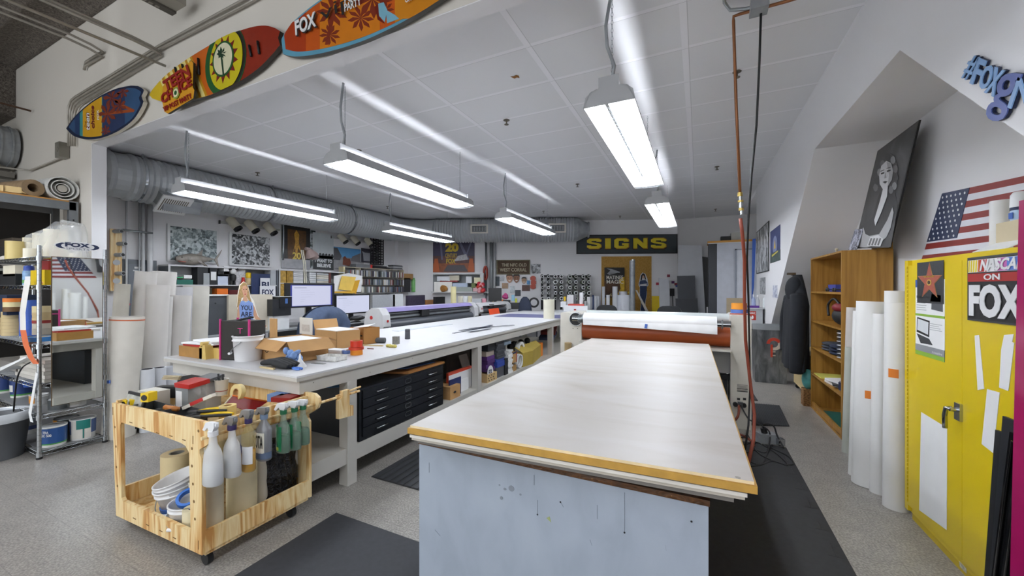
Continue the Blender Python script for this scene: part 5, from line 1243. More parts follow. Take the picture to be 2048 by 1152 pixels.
b=MB();b.tube([(cx0(338,1.26),1.24,zt-.01),(cx0(352,1.26),1.27,zt-.02)],.015,m('#b5702e',.4),10);one(b,'file_handle','short orange-brown wooden tool handle in the tool tray','tool')
t=thing('parts_box','clear plastic box of screws with a red lid in the middle of the tool tray','container',(-2.80,1.45,ZT))
CLR=clear('#c7cdd0',.1,.45)
q=YP(371,810,1.42);kx=q.x
MB().obox((kx,1.45,ZT+.09),(.13,.11,.18),CLR,.1).build('tub',t);MB().obox((kx,1.45,ZT+.06),(.12,.10,.11),m('#4a4a48',.6,0,.5,70),.1).build('contents',t);MB().obox((kx+.01,1.455,ZT+.19),(.15,.13,.03),RED,.1,.1).build('lid',t)
MB().obox((kx-.02,1.392,ZT+.09),(.06,.003,.11),PAPER,.1).build('box_label',t)
t=thing('storage_container','clear lidded box with a sheet of black squiggles beside the red-lidded box','container',(-2.68,1.5,ZT))
kx=YP(402,800,1.52).x
MB().obox((kx,1.55,ZT+.09),(.13,.12,.18),m('#a8aaac',.3),.15).build('tub',t);MB().obox((kx+.01,1.56,ZT+.20),(.14,.13,.02),m('#5a5d60',.4),.15,.15).build('lid',t)
b=MB();f=Fr((kx-.05,1.47,ZT+.05),(1,.15,0),(0,0,1));f.rect(b,0,0,.12,.11,PAPER,.003)
random.seed(3)
for i in range(16):
    x,y=random.uniform(.01,.095),random.uniform(.01,.09);a=random.uniform(0,3);f.poly(b,[(x,y),(x+.02*math.cos(a),y+.02*math.sin(a)),(x+.02*math.cos(a)+.003,y+.02*math.sin(a)+.002),(x+.003,y+.003)],BLACK,.004)
b.build('printed_sheet',t)
b=MB();kx=cx0(398,1.34);b.obox((kx,1.34,zt+.02),(.24,.03,.02),m('#d8d4c6',.5),.25,0,-.40);b.obox((kx,1.337,zt+.022),(.10,.031,.021),RED,.25,0,-.40)
one(b,'utility_knife','long red and cream knife lying slanted over the tool tray','knife')
for i,(px,py,a)in enumerate([(378,822,.9),(402,818,.7),(395,832,.65)]):
    q=YP(px,py,1.24+.02*i);q.z=zt-.035+.012*i
    t=thing('pliers',['black and yellow pliers at the front of the tool tray','second pair of yellow-handled pliers in the tool tray','third pair of yellow-handled pliers nearest the red square'][i],'pliers',tuple(q),a)
    for s in (-1,1):MB().tube(sm([V((0,0,0)),V((.05,s*.02,.005)),V((.11,s*.022,.005)),V((.16,s*.012,.0))]),.009,YELLOW if s>0 else BLACK,8).build('handle',t,local=True)
    MB().extr([(-.05,.004,.006),(-.05,-.004,.006),(0,-.014,.006),(.015,0,.006),(0,.014,.006)],(0,0,1),.012,GT).build('jaws',t,local=True)
q=V((-2.50,1.62,ZT));q=YP(443,775,1.60);t=thing('paper_cup','white cup holding two black pens in the tool tray under the table corner','cup',(q.x,1.60,ZT+.08))
MB().lathe((0,0,0),[(.032,0),(.042,.11),(.045,.112),(.041,.112),(.030,.01),(0,.01)],m('#dcd9cf',.5),24).build('cup',t,local=True)
MB().ring((0,0,.03),(0,0,.036),.0365,.034,m('#b06a5a'),24).build('stripe',t,local=True)
for dx in (-.012,.018):one(MB().tube([(q.x+dx,1.60,ZT+.14),(q.x+dx*1.8,1.59,ZT+.23)],.007,BLACK,8),'pen','black pen standing in the white cup, '+('left' if dx<0 else 'right')+' one','pen')
vroll('masking tape roll standing on edge behind the red square',YP(480,785,1.58).x,1.58,zt+.02,.055,.03,m('#d9c486',.5),lean=(math.radians(80),0,.1))
vroll('cream tape roll wrapped in torn paper beside the cup in the tool tray',YP(441,815,1.36).x,1.40,ZT,.045,.12,m('#d4bd7a',.6))
t=thing('speed_square','red square with an orange rim lying slanted on the right of the tool tray','square',(-2.5,1.5,ZT))
A=[YP(431,829,1.40),YP(464,791,1.52),YP(536,803,1.72),YP(500,828,1.60),YP(474,812,1.52),YP(452,829,1.46)]
nA=(A[1]-A[0]).cross(A[2]-A[0]).normalized();nA=nA if nA.z>0 else -nA
def flat(p):return p-nA*(p-A[0]).dot(nA)
A=[flat(p)for p in A]
b=MB();b.extr(A,nA,.006,m('#8a1512',.3));b.build('blade',t)
b=MB();b.tube([A[1]+nA*.001,A[2]+nA*.001],.005,m('#e0762a',.35),6);b.tube([A[0]+nA*.001,A[1]+nA*.001],.005,m('#d9cdb8',.35),6);b.build('rim',t)
one(MB().obox((-2.50,1.70,ZT+.10),(.14,.10,.03),m('#8a1a1a',.4),.3),'red_tool_case','dark red plastic case behind the red square in the tool tray','case')
one(MB().obox((-2.60,1.72,ZT+.09),(.12,.08,.05),m('#6f8fc0',.6),.2),'blue_cloth','blue cloth at the back of the tool tray under the table','cloth')
one(MB().obox((cx0(395,1.70),1.70,ZT+.07),(.34,.10,.12),m('#17181a',.6),.05),'black_case','black case at the back left of the tool tray','case')
b=MB();
for i in range(3):b.obox((cx0(342,1.52)+.012*i,1.52,zt+.045+.012*i),(.14,.02,.008),m('#b7a888',.6),.3)
one(b,'wood_shims','few thin wooden slats fanned out behind the red-lidded box','slats')

# ================================================================== WIRE RACK
WX1=-5.28;WX0=-7.2;WY0,WY1=1.30,1.725
SHELFZ=[XP(78,py,WX1).z for py in (906,832,771,690,571,513)]
t=rack=thing('wire_rack','chrome wire shelving rack full of tapes and paint tins at the left','rack',(-6,1.5,0))
for x in (WX0,WX1):
    for y in (WY0,WY1):
        b=MB();b.cyl((x,y,.03),(x,y,1.90),.015,CHROME,n=12);b.cyl((x,y,0),(x,y,.04),.02,BLACK,n=12)
        for i in range(36):b.cyl((x,y,.06+i*.0508),(x,y,.062+i*.0508),.0158,m('#6c7073',.4,.5),n=12,caps=False)
        b.build('post',t)
for z in SHELFZ:
    b=MB();r=.0035
    for zz in (z,z-.032):
        b.tube([(WX0,WY0,zz),(WX1,WY0,zz),(WX1,WY1,zz),(WX0,WY1,zz)],r,CHROME,5,closed=True)
    def zig(p,q,n):
        p,q=V(p),V(q);pts=[]
        for i in range(n+1):k=p.lerp(q,i/n);pts.append(k+V((0,0,0 if i % 2 else -.032)))
        b.tube(pts,r*.8,CHROME,4)
    zig((WX0,WY0,z),(WX1,WY0,z),44);zig((WX1,WY0,z),(WX1,WY1,z),14);zig((WX0,WY1,z),(WX1,WY1,z),44)
    for i in range(60):x=WX0+(WX1-WX0)*(i+.5)/60;b.tube([(x,WY0,z+.003),(x,WY1,z+.003)],.0018,CHROME,3)
    for x in (WX0,WX1):
        for y in (WY0,WY1):b.cyl((x,y,z-.036),(x,y,z+.006),.021,CHROME,n=12)
    b.build('wire_shelf',t)
for z in SHELFZ[:2]:MB().box(WX0+.02,WX1-.02,WY0+.02,WY1-.02,z+.006,z+.010,m('#7b7c7d',.5)).build('shelf_liner',t)
# mirror hung on the end
MIR,_nt,_b=base_mat('mirror glass');_b.inputs['Metallic'].default_value=1;_b.inputs['Roughness'].default_value=.02;_b.inputs['Base Color'].default_value=(.82,.85,.84,1)
t=thing('mirror','tall frameless mirror hung on the end of the wire rack reflecting the room','mirror',(WX1,1.5,.45))
mz0,mz1=.46,1.80
md=V((math.cos(math.radians(2.3)),math.sin(math.radians(2.3)),0));mt_=V((-md.y,md.x,0));mc=V((WX1+.040,1.53,0));mq=lambda s_,z,o_:mc+mt_*s_+md*o_+V((0,0,z))
MB().extr([mq(-.165,mz0,0),mq(.165,mz0,0),mq(.165,mz1,0),mq(-.165,mz1,0)],md,.004,MIR).build('glass',t)
MB().extr([mq(-.17,mz0-.005,-.0045),mq(.17,mz0-.005,-.0045),mq(.17,mz1+.005,-.0045),mq(-.17,mz1+.005,-.0045)],md,.005,m('#5b4a34',.6)).build('backing',t)
Z0,Z1,Z2,Z3,Z4,Z5=[z+.006 for z in SHELFZ]
MB().tube([(WX1+.02,1.42,mz1),(WX1+.02,1.42,Z5+.0)],.006,WHITE,6).build('hanger',t)
# oval sign on top
t=thing('oval_sign','white oval badge with navy lettering propped on top of the wire rack','sign',(WX1,1.55,Z5))
ya,yb=XP(108,492,WX1+.03).y,XP(201,492,WX1+.03).y;zc_=XP(155,493,WX1+.03).z;rz_=.042;ry=(yb-ya)/2
f=Fr((WX1+.03,ya,zc_-rz_),(0,1,0),(0,0,1),ry*2,rz_*2);b=MB()
f.disc(b,.5,.5,.5,.5,WHITE,.002,36,.006);b.build('badge',t);b=MB()
for s in (-1,1):
    pts=[(.5+s*.47*math.cos(a),.5+.46*math.sin(a))for a in [(-.75+1.5*k/10)for k in range(11)]]+[(.5+s*.36*math.cos(a),.5+.42*math.sin(a))for a in [(.75-1.5*k/10)for k in range(11)]]
    f.poly(b,pts,NAVY,.003,.001)
f.text(b,.22,.40,.76,.88,'FOX',NAVY,.003,.001,.05);f.text(b,.24,.10,.74,.32,'SPORTS',m('#6a7080'),.003,.001);b.build('lettering',t)
# rack contents: front plane y = YF
YF=1.34
def fb(name,label,pxl,pxr,pyt,z0,mt,y=YF,dep=.2,cat='box',pyb=None,txt=None,tm=None):
    pb=pyb or 576+(EYE-z0)*FPX/(-YP((pxl+pxr)/2,576,y).x*_sy+y*_cy)
    x0,x1=YP(pxl,pb,y).x,min(YP(pxr,pb,y).x,-5.31 if y<1.75 else 9);z1=YP((pxl+pxr)/2,pyt,y).z
    z1=max(z1,z0+.01);b=MB();b.box(x0,x1,y,y+dep,z0,z1,mt)
    if txt:f=Fr((x0,y,z0),(1,0,0),(0,0,1),x1-x0,z1-z0);f.text(b,.15,.3,.85,.7,txt,tm or BLACK,.001)
    return one(b,name,label,cat)
def xat(px,z,y=YF):
    r=ray(px,576);return r.x*(y/r.y)
# top shelf
def trl(label,px,R,h,z,mt,y=1.45,ri=None,core=CARD,**k):return vroll(label,xat(px,z,y),y,z,R,h,mt,core,ri,**k)
trl('tall glossy tan tape roll on top of the wire rack at the left',31,.072,.21,Z5,m('#cdb878',.25))
trl('second tan tape roll behind the tall one on top of the wire rack',48,.06,.20,Z5,m('#d1bd80',.3),1.6)
trl('white paper-wrapped tape roll in front of the bagged rolls on the rack top',66,.062,.09,Z5,m('#e6e0cc',.5),1.38)
BAGM=clear('#eef1f2',.06,.35)
trl('large cream roll inside the clear bag on top of the rack, left one',62,.062,.28,Z5,m('#e2d8b6',.4),1.62)
trl('large cream roll inside the clear bag on top of the rack, middle one',85,.072,.30,Z5,m('#e6dfc6',.4),1.60)
trl('large cream roll inside the clear bag on top of the rack, right one',112,.085,.31,Z5,m('#e6dfc6',.4),1.58)
b=MB();random.seed(5);xb0,xb1=xat(36,0,1.5),xat(140,0,1.5)
def bagf(u,v):
    a=u*2*PI;w_=(xb1-xb0)/2;hx=(xb0+xb1)/2;s_=(1-.75*max(0,v-.8)/.2)if v>.8 else 1
    return (hx+math.cos(a)*w_*s_+.012*math.sin(9*a+6*v),1.58+math.sin(a)*.115*s_+.008*math.sin(7*a-5*v),Z5+v*(.35+.05*math.cos(a))+.012*math.sin(5*a))
b.grid(bagf,48,16,BAGM);one(b,'plastic_bag','clear plastic bag wrapped over the cream rolls on top of the rack','bag')
trl('small white tape roll in a clear bag on the right of the rack top',153,.05,.06,Z5,m('#e6dfc8',.4),1.62)
b=MB();b.grid(lambda u,v:(xat(163,0,1.62)+math.cos(u*2*PI)*.13*(1-v*.7)+.01*math.sin(u*40),1.62+math.sin(u*2*PI)*.06*(1-v*.6),Z5+v*.14+.01*math.sin(u*20)),30,6,BAGM);one(b,'plastic_bag','small crumpled clear bag on the right of the rack top','bag')
# shelf 5 (second from the top)
fb('small_box','cream box at the left of the second rack shelf',6,30,531,Z4+.09,m('#dcd5bf',.6));fb('black_box','black box under the cream one on the second rack shelf',0,31,548,Z4,BLACK)
t=thing('spray_can','light blue cleaner tin with a dark blue cap on the second rack shelf','can',(xat(42,0),YF+.05,Z4))
MB().lathe((0,0,0),[(.042,0),(.042,.13),(.038,.14)],m('#7fa3c8',.35,0,.25,30),20).build('can',t,local=True);MB().lathe((0,0,.14),[(.036,0),(.034,.045),(.02,.052),(0,.052)],m('#2c4a9e',.35),20).build('cap',t,local=True);MB().ring((0,0,.02),(0,0,.05),.0425,.04,m('#5a9a52'),20).build('green_band',t,local=True)
fb('white_box','low white tin beside the blue cleaner tin on the second rack shelf',50,60,553,Z4,WHITE)
t_=fb('yellow_box','yellow box with a pale lid near the rack post',61,99,540,Z4,m('#dcbc1c',.4));
fb('red_book','dark red book standing behind the rack post near the top',82,97,515,Z4+.12,m('#8c1f1c',.5),1.45)
one(MB().sph((xat(90,0,1.36),1.36,Z4+.02),.03,m('#c9805a',.5),12,6,None,(1.6,1,.5)),'orange_pad','small salmon-coloured pad in front of the yellow box on the rack','pad')
fb('dark_bundle','dark cloth bundle at the far left of the third rack shelf',-12,14,590,Z3+.22,m('#23304a',.8),1.36)
# shelf 4 : stacks of tape rolls
def tstack(px,z,R,specs,y,nm):
    x=xat(px,0,y)
    for i,(h,c_,lb)in enumerate(specs):vroll(lb,x+.004*math.sin(i*2),y,z,R,h-.001,m(c_,.5,0,.04),TAN,R*.6);z += h
tan='tan tape roll in the %s stack on the rack, %s from the bottom'
hh=Z4-.04-Z3
tstack(8,Z3,.085,[(.036,'#bfa97c',tan %('leftmost',ordw(i)))for i in range(5)],1.42,0)
tstack(28,Z3,.085,[(.036,'#c9b486',tan %('second',ordw(i)))for i in range(7)],1.44,0)
tstack(27,Z3+.256,.07,[(.05,'#6b4a22','dark brown tape roll on the second stack of the rack'),(.05,'#dccf9f','pale yellow tape roll on the second stack of the rack'),(.04,'#e07a1e','orange tape roll on top of the second stack of the rack')],1.40,0)
tstack(37,Z3+.20,.055,[(.05,'#9c2a24','dark red tape roll, lower one beside the white banner on the rack'),(.05,'#8c1f1c','dark red tape roll, middle one beside the white banner on the rack'),(.07,'#a02722','dark red tape roll, upper one beside the white banner on the rack')],1.5,0)
tstack(59,Z3,.07,[(.075,'#3f63b8','wide blue tape roll in the blue stack by the rack post, %s from the bottom' % ordw(i))for i in range(5)],1.50,0)
tstack(86,Z3+.045,.07,[(.06,'#a89f8f','plastic-wrapped pale tape roll near the mirror on the rack'),(.05,'#beb6a4','wrapped pale tape roll above the first one near the mirror'),(.03,'#8c2420','thin dark red tape roll near the mirror on the rack')]+[(.026,'#c3ac7e','tan tape roll above the dark red one near the mirror, %s up' % ordw(i))for i in range(3)]+[(.06,'#d6c697','pale tape roll on top of the stack near the mirror')],1.46,0)
tstack(84,Z3,.09,[(.04,'#3f8ad0','bright blue tape roll on the third shelf beside the rack post')],1.40,0)
# banner ribbon
b=MB();RB=m('#e9e6e0',.6);RO=m('#e0764a',.55)
P0=[(55,560),(50,590),(45,625),(46,660),(52,690),(62,715),(72,728)]
pl=[YP(px-6,py,1.275)for px,py in P0];pr2=[YP(px+6,py,1.275)for px,py in P0]
n=len(P0);b.add(pl[:4]+pr2[:4],[(i,i+1,4+i+1,4+i)for i in range(3)],RB);b.add(pl[3:]+pr2[3:],[(i,i+1,n-3+i+1,n-3+i)for i in range(n-4)],RO)
one(b,'ribbon','long white and orange ribbon hanging from the second rack shelf','ribbon')
# shelf 3 (white binders and foam)
fb('foam_block','pale grey foam block at the left of the white pile shelf',-12,32,722,Z2,m('#8f8a83',.3),1.4)
for i in range(6):
    x0,x1=xat(30+6*(i % 3),0,1.34),-5.32
    one(MB().obox(((x0+x1)/2+.01*math.sin(i*2),1.45,Z2+.018+i*.034),(x1-x0,.22,.032),m('#d9d5cc' if i % 2 else '#cbc7be',.6),.03*math.sin(i*3)),'paper_pad','thick white pad in the pile left of the mirror, %s from the bottom' % ordw(i),'pad')
one(MB().extr([YP(0,735,1.29),YP(52,713,1.29),YP(52,716,1.29),YP(0,742,1.29)],(0,-1,0),.25,PAPER),'white_board','white board sticking out to the left from the pile of white pads','board')
one(MB().tube(sm([YP(60,725,1.27),YP(45,735,1.27),YP(35,755,1.27),YP(30,790,1.27),YP(27,825,1.27)]),.006,BLACK,6),'black_strap','black strap dangling in front of the paint tins at the left','strap')
one(MB().extr([YP(71,745,1.27),YP(75,747,1.27),YP(62,830,1.27),YP(66,845,1.27),YP(60,843,1.27),YP(57,825,1.27)],(0,-1,0),.002,PAPER),'white_strap','white plastic strap dangling beside the near rack post','strap')
# paint tins on the lower shelves
def tin(label,px,y,z,R,h,body,deco=None,lidc=None,cat='paint tin'):
    x=xat(px,0,y)
    if px>95:x=-5.40-.16*(px == 133);r_=ray(px,576);y=min(1.62,x*r_.y/r_.x)
    t=thing('paint_can',label,cat,(x,y,z),0)
    R *= .84;MB().lathe((0,0,0),[(R*.94,0),(R*.95,.004),(R,h*.93),(R*1.03,h*.94),(R*1.04,h),(R*.98,h),(R*.95,h*.965),(0,h*.96)],body,28).build('can',t,local=True)
    MB().lathe((0,0,h*.962),[(R*.9,0),(R*.88,.004),(0,.005)],lidc or LGREY,28).build('lid',t,local=True)
    if deco:b=MB();deco(b,R,h);b.build('can_label',t,local=True)
    return t
def band(v0,v1,mt,a0=0,a1=360,out=.0015):
    def f(b,R,h):
        n=24;aa=[math.radians(a0+(a1-a0)*k/n)for k in range(n+1)]
        b.add([V((math.cos(a)*(R*(.95+.05*v)+out),math.sin(a)*(R*(.95+.05*v)+out),h*v))for v in (v0,v1)for a in aa],[(k,k+1,n+2+k,n+1+k)for k in range(n)],mt,True)
    return f
def ctext(txt,ang,v0,v1,wid,mt,out=.004):
    def f(b,R,h):
        a=math.radians(ang);c=V((math.cos(a),math.sin(a),0))*(R+out);tx=V((-math.sin(a),math.cos(a),0));A=c-tx*wid*R+V((0,0,h*v0))
        b.text(A,A+tx*wid*R*2,A+V((0,0,h*(v1-v0))),txt,mt,.001,.02)
    return f
def al(*fs):return lambda b,R,h:[f(b,R,h)for f in fs]
NB=m('#223a72',.35);GNB=m('#4f9a4a',.4);BW=m('#dcdcd8',.4)
tin('blue-labelled paint tin at the left of the fourth rack shelf',8,1.42,Z1,.10,.20,BW,al(band(.2,.95,NB),band(.13,.2,GNB)))
tin('second blue-labelled paint tin on the fourth rack shelf, with a white patch',44,1.45,Z1,.095,.19,BW,al(band(.2,.95,NB),band(.12,.2,GNB),band(.35,.7,BW,-110,-60,.003)))
t_=bucket('bucket','small white pail with orange paint dripping beside the rack post',(xat(78,0,1.42),1.42,Z1),.062,.10,WHITE,False)
b=MB();band(.25,.95,m('#d98a1c',.35),-120,-40,.002)(b,.062,.10);b.build('paint_drip',t_,local=True)
one(MB().lathe((xat(65,0,1.5),1.5,Z1+.105),[(.06,0),(.07,.06),(.072,.062),(.062,.06),(.055,.005),(0,.005)],m('#2f55a8',.4),24),'blue_tub','small blue tub standing on the pails beside the rack post','tub')
tin('short metallic tin lid up on the fourth rack shelf under the mirror',118,1.50,Z1,.085,.10,METAL);tin('short white tin with a small printed label at the back under the mirror',152,1.60,Z1,.085,.11,BW,al(band(.2,.8,m('#c9c6bd'),-60,0)))
tin('paint tin reading SIGN SHOP on the bottom rack shelf',55,1.42,Z0,.095,.19,BW,al(band(.45,.95,m('#8f95a0')),band(.25,.45,m('#3b4a78')),ctext('SIGN',-62,.68,.84,.45,m('#b03a2a')),ctext('SHOP',-62,.49,.65,.45,m('#b03a2a'))))
tin('blue-labelled paint tin at the front of the bottom rack shelf',108,1.37,Z0,.098,.19,BW,al(band(.2,.92,m('#27508c',.35)),band(.14,.2,GNB),ctext('ULTRA',-60,.70,.82,.5,WHITE),ctext('SPEC 500',-55,.55,.67,.65,WHITE)))
tin('paint tin with teal paint running down its white label on the bottom rack shelf',166,1.50,Z0,.105,.20,BW,al(band(.3,.95,m('#4a5f8c')),band(.1,.95,m('#ddd9cf'),-75,20,.003),band(.55,.98,m('#1f7a72',.3),-45,15,.006),band(.1,.6,m('#1f7a72',.3),-18,-12,.006)))
tin('old metal paint tin behind the blue-labelled one on the bottom rack shelf',133,1.62,Z0,.10,.20,METAL,al(band(.8,.97,m('#c7862a',.4),-150,-60,.003)))
tin('yellow-green tin half hidden at the left of the bottom rack shelf',34,1.5,Z0,.08,.17,m('#8f9a3a',.4),al(band(.3,.6,m('#5a5f2a'))))
t_=bucket('bucket','small steel pail hanging at the far left of the rack',(xat(24,0,1.36),1.36,Z0+.17),.06,.08,METAL,False)
# grey bin with clear liner at the very left
q=ZP(10,905,0);t=thing('waste_bin','grey plastic bin with a clear liner cut by the left edge','bin',(q.x,q.y,0))
x1=YP(8,905,1.15).x;GB=m('#5a5d60',.5)
MB().lathe((x1-.17,1.15,0),[(.15,0),(.19,.36),(.20,.365),(.20,.38),(.18,.38),(.14,.02),(0,.02)],GB,24).build('body',t)
MB().lathe((x1-.17,1.15,.33),[(.205,0),(.212,.03),(.21,.075),(.19,.08),(.18,.0)],m('#c9ced2',.12),32).build('liner',t)
# ================================================================== GREY STEEL SHELVING BEHIND THE RACK
GS=m('#75797c',.4,.3,.08,12);SX=-7.30;SYE=2.13;GZ=XP(150,403,SX).z
t=thing('steel_shelving','heavy grey steel shelving with a plywood top behind the wire rack','shelving',(-7.6,1.0,0))
MB().box(SX-.6,SX,-.6,SYE,GZ-.02,GZ,m('#b5813e',.6)).build('top_board',t)
MB().box(SX-.02,SX+.005,-.6,SYE-.02,GZ-.12,GZ-.018,GS).build('front_beam',t)
MB().box(SX-.6,SX-.58,-.6,SYE-.02,GZ-.12,GZ-.018,GS).build('back_beam',t)
for x,s_ in ((SX,1),(SX-.6,-1)):
    b=MB();b.box(x,x+.005*s_,SYE-.08,SYE,0,GZ-.002,GS).box(x-.06*s_,x,SYE-.082,SYE-.077,0,GZ-.002,GS)
    for i in range(28):
        z=.9+i*.055;b.box(x+.004*s_,x+.007*s_,SYE-.05,SYE-.035,z,z+.022,BLACK);b.box(x-.035*s_,x-.02*s_,SYE-.084,SYE-.08,z,z+.022,BLACK)
    b.build('upright',t)
for z in (.5,1.15,1.75):MB().box(SX-.59,SX-.01,-.6,SYE-.09,z-.03,z,GS).build('shelf',t)
MB().box(SX-.6,SX-.59,-.6,SYE-.09,.1,GZ-.12,m('#2b2825',.9)).build('shade_sheet',t)  # dark sheet added to stand in for the shade inside the bays
for y0,y1,z0,z1,col,lb in [(-.2,.5,1.75,2.10,'#1f1d1c','black box at the near end of the grey shelving'),(.6,1.05,1.75,2.2,'#35302c','dark brown box in the upper bay of the grey shelving'),(1.1,1.55,1.75,2.0,'#27231f','dark box behind the bagged rolls in the grey shelving'),(1.6,1.98,1.75,2.12,'#4c4339','brown box at the far end of the upper bay of the grey shelving'),(.4,1.2,1.15,1.6,'#59544c','grey-brown box on the middle grey shelf'),(1.3,1.95,1.15,1.5,'#2f2c2a','low dark box on the middle grey shelf')]:
    one(MB().box(SX-.5,SX-.06,y0,y1,z0+.001,z1,m(col,.8)),'storage_box',lb,'box')  # boxes put in dark, so their colour also carries the shade in the bays
one(MB().sph((SX-.06,.9,1.75+.62),.01,BLACK,4,3).sph((SX-.1,XP(25,480,SX).y,1.84),.09,m('#b9b2a8',.6,0,.2,20),14,8,None,(.8,1.6,.9)),'wrapped_bundle','pale wrapped bundle on the upper bay of the grey shelving','bundle')
# on its top
R=.15;yb_=XP(128,400,SX).y;t=thing('bubble_wrap_roll','roll of white bubble wrap lying on top of the grey shelving','roll',(SX-.3,yb_,GZ))
b=MB()
for k,rr in enumerate((R,R*.72,R*.45)):b.ring((SX-.02-.012*k,yb_,GZ+R),(SX-.62,yb_-.06,GZ+R),rr,rr*.9,VINYL if k else m('#dcdcd8',.35,0,.06,60,.6),28)
b.cyl((SX-.05,yb_,GZ+R),(SX-.62,yb_-.06,GZ+R),R*.3,m('#bdb9ae',.6),n=16)
b.build('roll',t)
BR=m('#8a7458',.8,0,.15,15);y_=XP(68,392,SX).y
b=MB();b.ring((SX-.02,y_,GZ+.10),(SX-.5,y_-.1,GZ+.10),.10,.05,BR,24);one(b,'felt_roll','brown roll of felt lying on top of the grey shelving','roll')
for i,(px,w_)in enumerate([(4,.10),(34,.15),(56,.07)]):
    y_=XP(px,392,SX).y
    one(MB().obox((SX-.2,y_,GZ+.04+.005*i),(.36,w_,.07),m('#cdb27c',.6),-.2),'timber_offcut',['pale timber offcut at the far left on the grey shelving','wide pale timber offcut in the middle on top of the grey shelving','short timber offcut beside the brown felt roll'][i],'timber')
# pipes and duct in the near room
q=YP(30,297,2.14);b=MB();b.cyl((q.x,-1.2,q.z),(q.x,2.13,q.z),.30,GALV,n=32)
for i in range(30):b.ring((q.x,2.05-i*.11,q.z),(q.x,2.07-i*.11,q.z),.315,.29,GALV,32)
one(b,'exhaust_duct','round galvanised duct running into the cream wall at the left edge','duct')
q=YP(25,360,2.1);b=MB()
for i in range(4):b.box(q.x-.02*i,q.x-.3,-.5,2.13,q.z-.22+i*.13,q.z-.14+i*.13,SHUT)
one(b,'metal_louvre','stack of grey metal slats below the round duct at the left edge','louvre')
CD=m('#a39e94',.35,.3);WY=2.13
def wc(px,py,y=WY):return YP(px,py,y)
def off(p,y):return V((p.x,y,p.z))
rows=[((137,292),(137,214),(152,193),(318,92)),((141,292),(141,219),(155,197),(320,98)),((145,292),(145,225),(158,202),(321,104)),((149,292),(149,231),(161,208),(322,110))]
for i,(A,B,C,D)in enumerate(rows):
    if i<2:tail=[wc(480+6*i,4+8*i),wc(700,-110)]
    else:
        e=wc(*D);tail=[V((e.x,2.05,e.z+.02)),V((e.x,1.9,e.z+.03)),V((e.x,-1.0,e.z+.03))]
    pts=[wc(*A),wc(B[0],B[1]+20),wc(*B),wc((B[0]+C[0])/2-2,(B[1]+C[1])/2-3),wc(*C),wc(*D)]+tail
    pipe('conduit','steel conduit following the cream wall above the smallest surfboard, '+['uppermost','second','third','lowest'][i]+' of the bundle','conduit',pts,.013,CD,'conduits on the cream wall')
for i,(A,B)in enumerate([((170,132),(203,112)),((172,124),(205,103))]):
    e=wc(*B);pipe('conduit',['lower','upper'][i]+' short conduit bending off the cream wall towards the viewer, left of the bundle','conduit',[wc(A[0]-2,A[1]+8),wc(*A),e,V((e.x,2.03,e.z+.03)),V((e.x,1.85,e.z+.05)),V((e.x,-1.0,e.z+.05))],.014,CD)
e=wc(331,132);pipe('conduit','long straight conduit running from the cream wall under the ribbed ceiling','conduit',[e,V((e.x,-1.0,e.z))],.014,CD)
b=MB();q=wc(130,302);b.box(q.x-.085,q.x+.06,2.06,2.155,q.z-.10,q.z+.10,m('#8d8a80',.4,.4));b.cyl((q.x,2.059,q.z),(q.x,2.056,q.z),.035,m('#7d7a70'),n=14)
one(b,'conduit_box','square metal box ending the conduit bundle left of the surfboards','electrical box')
pipe('conduit','thin conduit leaving the square metal box to the left','conduit',[wc(125,315),wc(60,341),off(wc(52,343),1.9),off(wc(52,343),-.5)],.013,CD)
q=wc(62,222);pipe('rusty_bar','short dark rusty bar sticking out high at the left','bar',[q,V((q.x,.3,q.z))],.014,m('#5a4030',.7))
q=wc(385,22);t=thing('ceiling_lamp','old lamp fitting with perforated trim cut by the top edge','ceiling light',tuple(q))
MB().box(q.x-.12,q.x+.06,.9,2.05,q.z-.02,q.z+.08,m('#9b978c',.5)).build('housing',t)
b=MB();b.box(q.x-.20,q.x-.12,.9,2.05,q.z-.04,q.z-.02,m('#55524b',.5))
for i in range(20):b.box(q.x-.18,q.x-.15,.95+i*.05,.98+i*.05,q.z-.045,q.z-.04,m('#8d897f'))
b.build('trim_strip',t)

# ================================================================== SURFBOARDS
SY=2.10
def S(px,py,d=0):return YP(px,py,SY)+V((0,-d,0))
def sboard(name,label,pts,base,edge,th=.035):
    q=S(*pts[0]);t=thing(name,label,'surfboard',tuple(q))
    b=MB();b.extr([S(*p)for p in pts],(0,-1,0),th,base,edge);b.build('board',t);return t
def sp_(pts,k=5):# closed smooth outline
    n=len(pts);out=[]
    for i in range(n):
        p0,p1,p2,p3=[V((*pts[(i+j)% n],0))for j in (-1,0,1,2)]
        for s in range(k):
            u=s/k;q=.5*((2*p1)+(p2-p0)*u+(2*p0-5*p1+4*p2-p3)*u*u+(3*p1-p0-3*p2+p3)*u ** 3);out.append((q.x,q.y))
    return out
def spl(pts,k=5):# open smooth line of pixels
    P=[V((a,b_,0))for a,b_ in pts];return [(q.x,q.y)for q in sm(P,k)]
def lay(t,name,polys,label=None):
    b=MB()
    for pts,mt,d in polys:b.extr([S(*p,d)for p in pts],(0,-1,0),.001,mt)
    return b.build(name,t,label=label)
def clipx(out,x0,x1):
    """part of an outline between two pixel columns (convex enough)"""
    def cut(P,f):
        R=[]
        for i in range(len(P)):
            a,c=P[i],P[(i+1)% len(P)];fa,fc=f(a),f(c)
            if fa >= 0:R.append(a)
            if fa*fc<0:u=fa/(fa-fc);R.append((a[0]+(c[0]-a[0])*u,a[1]+(c[1]-a[1])*u))
        return R
    return cut(cut(out,lambda p:p[0]-x0),lambda p:x1-p[0])
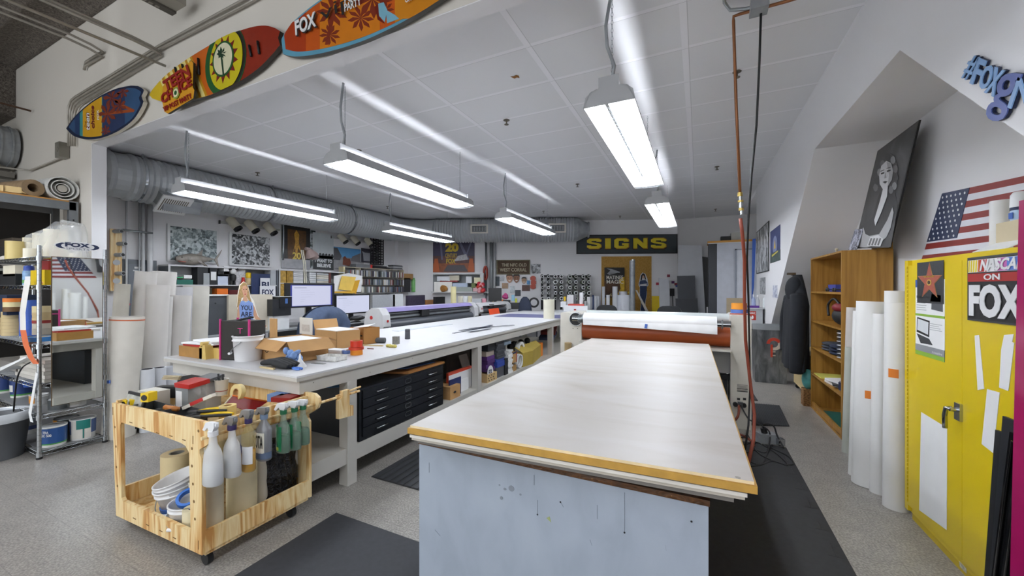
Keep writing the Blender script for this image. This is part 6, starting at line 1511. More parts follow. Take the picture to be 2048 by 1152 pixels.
def cutl(P,A,B):
    """keep the part of P left of the line A -> B (as seen in the photo)"""
    f=lambda p:(B[0]-A[0])*(p[1]-A[1])-(B[1]-A[1])*(p[0]-A[0]);R=[]
    for i in range(len(P)):
        a,c=P[i],P[(i+1)% len(P)];fa,fc=f(a),f(c)
        if fa >= 0:R.append(a)
        if fa*fc<0:u=fa/(fa-fc);R.append((a[0]+(c[0]-a[0])*u,a[1]+(c[1]-a[1])*u))
    return R
def inside(P,out):
    """polygon P clipped by the convex-ish outline"""
    cx=sum(p[0]for p in out)/len(out);cy=sum(p[1]for p in out)/len(out);R=P
    for i in range(0,len(out)):
        a,c=out[i],out[(i+1)% len(out)]
        if (c[0]-a[0])** 2+(c[1]-a[1])** 2<1e-6:continue
        s=(c[0]-a[0])*(cy-a[1])-(c[1]-a[1])*(cx-a[0])
        R=cutl(R,a,c)if s>0 else cutl(R,c,a)
        if len(R)<3:break
    return R
# board 1: small blue one
o1=spl([(132,257),(146,237),(168,215),(197,194),(230,178),(262,171)],4)+spl([(276,172),(287,179),(286,186)],3)+[(283,192),(285,199),(287,203)]+spl([(284,212),(268,238),(240,260),(206,275),(176,279),(152,274),(140,266)],4)
t=sboard('surfboard','small dark blue surfboard with a yellow badge, leftmost of the three',o1,m('#1d2945',.3),m('#cfc9ba',.5))
in1=[(208+(x-208)*.93,226+(y-226)*.91)for x,y in o1]
pl_=[(in1,m('#35567d',.3),.001),(clipx(in1,160,205),m('#3f9494',.3),.0016),(clipx(in1,166,204),m('#d9a420',.35),.0022),(clipx(in1,150,160),m('#27406a',.3),.0018),(clipx(in1,205,250),m('#2a3a60',.3),.0012)]
palm=m('#7c3118',.4)
for cx,cy,r in ((224,196,14),(246,182,10),(215,228,15),(240,212,11),(212,262,8)):
    for k in range(7):
        a=k*2*PI/7+cx;pl_.append(([(cx,cy),(cx+r*math.cos(a-.28),cy+r*1.25*math.sin(a-.28)),(cx+r*1.25*math.cos(a),cy+r*1.5*math.sin(a)),(cx+r*.8*math.cos(a+.28),cy+r*math.sin(a+.28))],palm,.0026+.0001*k))
    pl_=[(inside(P,in1)if mt is palm else P,mt,d)for P,mt,d in pl_];pl_=[q for q in pl_ if len(q[0])>2]
pl_ +=[([(205,231),(268,224),(266,218),(205,226)],m('#a04a1c',.4),.0024),([(245,208),(270,220),(268,224),(243,213)],m('#a04a1c',.4),.0025)]
lay(t,'painted_design',pl_)
b=MB();b.text(S(181,262,.003),S(179,226,.003),S(173,260,.003),'teen',m('#6d1412'),.002,.10);b.text(S(181,262,.005),S(180,227,.005),S(174,260,.005),'teen',WHITE,.001,.02)
b.text(S(190,258,.003),S(189,212,.003),S(183,256,.003),'choice',m('#6d1412'),.002,.04);b.build('lettering',t);b=MB();b.text(S(199,240,.003),S(198,220,.003),S(195,240,.003),'FOX',WHITE,.001,.02)
b.text(S(172,254,.003),S(173,243,.003),S(170,254,.003),'THE',m('#6d1412'),.001)
b.build('lettering',t)
# board 2: the yellow and red one
o2=spl([(299,190),(306,178),(330,152),(366,124),(410,96),(455,71),(500,55),(530,51),(550,56)],4)+[(560,62),(556,76),(560,90)]+spl([(558,92),(545,108),(515,138),(470,168),(420,190),(380,200),(345,207),(320,202),(305,197)],4)
t=sboard('surfboard','yellow and red surfboard with a green sun badge, middle of the three',o2,m('#8a2a18',.25),m('#2f2a22',.5))
YB=m('#d9b92a',.3)
def keep(P,A,B,ref):
    """the part of P on ref's side of the line A-B"""
    g_=lambda p:(B[0]-A[0])*(p[1]-A[1])-(B[1]-A[1])*(p[0]-A[0])
    return cutl(P,A,B)if g_(ref)>0 else cutl(P,B,A)
pl_=[(clipx(o2,290,430),m('#c9631c',.3),.001),(keep(o2,(376,100),(425,215),(300,190)),YB,.0014)]
LYc=m('#e8d98a',.3);DYc=m('#c08a1e',.3)
def strip_(xa,w_,mt,d):
    P=keep(o2,(xa,100),(xa+46,215),(xa+23+w_/2,157));P=keep(P,(xa+w_,100),(xa+w_+46,215),(xa+23+w_/2,157))
    if len(P)>2:pl_.append((P,mt,d))
for i,(xa,w_)in enumerate([(296,5),(309,6),(322,6),(337,7),(352,9),(366,8)]):
    strip_(xa,w_,LYc,.0018);strip_(xa+w_,5,DYc,.0019)
lay(t,'painted_design',pl_)
def ell(cx,cy,rx,ry,tilt=.12,n=40,cl=None):
    P=[(cx+rx*math.cos(k*2*PI/n)+tilt*ry*math.sin(k*2*PI/n),cy-ry*math.sin(k*2*PI/n))for k in range(n)]
    return P
hull2=[p for p in o2 if not (555<p[0]<559 and 70<p[1]<85)]
GD=m('#1d5a2c',.35)
pl_=[(inside(ell(452,122,40,72),hull2),GD,.003),(inside(ell(458,120,33,64),hull2),m('#1b1c1a',.4),.0032),(inside(ell(454,121,32,60),hull2),m('#cdbf1e',.3),.008)]
pts=[]
for k in range(26):
    a=k*PI/13;r=1.0 if k % 2 == 0 else .66
    pts.append((450+28*r*math.cos(a)+.12*48*r*math.sin(a),120-48*r*math.sin(a)))
pl_ +=[(pts,m('#7a1616',.4),.010),(ell(449,119,21,36),GD,.012),(ell(449,119,18,32),m('#dcd9b8',.35),.014)]
lay(t,'sun_badge',pl_)
PD=m('#173a22',.5);pl_=[([(449,152),(452,152),(449,122),(446,108),(444,110),(446,124)],PD,.016)]
for dx,dy in ((-9,2),(-7,-6),(-1,-11),(6,-9),(10,-3),(9,6),(-5,9),(4,9)):
    pl_.append(([(446,108),(446+dx*.6-dy*.25,108+dy*.6+dx*.2),(446+dx,108+dy*1.15),(446+dx*.6+dy*.2,108+dy*.5-dx*.2+2)],PD,.0165))
lay(t,'palm_emblem',pl_)
b=MB()
for A,B in (((501,92),(505,114)),((518,84),(521,109)),((353,136),(356,153)),((367,130),(370,143)),((384,124),(389,134)),((399,118),(401,150))):b.tube([S(*A,.012),S(*B,.012)],.010,BLACK,6)
b.build('mounting_strap',t)
t=thing('party_letters','raised red lettering on an orange backing in front of the middle surfboard','sign',tuple(S(340,220)))
MB().extr([S(x,y,.06)for x,y in [(340,178),(396,128),(401,132),(400,180),(403,186),(401,202),(350,232),(343,228),(338,204)]],(0,-1,0),.02,m('#d99a20',.4),m('#2c2a22',.5)).build('backing_plate',t)
b=MB();DR=m('#98201c',.4)
b.text(S(348,190,.066),S(398,157,.066),S(342,170,.066),'TEEN',DR,.008,.03)
b.text(S(341,214,.066),S(401,177,.066),S(338,196,.066),'CH  ICE',DR,.008,.03)
b.text(S(345,229,.066),S(401,202,.066),S(342,220,.066),'VIP POST PARTY',DR,.006,.01)
b.build('lettering',t)
pl_=[(ell(368,192,7,12),m('#8fa03a'),.068),(ell(368,192,5,8.5),m('#e6e0b8'),.070),(ell(368,192,2.5,4.5),GD,.072)]
lay(t,'round_letter',pl_)
# board 3: the largest, cut by the top edge
o3=spl([(563,82),(566,72),(590,40),(640,0),(700,-35),(780,-70),(860,-85),(930,-80),(965,-66)],3)+spl([(960,-55),(925,-30),(880,-2),(840,24),(790,52),(735,78),(680,97),(630,109),(590,113),(566,108)],4)
t=sboard('surfboard','largest orange surfboard with a pale blue rim, cut by the top edge',o3,m('#5f9cb5',.3),m('#4a4a44',.5))
in3=[(x,y-10)if y>20 else (x,y)for x,y in o3];in3=[(740+(x-740)*.985,20+(y-20)*.96)for x,y in o3];in3=[(x+3,y-6 if y>40 else y)for x,y in in3]
pl_=[(in3,m('#c2561a',.3),.0012),(clipx(in3,640,760),m('#cf7a1c',.3),.0016),(clipx(in3,560,612),m('#a83a16',.3),.0015),(clipx(in3,790,960),m('#cc821e',.3),.0015)]
pp_=m('#7a2a14',.4)
for cx,cy,r in ((665,24,24),(745,-2,30),(660,70,16),(722,36,20),(770,20,14)):
    for k in range(9):
        a=k*2*PI/9+cx;P=[(cx,cy),(cx+r*math.cos(a-.2),cy+r*math.sin(a-.2)),(cx+r*1.35*math.cos(a),cy+r*1.35*math.sin(a)),(cx+r*.8*math.cos(a+.3),cy+r*.8*math.sin(a+.3))]
        pl_.append((P,pp_,.0022+.0001*k))
pl_ +=[([(650,90),(656,90),(672,25),(664,25)],pp_,.002),([(770,45),(775,20),(768,5),(757,8),(757,30)],m('#7ab0c4',.3),.0034),([(757,8),(750,14),(756,40),(770,48),(768,44),(759,34)],m('#6d1f14',.3),.0036),([(775,47),(799,38),(790,30),(772,20)],m('#7ab0c4',.3),.0033)]
lay(t,'painted_design',pl_)
b=MB();b.text(S(598,77,.02),S(640,58,.02),S(596,47,.02),'FOX',m('#1b1a18'),.002,.06);b.text(S(597,75,.023),S(638,56,.023),S(595,46,.023),'FOX',WHITE,.004,.03);b.build('lettering',t);b=MB()
b.text(S(648,54,.02),S(712,22,.02),S(644,22,.02),'vip',m('#1b1a18'),.002,-.005);b.text(S(694,27,.02),S(727,13,.02),S(693,12,.02),'PARTY',WHITE,.003,.02);b.text(S(694,12,.02),S(727,-2,.02),S(693,-3,.02),'POST',WHITE,.003,.02);b.text(S(815,10,.02),S(827,5,.02),S(814,1,.02),'ON',WHITE,.003,.02)
b.build('lettering',t)

# ================================================================== STANDING ROLLS BY THE OPENING
WR2=m('#dedbd6',.5,0,.03)
def rs(label,px,pyf,pyt,wpx,lean=(0,0),col=None,rt=.86,extra=None):
    p=ZP(px,pyf,0);r=wpx/2*mpp(p);d=-p.x*_sy+p.y*_cy;h=EYE+(576-pyt)*d/FPX
    t=thing('paper_roll',label,'paper roll',(p.x,p.y,0))
    MB().ring((0,0,0),(lean[0],lean[1],h),r,r*rt,col or WR2,28,m('#3a3c40')if rt<.8 else None).build('sheet',t,local=True)
    if extra:
        b=MB();extra(b,r,h,lean);b.build('tape_mark',t,local=True)
    return t
OT2=m('#c8643a',.5)
rs('wide cream paper roll with an orange tape band behind the wire rack',237,872,634,52,(.03,.06),m('#d6d2c8',.5),.86,lambda b,r,h,l:(b.ring((l[0]*.97,l[1]*.97,h*.97),(l[0]*.98,l[1]*.98,h*.98),r+.002,r,OT2,28),b.obox((r*.45+.02,-r*.93+.02,h*.48),(.035,.01,.03),m('#3f63b0'),.4)))
rs('slim cream roll standing behind the one with the orange band',226,850,568,24,(.0,.08),m('#d3cfc2',.5))
rs('tall white roll with a tiny pink tag in the roll group',267,838,543,34,(.04,.1),None,.86,lambda b,r,h,l:b.obox((r*.7,-r*.7,h*.78),(.02,.02,.02),m('#d0285a'),.6))
rs('tall white roll with a flared torn top at the back of the roll group',309,815,543,40,(0,.1))
rs('wide white roll with a faint yellow mark in the middle of the roll group',303,835,570,38,(-.0,.06))
rs('white roll with a half-open edge right of the middle of the roll group',322,822,593,22,(.0,.05),m('#d8d6d2',.5))
rs('plain white roll before the dark shelf end, right of the roll group',348,812,591,36,(.02,.06))
rs('big pale roll with a pink dot on its rim, farthest right of the roll group',385,790,572,42,(0,.05),m('#cfccc2',.5))
rs('second pale roll just left of the one with the pink dot',362,795,574,34,(0,.05),m('#cdcdd0',.5))
for i,(px,w_,pt,pb)in enumerate([(294,23,738,862),(318,22,735,850),(346,30,733,838)]):
    rs(['short white roll showing its dark core behind the cart, left of three','short white roll showing its dark core behind the cart, middle of three','short plain white roll behind the cart, right of three'][i],px,pb,pt,w_,(0,0),m('#d2d5da',.45),.93 if i == 2 else .78)
q=ZP(262,860,0);t=thing('wheeled_base','low black wheeled base under the cream roll with the orange band','dolly',(q.x,q.y,0))
MB().obox(q+V((0,.05,.07)),(.34,.3,.03),BLACK,.3).build('plate',t)
for dx in (-.1,.12):MB().cyl(q+V((dx,-.04,.03)),q+V((dx,-.07,.03)),.03,BLACK,n=14).build('wheel',t)
# ================================================================== LEFT WALL
LW=-8.445
def pic(label,pl,pr_,pt,pb,print_mt,framed=True,tilt=0,deco=None,name='framed_photograph',off=LW+.03,cat='picture',fm=None,bw=.05):
    f=frame_px('X',off,pl,pr_,pt,pb,tilt)
    t=thing(name,label,cat,tuple(f.p(.5,0)))
    b=MB();f.rect(b,0,0,1,1,fm or WHITE,.002,.02);b.build('frame' if framed else 'board',t)
    b=MB();wx=bw/f.w*(f.h if False else .8);f.rect(b,bw if framed else .0,bw if framed else 0,1-(bw if framed else 0),1-(bw if framed else 0),print_mt,.004,.002)
    if deco:deco(f,b)
    b.build('print',t);return t,f
pic('white-framed grey-green photograph of a busy room, standing on the shelf behind the toy shark',335,438,447,523,photo('busy room print','#3a4446','#7f8d8f','#c0cacb',16))
pic('white-framed black and white photograph of a cluttered workshop, tilted beside the first one',459,543,463,531,photo('workshop print','#141618','#606366','#d0d3d5',17))
def gold(f,b):
    f.rect(b,.2,.1,.85,.9,m('#5c3a10',.4,0,.5,9),.0055,.001);f.poly(b,[(.38,.35),(.46,.62),(.42,.8),(.5,.9),(.6,.8),(.58,.62),(.68,.36),(.56,.5),(.5,.2),(.45,.5)],m('#c8952c',.4,0,.3,30),.007,.001)
    f.rect(b,0,0,1,.22,m('#a8a8ac',.4,0,.15,9),.0056,.001);f.text(b,.36,.22,.66,.38,'20',m('#e0c65a'),.008,.001,.03)
pic('dark poster with a golden shape and the number 20, between the two spotlight bars',563,620,447,536,m('#15110d',.35),False,0,gold,'film_poster')
def tree(f,b):
    f.rect(b,0,.0,1,.32,m('#2e3234',.5,0,.3,12),.0055,.001);random.seed(8)
    for k in range(14):f.disc(b,.28+.05*k,.34+.05*math.sin(k*2.1),.07,.05+.02*(k % 3),m('#34383a',.5),.0056,10,.0001)
    f.text(b,.08,.19,.92,.29,'I WANT TO',m('#e2e6e8'),.007,.001,.04);f.text(b,.18,.06,.86,.16,'BELIEVE',m('#e2e6e8'),.007,.001,.04)
pic('pale grey poster with a dark treeline reading I WANT TO BELIEVE',626,667,464,538,m('#c5cccf',.5),False,0,tree,'slogan_poster')
pic('narrow photograph of a dark conifer half hidden by the slogan poster',619,631,460,536,photo('conifer print','#1d2a28','#33423f','#c4cbcf',7),False,0,None,'tree_poster',LW+.015)
def sand(f,b):
    f.rect(b,0,.55,1,1,m('#4f8fc0',.4),.0055,.001);f.poly(b,[(0,.95),(.12,.95),(.25,.6),(.2,.4),(0,.4)],m('#4a4a4e',.5),.006,.001);f.poly(b,[(.6,.62),(1,.9),(1,.35),(.55,.4)],m('#6b6a6e',.5),.006,.001)
    f.rect(b,0,0,1,.42,m('#8a8a8c',.5,0,.2,6),.0058,.001);f.poly(b,[(.28,.2),(.3,.55),(.36,.62),(.42,.5),(.52,.5),(.56,.3),(.5,.15)],m('#6a3320',.6,0,.3,30),.007,.001)
pic('colour photograph with blue sky and two brown figures leaning on the upper shelf',667,727,493,537,m('#7b8187',.4),False,0,sand,'landscape_print')
pic('small print of a white horned head on a dark ground beside the landscape print',722,746,496,524,m('#33303c',.5),False,0,lambda f,b:f.poly(b,[(.2,.1),(.15,.6),(.05,.8),(.3,.7),(.7,.7),(.95,.85),(.85,.6),(.8,.1)],m('#8e9096',.5),.006,.001),'small_print',LW+.05)
# iron lattice
f=frame_px('X',LW+.06,741,766,464,528);b=MB();IR=m('#141416',.5)
for u in (0,.2,.8,1):b.tube([f.p(u,0,.01),f.p(u,1,.01)],.016,IR,6)
for i in range(13):b.tube([f.p(0,i/12,.01),f.p(1,i/12,.01)],.014,IR,6)
for i in range(12):b.tube([f.p(0.2,i/12,.012),f.p(.8,(i+1)/12,.012)],.011,IR,5);b.tube([f.p(.8,i/12,.012),f.p(.2,(i+1)/12,.012)],.011,IR,5)
one(b,'iron_grille','tall black iron lattice panel hanging on the left wall','grille')
# spotlights on bars
CREAM=m('#cdc8b6',.5)
def spots(label,pxs,y0px,y1px,pym,sz=1.0):
    A=XP(y0px,pym,LW+.05);B=XP(y1px,pym,LW+.05)
    B.z=A.z;t=thing('track_light',label,'spotlight',tuple(A))
    MB().box(LW,LW+.05,A.y,B.y,A.z-.02,A.z+.02,m('#a8a9a6',.4)).box(LW,LW+.052,A.y-.01,A.y,A.z-.035,A.z+.035,BLACK).build('track',t)
    for px in pxs:
        c=XP(px,pym,LW+.12);c.z=A.z+.03;d=V((.55,.38,-.85)).normalized();r=.085*sz;L=.16*sz
        o=MB().cyl(c-d*.07,c+d*L,r,CREAM,r*.92,20).build('spot_head',t)
        MB().ring(c+d*L,c+d*(L+.04),r*.95,r*.6,BLACK,20).cyl(c+d*(L+.0),c+d*(L+.01),r*.8,m('#2a2a2c')).build('baffle',o)
spots('bar with three cream spotlights above the two framed photographs',(464,500,537),441,560,444)
spots('bar with three cream spotlights above the slogan poster and landscape print',(683,708,735),663,752,474,.95)
# wall pipes under the duct, at the left end
for i,(px,r,c_)in enumerate([(253,.014,'#d3d5d7'),(279,.012,'#b4b8bb'),(286,.024,'#cfd2d4'),(300,.04,'#d8dadc')]):
    q=XP(px,520,LW+.07);pipe('grey_pipe','vertical grey pipe on the left wall below the duct, '+ordw(i)+' from the left','pipe',[V((LW+.07,q.y,.0)),V((LW+.07,q.y,3.0))],r,m(c_,.4),'pipes below the duct')
q=XP(245,460,LW+.1);q2=XP(305,466,LW+.1);pipe('thin_conduit','short horizontal rail crossing the vertical pipes','conduit',[q,V((q.x,q2.y,q.z))],.018,METAL)
for i,pts in enumerate([[(222,378),(245,382),(270,370),(300,360),(330,372)],[(222,388),(260,398),(300,398),(330,388),(350,392)]]):
    pipe('flexible_pipe',['upper','lower'][i]+' grey flexible pipe sagging below the duct near the opening','pipe',sm([XP(px,py,LW+.35)for px,py in pts]),.035,m('#7f8487',.4,.3))
for i,pts in enumerate([[(330,400),(440,415),(520,425),(545,432),(553,446)],[(440,410),(540,425),(565,436),(566,520)]]):
    pipe('thin_conduit',['lower','upper'][i]+' thin grey conduit running along the left wall above the spotlights','conduit',sm([XP(px,py,LW+.05)for px,py in pts],4),.02,METAL)
# electrical panel and roll holder board
f=frame_px('X',LW+.02,245,313,518,650);b=MB();f.rect(b,0,0,1,1,m('#6d737a',.5),.01,.02);f.rect(b,.14,.1,.8,.93,m('#757b83',.5),.02,.01)
t=thing('electrical_panel','grey electrical panel board on the left wall behind the paper rolls','panel',tuple(f.p(.5,0)));b.build('panel_door',t)
b=MB();f.rect(b,.32,.86,.56,.89,PAPER,.022,.001);f.rect(b,.28,.82,.62,.84,m('#d9dcdf'),.022,.001);b.build('door_label',t)
xx=LW+.12;f=frame_px('X',xx,221,244,457,582)
t=thing('roll_holder','plywood strip with grey tube ends, holding rods beside the opening','holder',tuple(f.p(.5,0)))
b=MB();f.poly(b,[(0,0),(1,0),(1,.95),(.8,1),(0,1)],PLY,.001,.04);b.build('board',t)
for i,(px,py,ex)in enumerate([(232,463,1),(240,488,1),(235,510,1),(233,525,0),(236,547,1),(233,562,0)]):
    c=XP(px,py,xx);b=MB()
    if ex:b.ring(c+V((-.02,-.02,0)),c+V((.13,.02,0)),.032,.024,LGREY,14);b.cyl(c+V((.125,.019,0)),c+V((.128,.019,0)),.024,BLACK,n=12)
    else:b.cyl(c,c+V((.006,0,0)),.045,LGREY,n=16)
    b.build('rod_end' if ex else 'socket',t)

# hutches
HG=m('#5d6268',.5);HW=m('#c9cacb',.5)
def hutch(name,label,x1,y0,y1,z0,z1,shelves,dep=.33,legs=False,div=()):
    t=thing(name,label,'shelf',(x1,(y0+y1)/2,z0))
    MB().box(x1-dep,x1,y0,y0+.025,z0,z1,HG).build('side_panel',t);MB().box(x1-dep,x1,y1-.025,y1,z0,z1,HG).build('side_panel',t)
    MB().box(x1-dep,x1+.003,y0-.003,y1+.003,z1,z1+.025,HW).build('top',t)
    MB().box(x1-dep,x1-dep+.01,y0+.025,y1-.025,z0,z1,HW).build('back_panel',t)
    MB().box(x1-.004,x1+.004,y0,y0+.03,z0,z1,HW).build('edge_strip',t)
    for z in shelves:MB().box(x1-dep+.01,x1,y0+.025,y1-.025,z-.02,z,HW).build('shelf',t)
    for y in div:MB().box(x1-dep+.01,x1-.01,y-.01,y+.01,z0,z1,HW).build('divider',t)
    return t
H1=-8.09
a=XP(345,532,H1);hz=a.z;y_end=XP(556,545,H1).y
s1=XP(350,569,H1).z
hutch('hutch','long grey and white open hutch on the left wall under the framed photographs',H1,a.y-.06,y_end,1.28,hz,[s1,1.31])
a2=XP(558,538,H1);y2=XP(705,546,H1).y;s2=XP(600,566,H1).z
hutch('hutch','second open hutch farther along the left wall behind the monitors',H1,y_end+.02,y2,1.28,hz,[s2])
a3=XP(700,585,H1);y3=XP(872,586,H1).y;CZ=XP(740,585,H1).z
MBs=MB().box(LW,H1,y2+.02,9.2,CZ-.025,CZ,HW);t=thing('open_shelf','long wall shelf carrying the rack of disc cases','shelf',(H1,y2+1,CZ));MBs.build('board',t)
for y in (y2+.5,y2+1.6):MB().extr([(LW,y,CZ-.025),(H1-.03,y,CZ-.025),(LW,y,CZ-.35)],(0,-1,0),.03,HW).build('bracket',t)
# shark
def shark():
    q=XP(352,520,H1-.12);y0,y1=q.y,XP(440,520,H1-.12).y;L=y1-y0;z0=hz+.025;x=H1-.14
    t=thing('toy_shark','grey rubber toy shark standing on top of the hutch before the framed photograph','toy',(x,y0,z0))
    GB_=m('#8f8981',.3,0,.15,15)
    N=22;seg=14;vs=[]
    for i in range(N+1):
        u=i/N;r=.105*(math.sin(PI*min(1,u*1.06+.03))** .62)*(1 if u<.35 else (1-(u-.35)*1.15))+.006
        zc=z0+.11+.04*u*u
        vs +=[V((x+math.cos(a_)*r*.75,y0+u*L*.93,zc+math.sin(a_)*r))for a_ in [2*PI*k/seg for k in range(seg)]]
    b=MB();b.add(vs,[(i*seg+k,i*seg+(k+1)% seg,(i+1)*seg+(k+1)% seg,(i+1)*seg+k)for i in range(N)for k in range(seg)],GB_,True)
    b.build('body',t)
    def fin(pts,nm):MB().extr([(x+.01,y0+u*L,z0+w_)for u,w_ in pts],(1,0,0),.015,GB_).build(nm,t)
    fin([(.42,.20),(.50,.23),(.60,.31),(.585,.25),(.58,.19)],'dorsal_fin')
    fin([(.86,.12),(.92,.19),(1.06,.33),(1.02,.25),(.945,.155),(.97,.05),(.985,.0),(.95,.02),(.90,.10)],'tail_fin')
    MB().extr([(x+.06,y0+.42*L,z0+.10),(x+.09,y0+.50*L,z0+.10),(x+.17,y0+.60*L,z0+.0),(x+.12,y0+.56*L,z0+.01)],(.6,0,.6),.012,GB_).build('pectoral_fin',t)
    b=MB();b.sph((x+.062,y0+.10*L,z0+.14),.010,BLACK,8,6)
    for k in range(5):b.box(x+.070,x+.074,y0+(.22+.022*k)*L,y0+(.226+.022*k)*L,z0+.07,z0+.14,m('#2f2c28'))
    b.build('eye_and_gills',t)
    MB().tube([(x+.045,y0+.03*L,z0+.07),(x+.072,y0+.09*L,z0+.062),(x+.078,y0+.17*L,z0+.058)],.008,m('#9c4a3a'),6).build('mouth',t)
shark()
# generic helper for shelf goods on the left wall
def lb_(name,label,pl,pr_,pt,pb,mt,x=H1-.02,dep=.2,cat='box',z=None,txt=None,tm=None):
    A=XP(pl,pb,x);B=XP(pr_,pb,x);C=XP(pl,pt,x);z0=A.z if z is None else z;z1=max(C.z,z0+.01)
    b=MB();b.box(x-dep,x,A.y,B.y,z0,z1,mt)
    if txt:f=Fr((x,A.y,z0),(0,1,0),(0,0,1),B.y-A.y,z1-z0);f.text(b,.12,.25,.88,.72,txt,tm or BLACK,.001,.001,.03)
    return one(b,name,label,cat)
def lcan(name,label,px,w_,pt,mt,x=H1-.08,z=0,cat='can',cap=None):
    A=XP(px,576,x);r=w_/2*mpp(A);h=XP(px,pt,x).z-z
    t=thing(name,label,cat,(x,A.y,z));MB().lathe((0,0,0),[(r*.95,0),(r,.004),(r,h*.86),(r*.8,h*.9)],mt,18).build('can',t,local=True)
    MB().lathe((0,0,h*.88),[(r*.8,0),(r*.75,h*.12),(0,h*.125)],cap or LGREY,18).build('cap',t,local=True)
S1,SB=s1,1.31
lb_('letter_tray','green and teal stacked letter trays in the long hutch',354,386,559,568,m('#1f6a5c',.4),z=S1);lb_('paper_stack','white papers lying on the teal letter trays',368,384,550,560,PAPER,z=S1+.11,cat='paper')
lb_('green_pad','bright green pad at the left end of the long hutch',354,366,554,560,m('#38b070',.5),H1-.01,z=S1+.112,cat='pad')
lb_('binder','wide black binder box in the long hutch',395,416,533,567,m('#24272b',.5),z=S1,cat='binder');lb_('magazine_file','grey magazine file with a yellow foot in the long hutch',407,419,546,566,m('#9fa4a6',.5),H1-.005,.03,z=S1,cat='file')
lb_('binder','black binder with a white label in the long hutch',420,434,533,567,m('#1b1e23',.5),z=S1,cat='binder',txt='-',tm=WHITE);lb_('binder','pale blue and white box file in the long hutch',436,456,549,566,m('#c5cee0',.5),z=S1,cat='file')
lb_('black_folders','black folders piled on the pale blue box file',436,458,542,549,BLACK,z=S1+.16,cat='folder');lb_('white_box','small white box at the top of the long hutch',448,458,532,541,WHITE,z=hz-.11)
lb_('toy_figure_stand','white printed card standing in the hutch behind the red bottle',467,491,534,569,m('#c9ccd0',.5,0,.3,40),H1-.1,.01,z=S1,cat='card')
A=XP(466,569,H1-.04);t=thing('toy_figure','small black and white toy figure with a round head in the long hutch','figurine',tuple(V((H1-.04,A.y,S1))))
MB().cyl((0,-.03,0),(0,-.02,.09),.02,BLACK,n=8).cyl((0,.03,0),(0,.02,.09),.02,BLACK,n=8).build('leg',t,local=True);MB().lathe((0,0,.08),[(.045,0),(.055,.06),(.05,.11),(.02,.13)],BLACK,12).build('body',t,local=True)
MB().sph((0,0,.26),.055,WHITE,12,8).sph((.02,-.06,.31),.03,BLACK,8,6).sph((.02,.06,.31),.03,BLACK,8,6).build('head',t,local=True)
t=thing('red_bottle','red sauce bottle standing in the long hutch','bottle',(H1-.03,XP(488,569,H1).y,SB));MB().lathe((0,0,0),[(.07,0),(.08,.03),(.08,.2),(.03,.34),(.025,.42),(0,.42)],RED,16).build('body',t,local=True)
MB().ring((0,0,.05),(0,0,.16),.0815,.079,m('#c9b9b0'),16).build('bottle_label',t,local=True)
t=thing('yellow_figure','small yellow block figure head on the shelf of the long hutch','figurine',(H1-.05,XP(500,545,H1).y,S1));MB().lathe((0,0,0),[(.03,0),(.05,.02),(.05,.12),(.03,.14)],TAN,12).build('body',t,local=True);MB().lathe((0,0,.14),[(.045,0),(.05,.02),(.05,.09),(.03,.11)],YELLOW,12).build('head',t,local=True)
lb_('blueprint','navy blueprint sheet standing in the hutch beside the lettered card',503,540,547,588,m('#26355c',.5,0,.15,20),H1+.02,.01,z=SB,cat='print')
t_=lb_('letter_sign','white card with navy block lettering in the long hutch',520,551,572,589,m('#e6e7ea',.5),H1+.06,.01,z=SB,cat='sign',txt='FOX',tm=NAVY)
lb_('letter_sign','navy cut-out letters standing above the white lettered card',521,540,556,571,m('#e0e2e6',.5),H1+.05,.01,z=SB+.14,cat='sign',txt='BI',tm=NAVY)
lb_('orange_books','orange and white paperbacks piled at the foot of the long hutch',434,456,577,590,m('#e0701c',.5),H1+.0,.2,z=SB,cat='books')
lb_('dark_box','dark olive box left of the orange paperbacks',408,424,577,590,m('#35331f',.6),H1,.2,z=SB);lb_('toy_car','dark red toy car beside the orange paperbacks',458,478,580,590,m('#5a1a1a',.4),H1,.2,z=SB,cat='toy')
lb_('clear_bottles','cluster of pale bottles at the right end of the long hutch',541,552,540,568,m('#b7bcc0',.2),z=S1,cat='bottles')
lb_('kraft_bag','tan snack bag with a yellow top in the second hutch',561,572,540,588,m('#b5903c',.5,0,.4,20),z=SB,cat='bag');lb_('kraft_bag','second tan bag with a yellow top beside the first in the second hutch',574,586,540,585,m('#a8822f',.5,0,.4,20),z=SB,cat='bag')
for i in range(6):lb_('paper_ream','white paper stack in the second hutch, %s from the bottom of the left pile' % ordw(i),587,606,566-4*(i+1),566-4*i-.6,m('#d6d8da' if i % 2 else '#e4e5e6',.6),cat='paper')
for i in range(6):lb_('paper_ream','white paper stack in the second hutch, %s from the bottom of the middle pile' % ordw(i),619,632,566-4.2*(i+1),566-4.2*i-.6,m('#dcdee0' if i % 2 else '#cfd2d5',.6),cat='paper')
for i in range(5):lb_('book','pale book in the right pile of the second hutch, %s from the bottom' % ordw(i),634,657,566-4*(i+1),566-4*i-.6,m(['#c9c4b6','#b5b8ba','#d8d4c8'][i % 3],.6),cat='book')
lb_('red_folder','dark red folder edge at the right end of the second hutch',658,662,545,566,m('#6a3a34',.6),cat='folder')
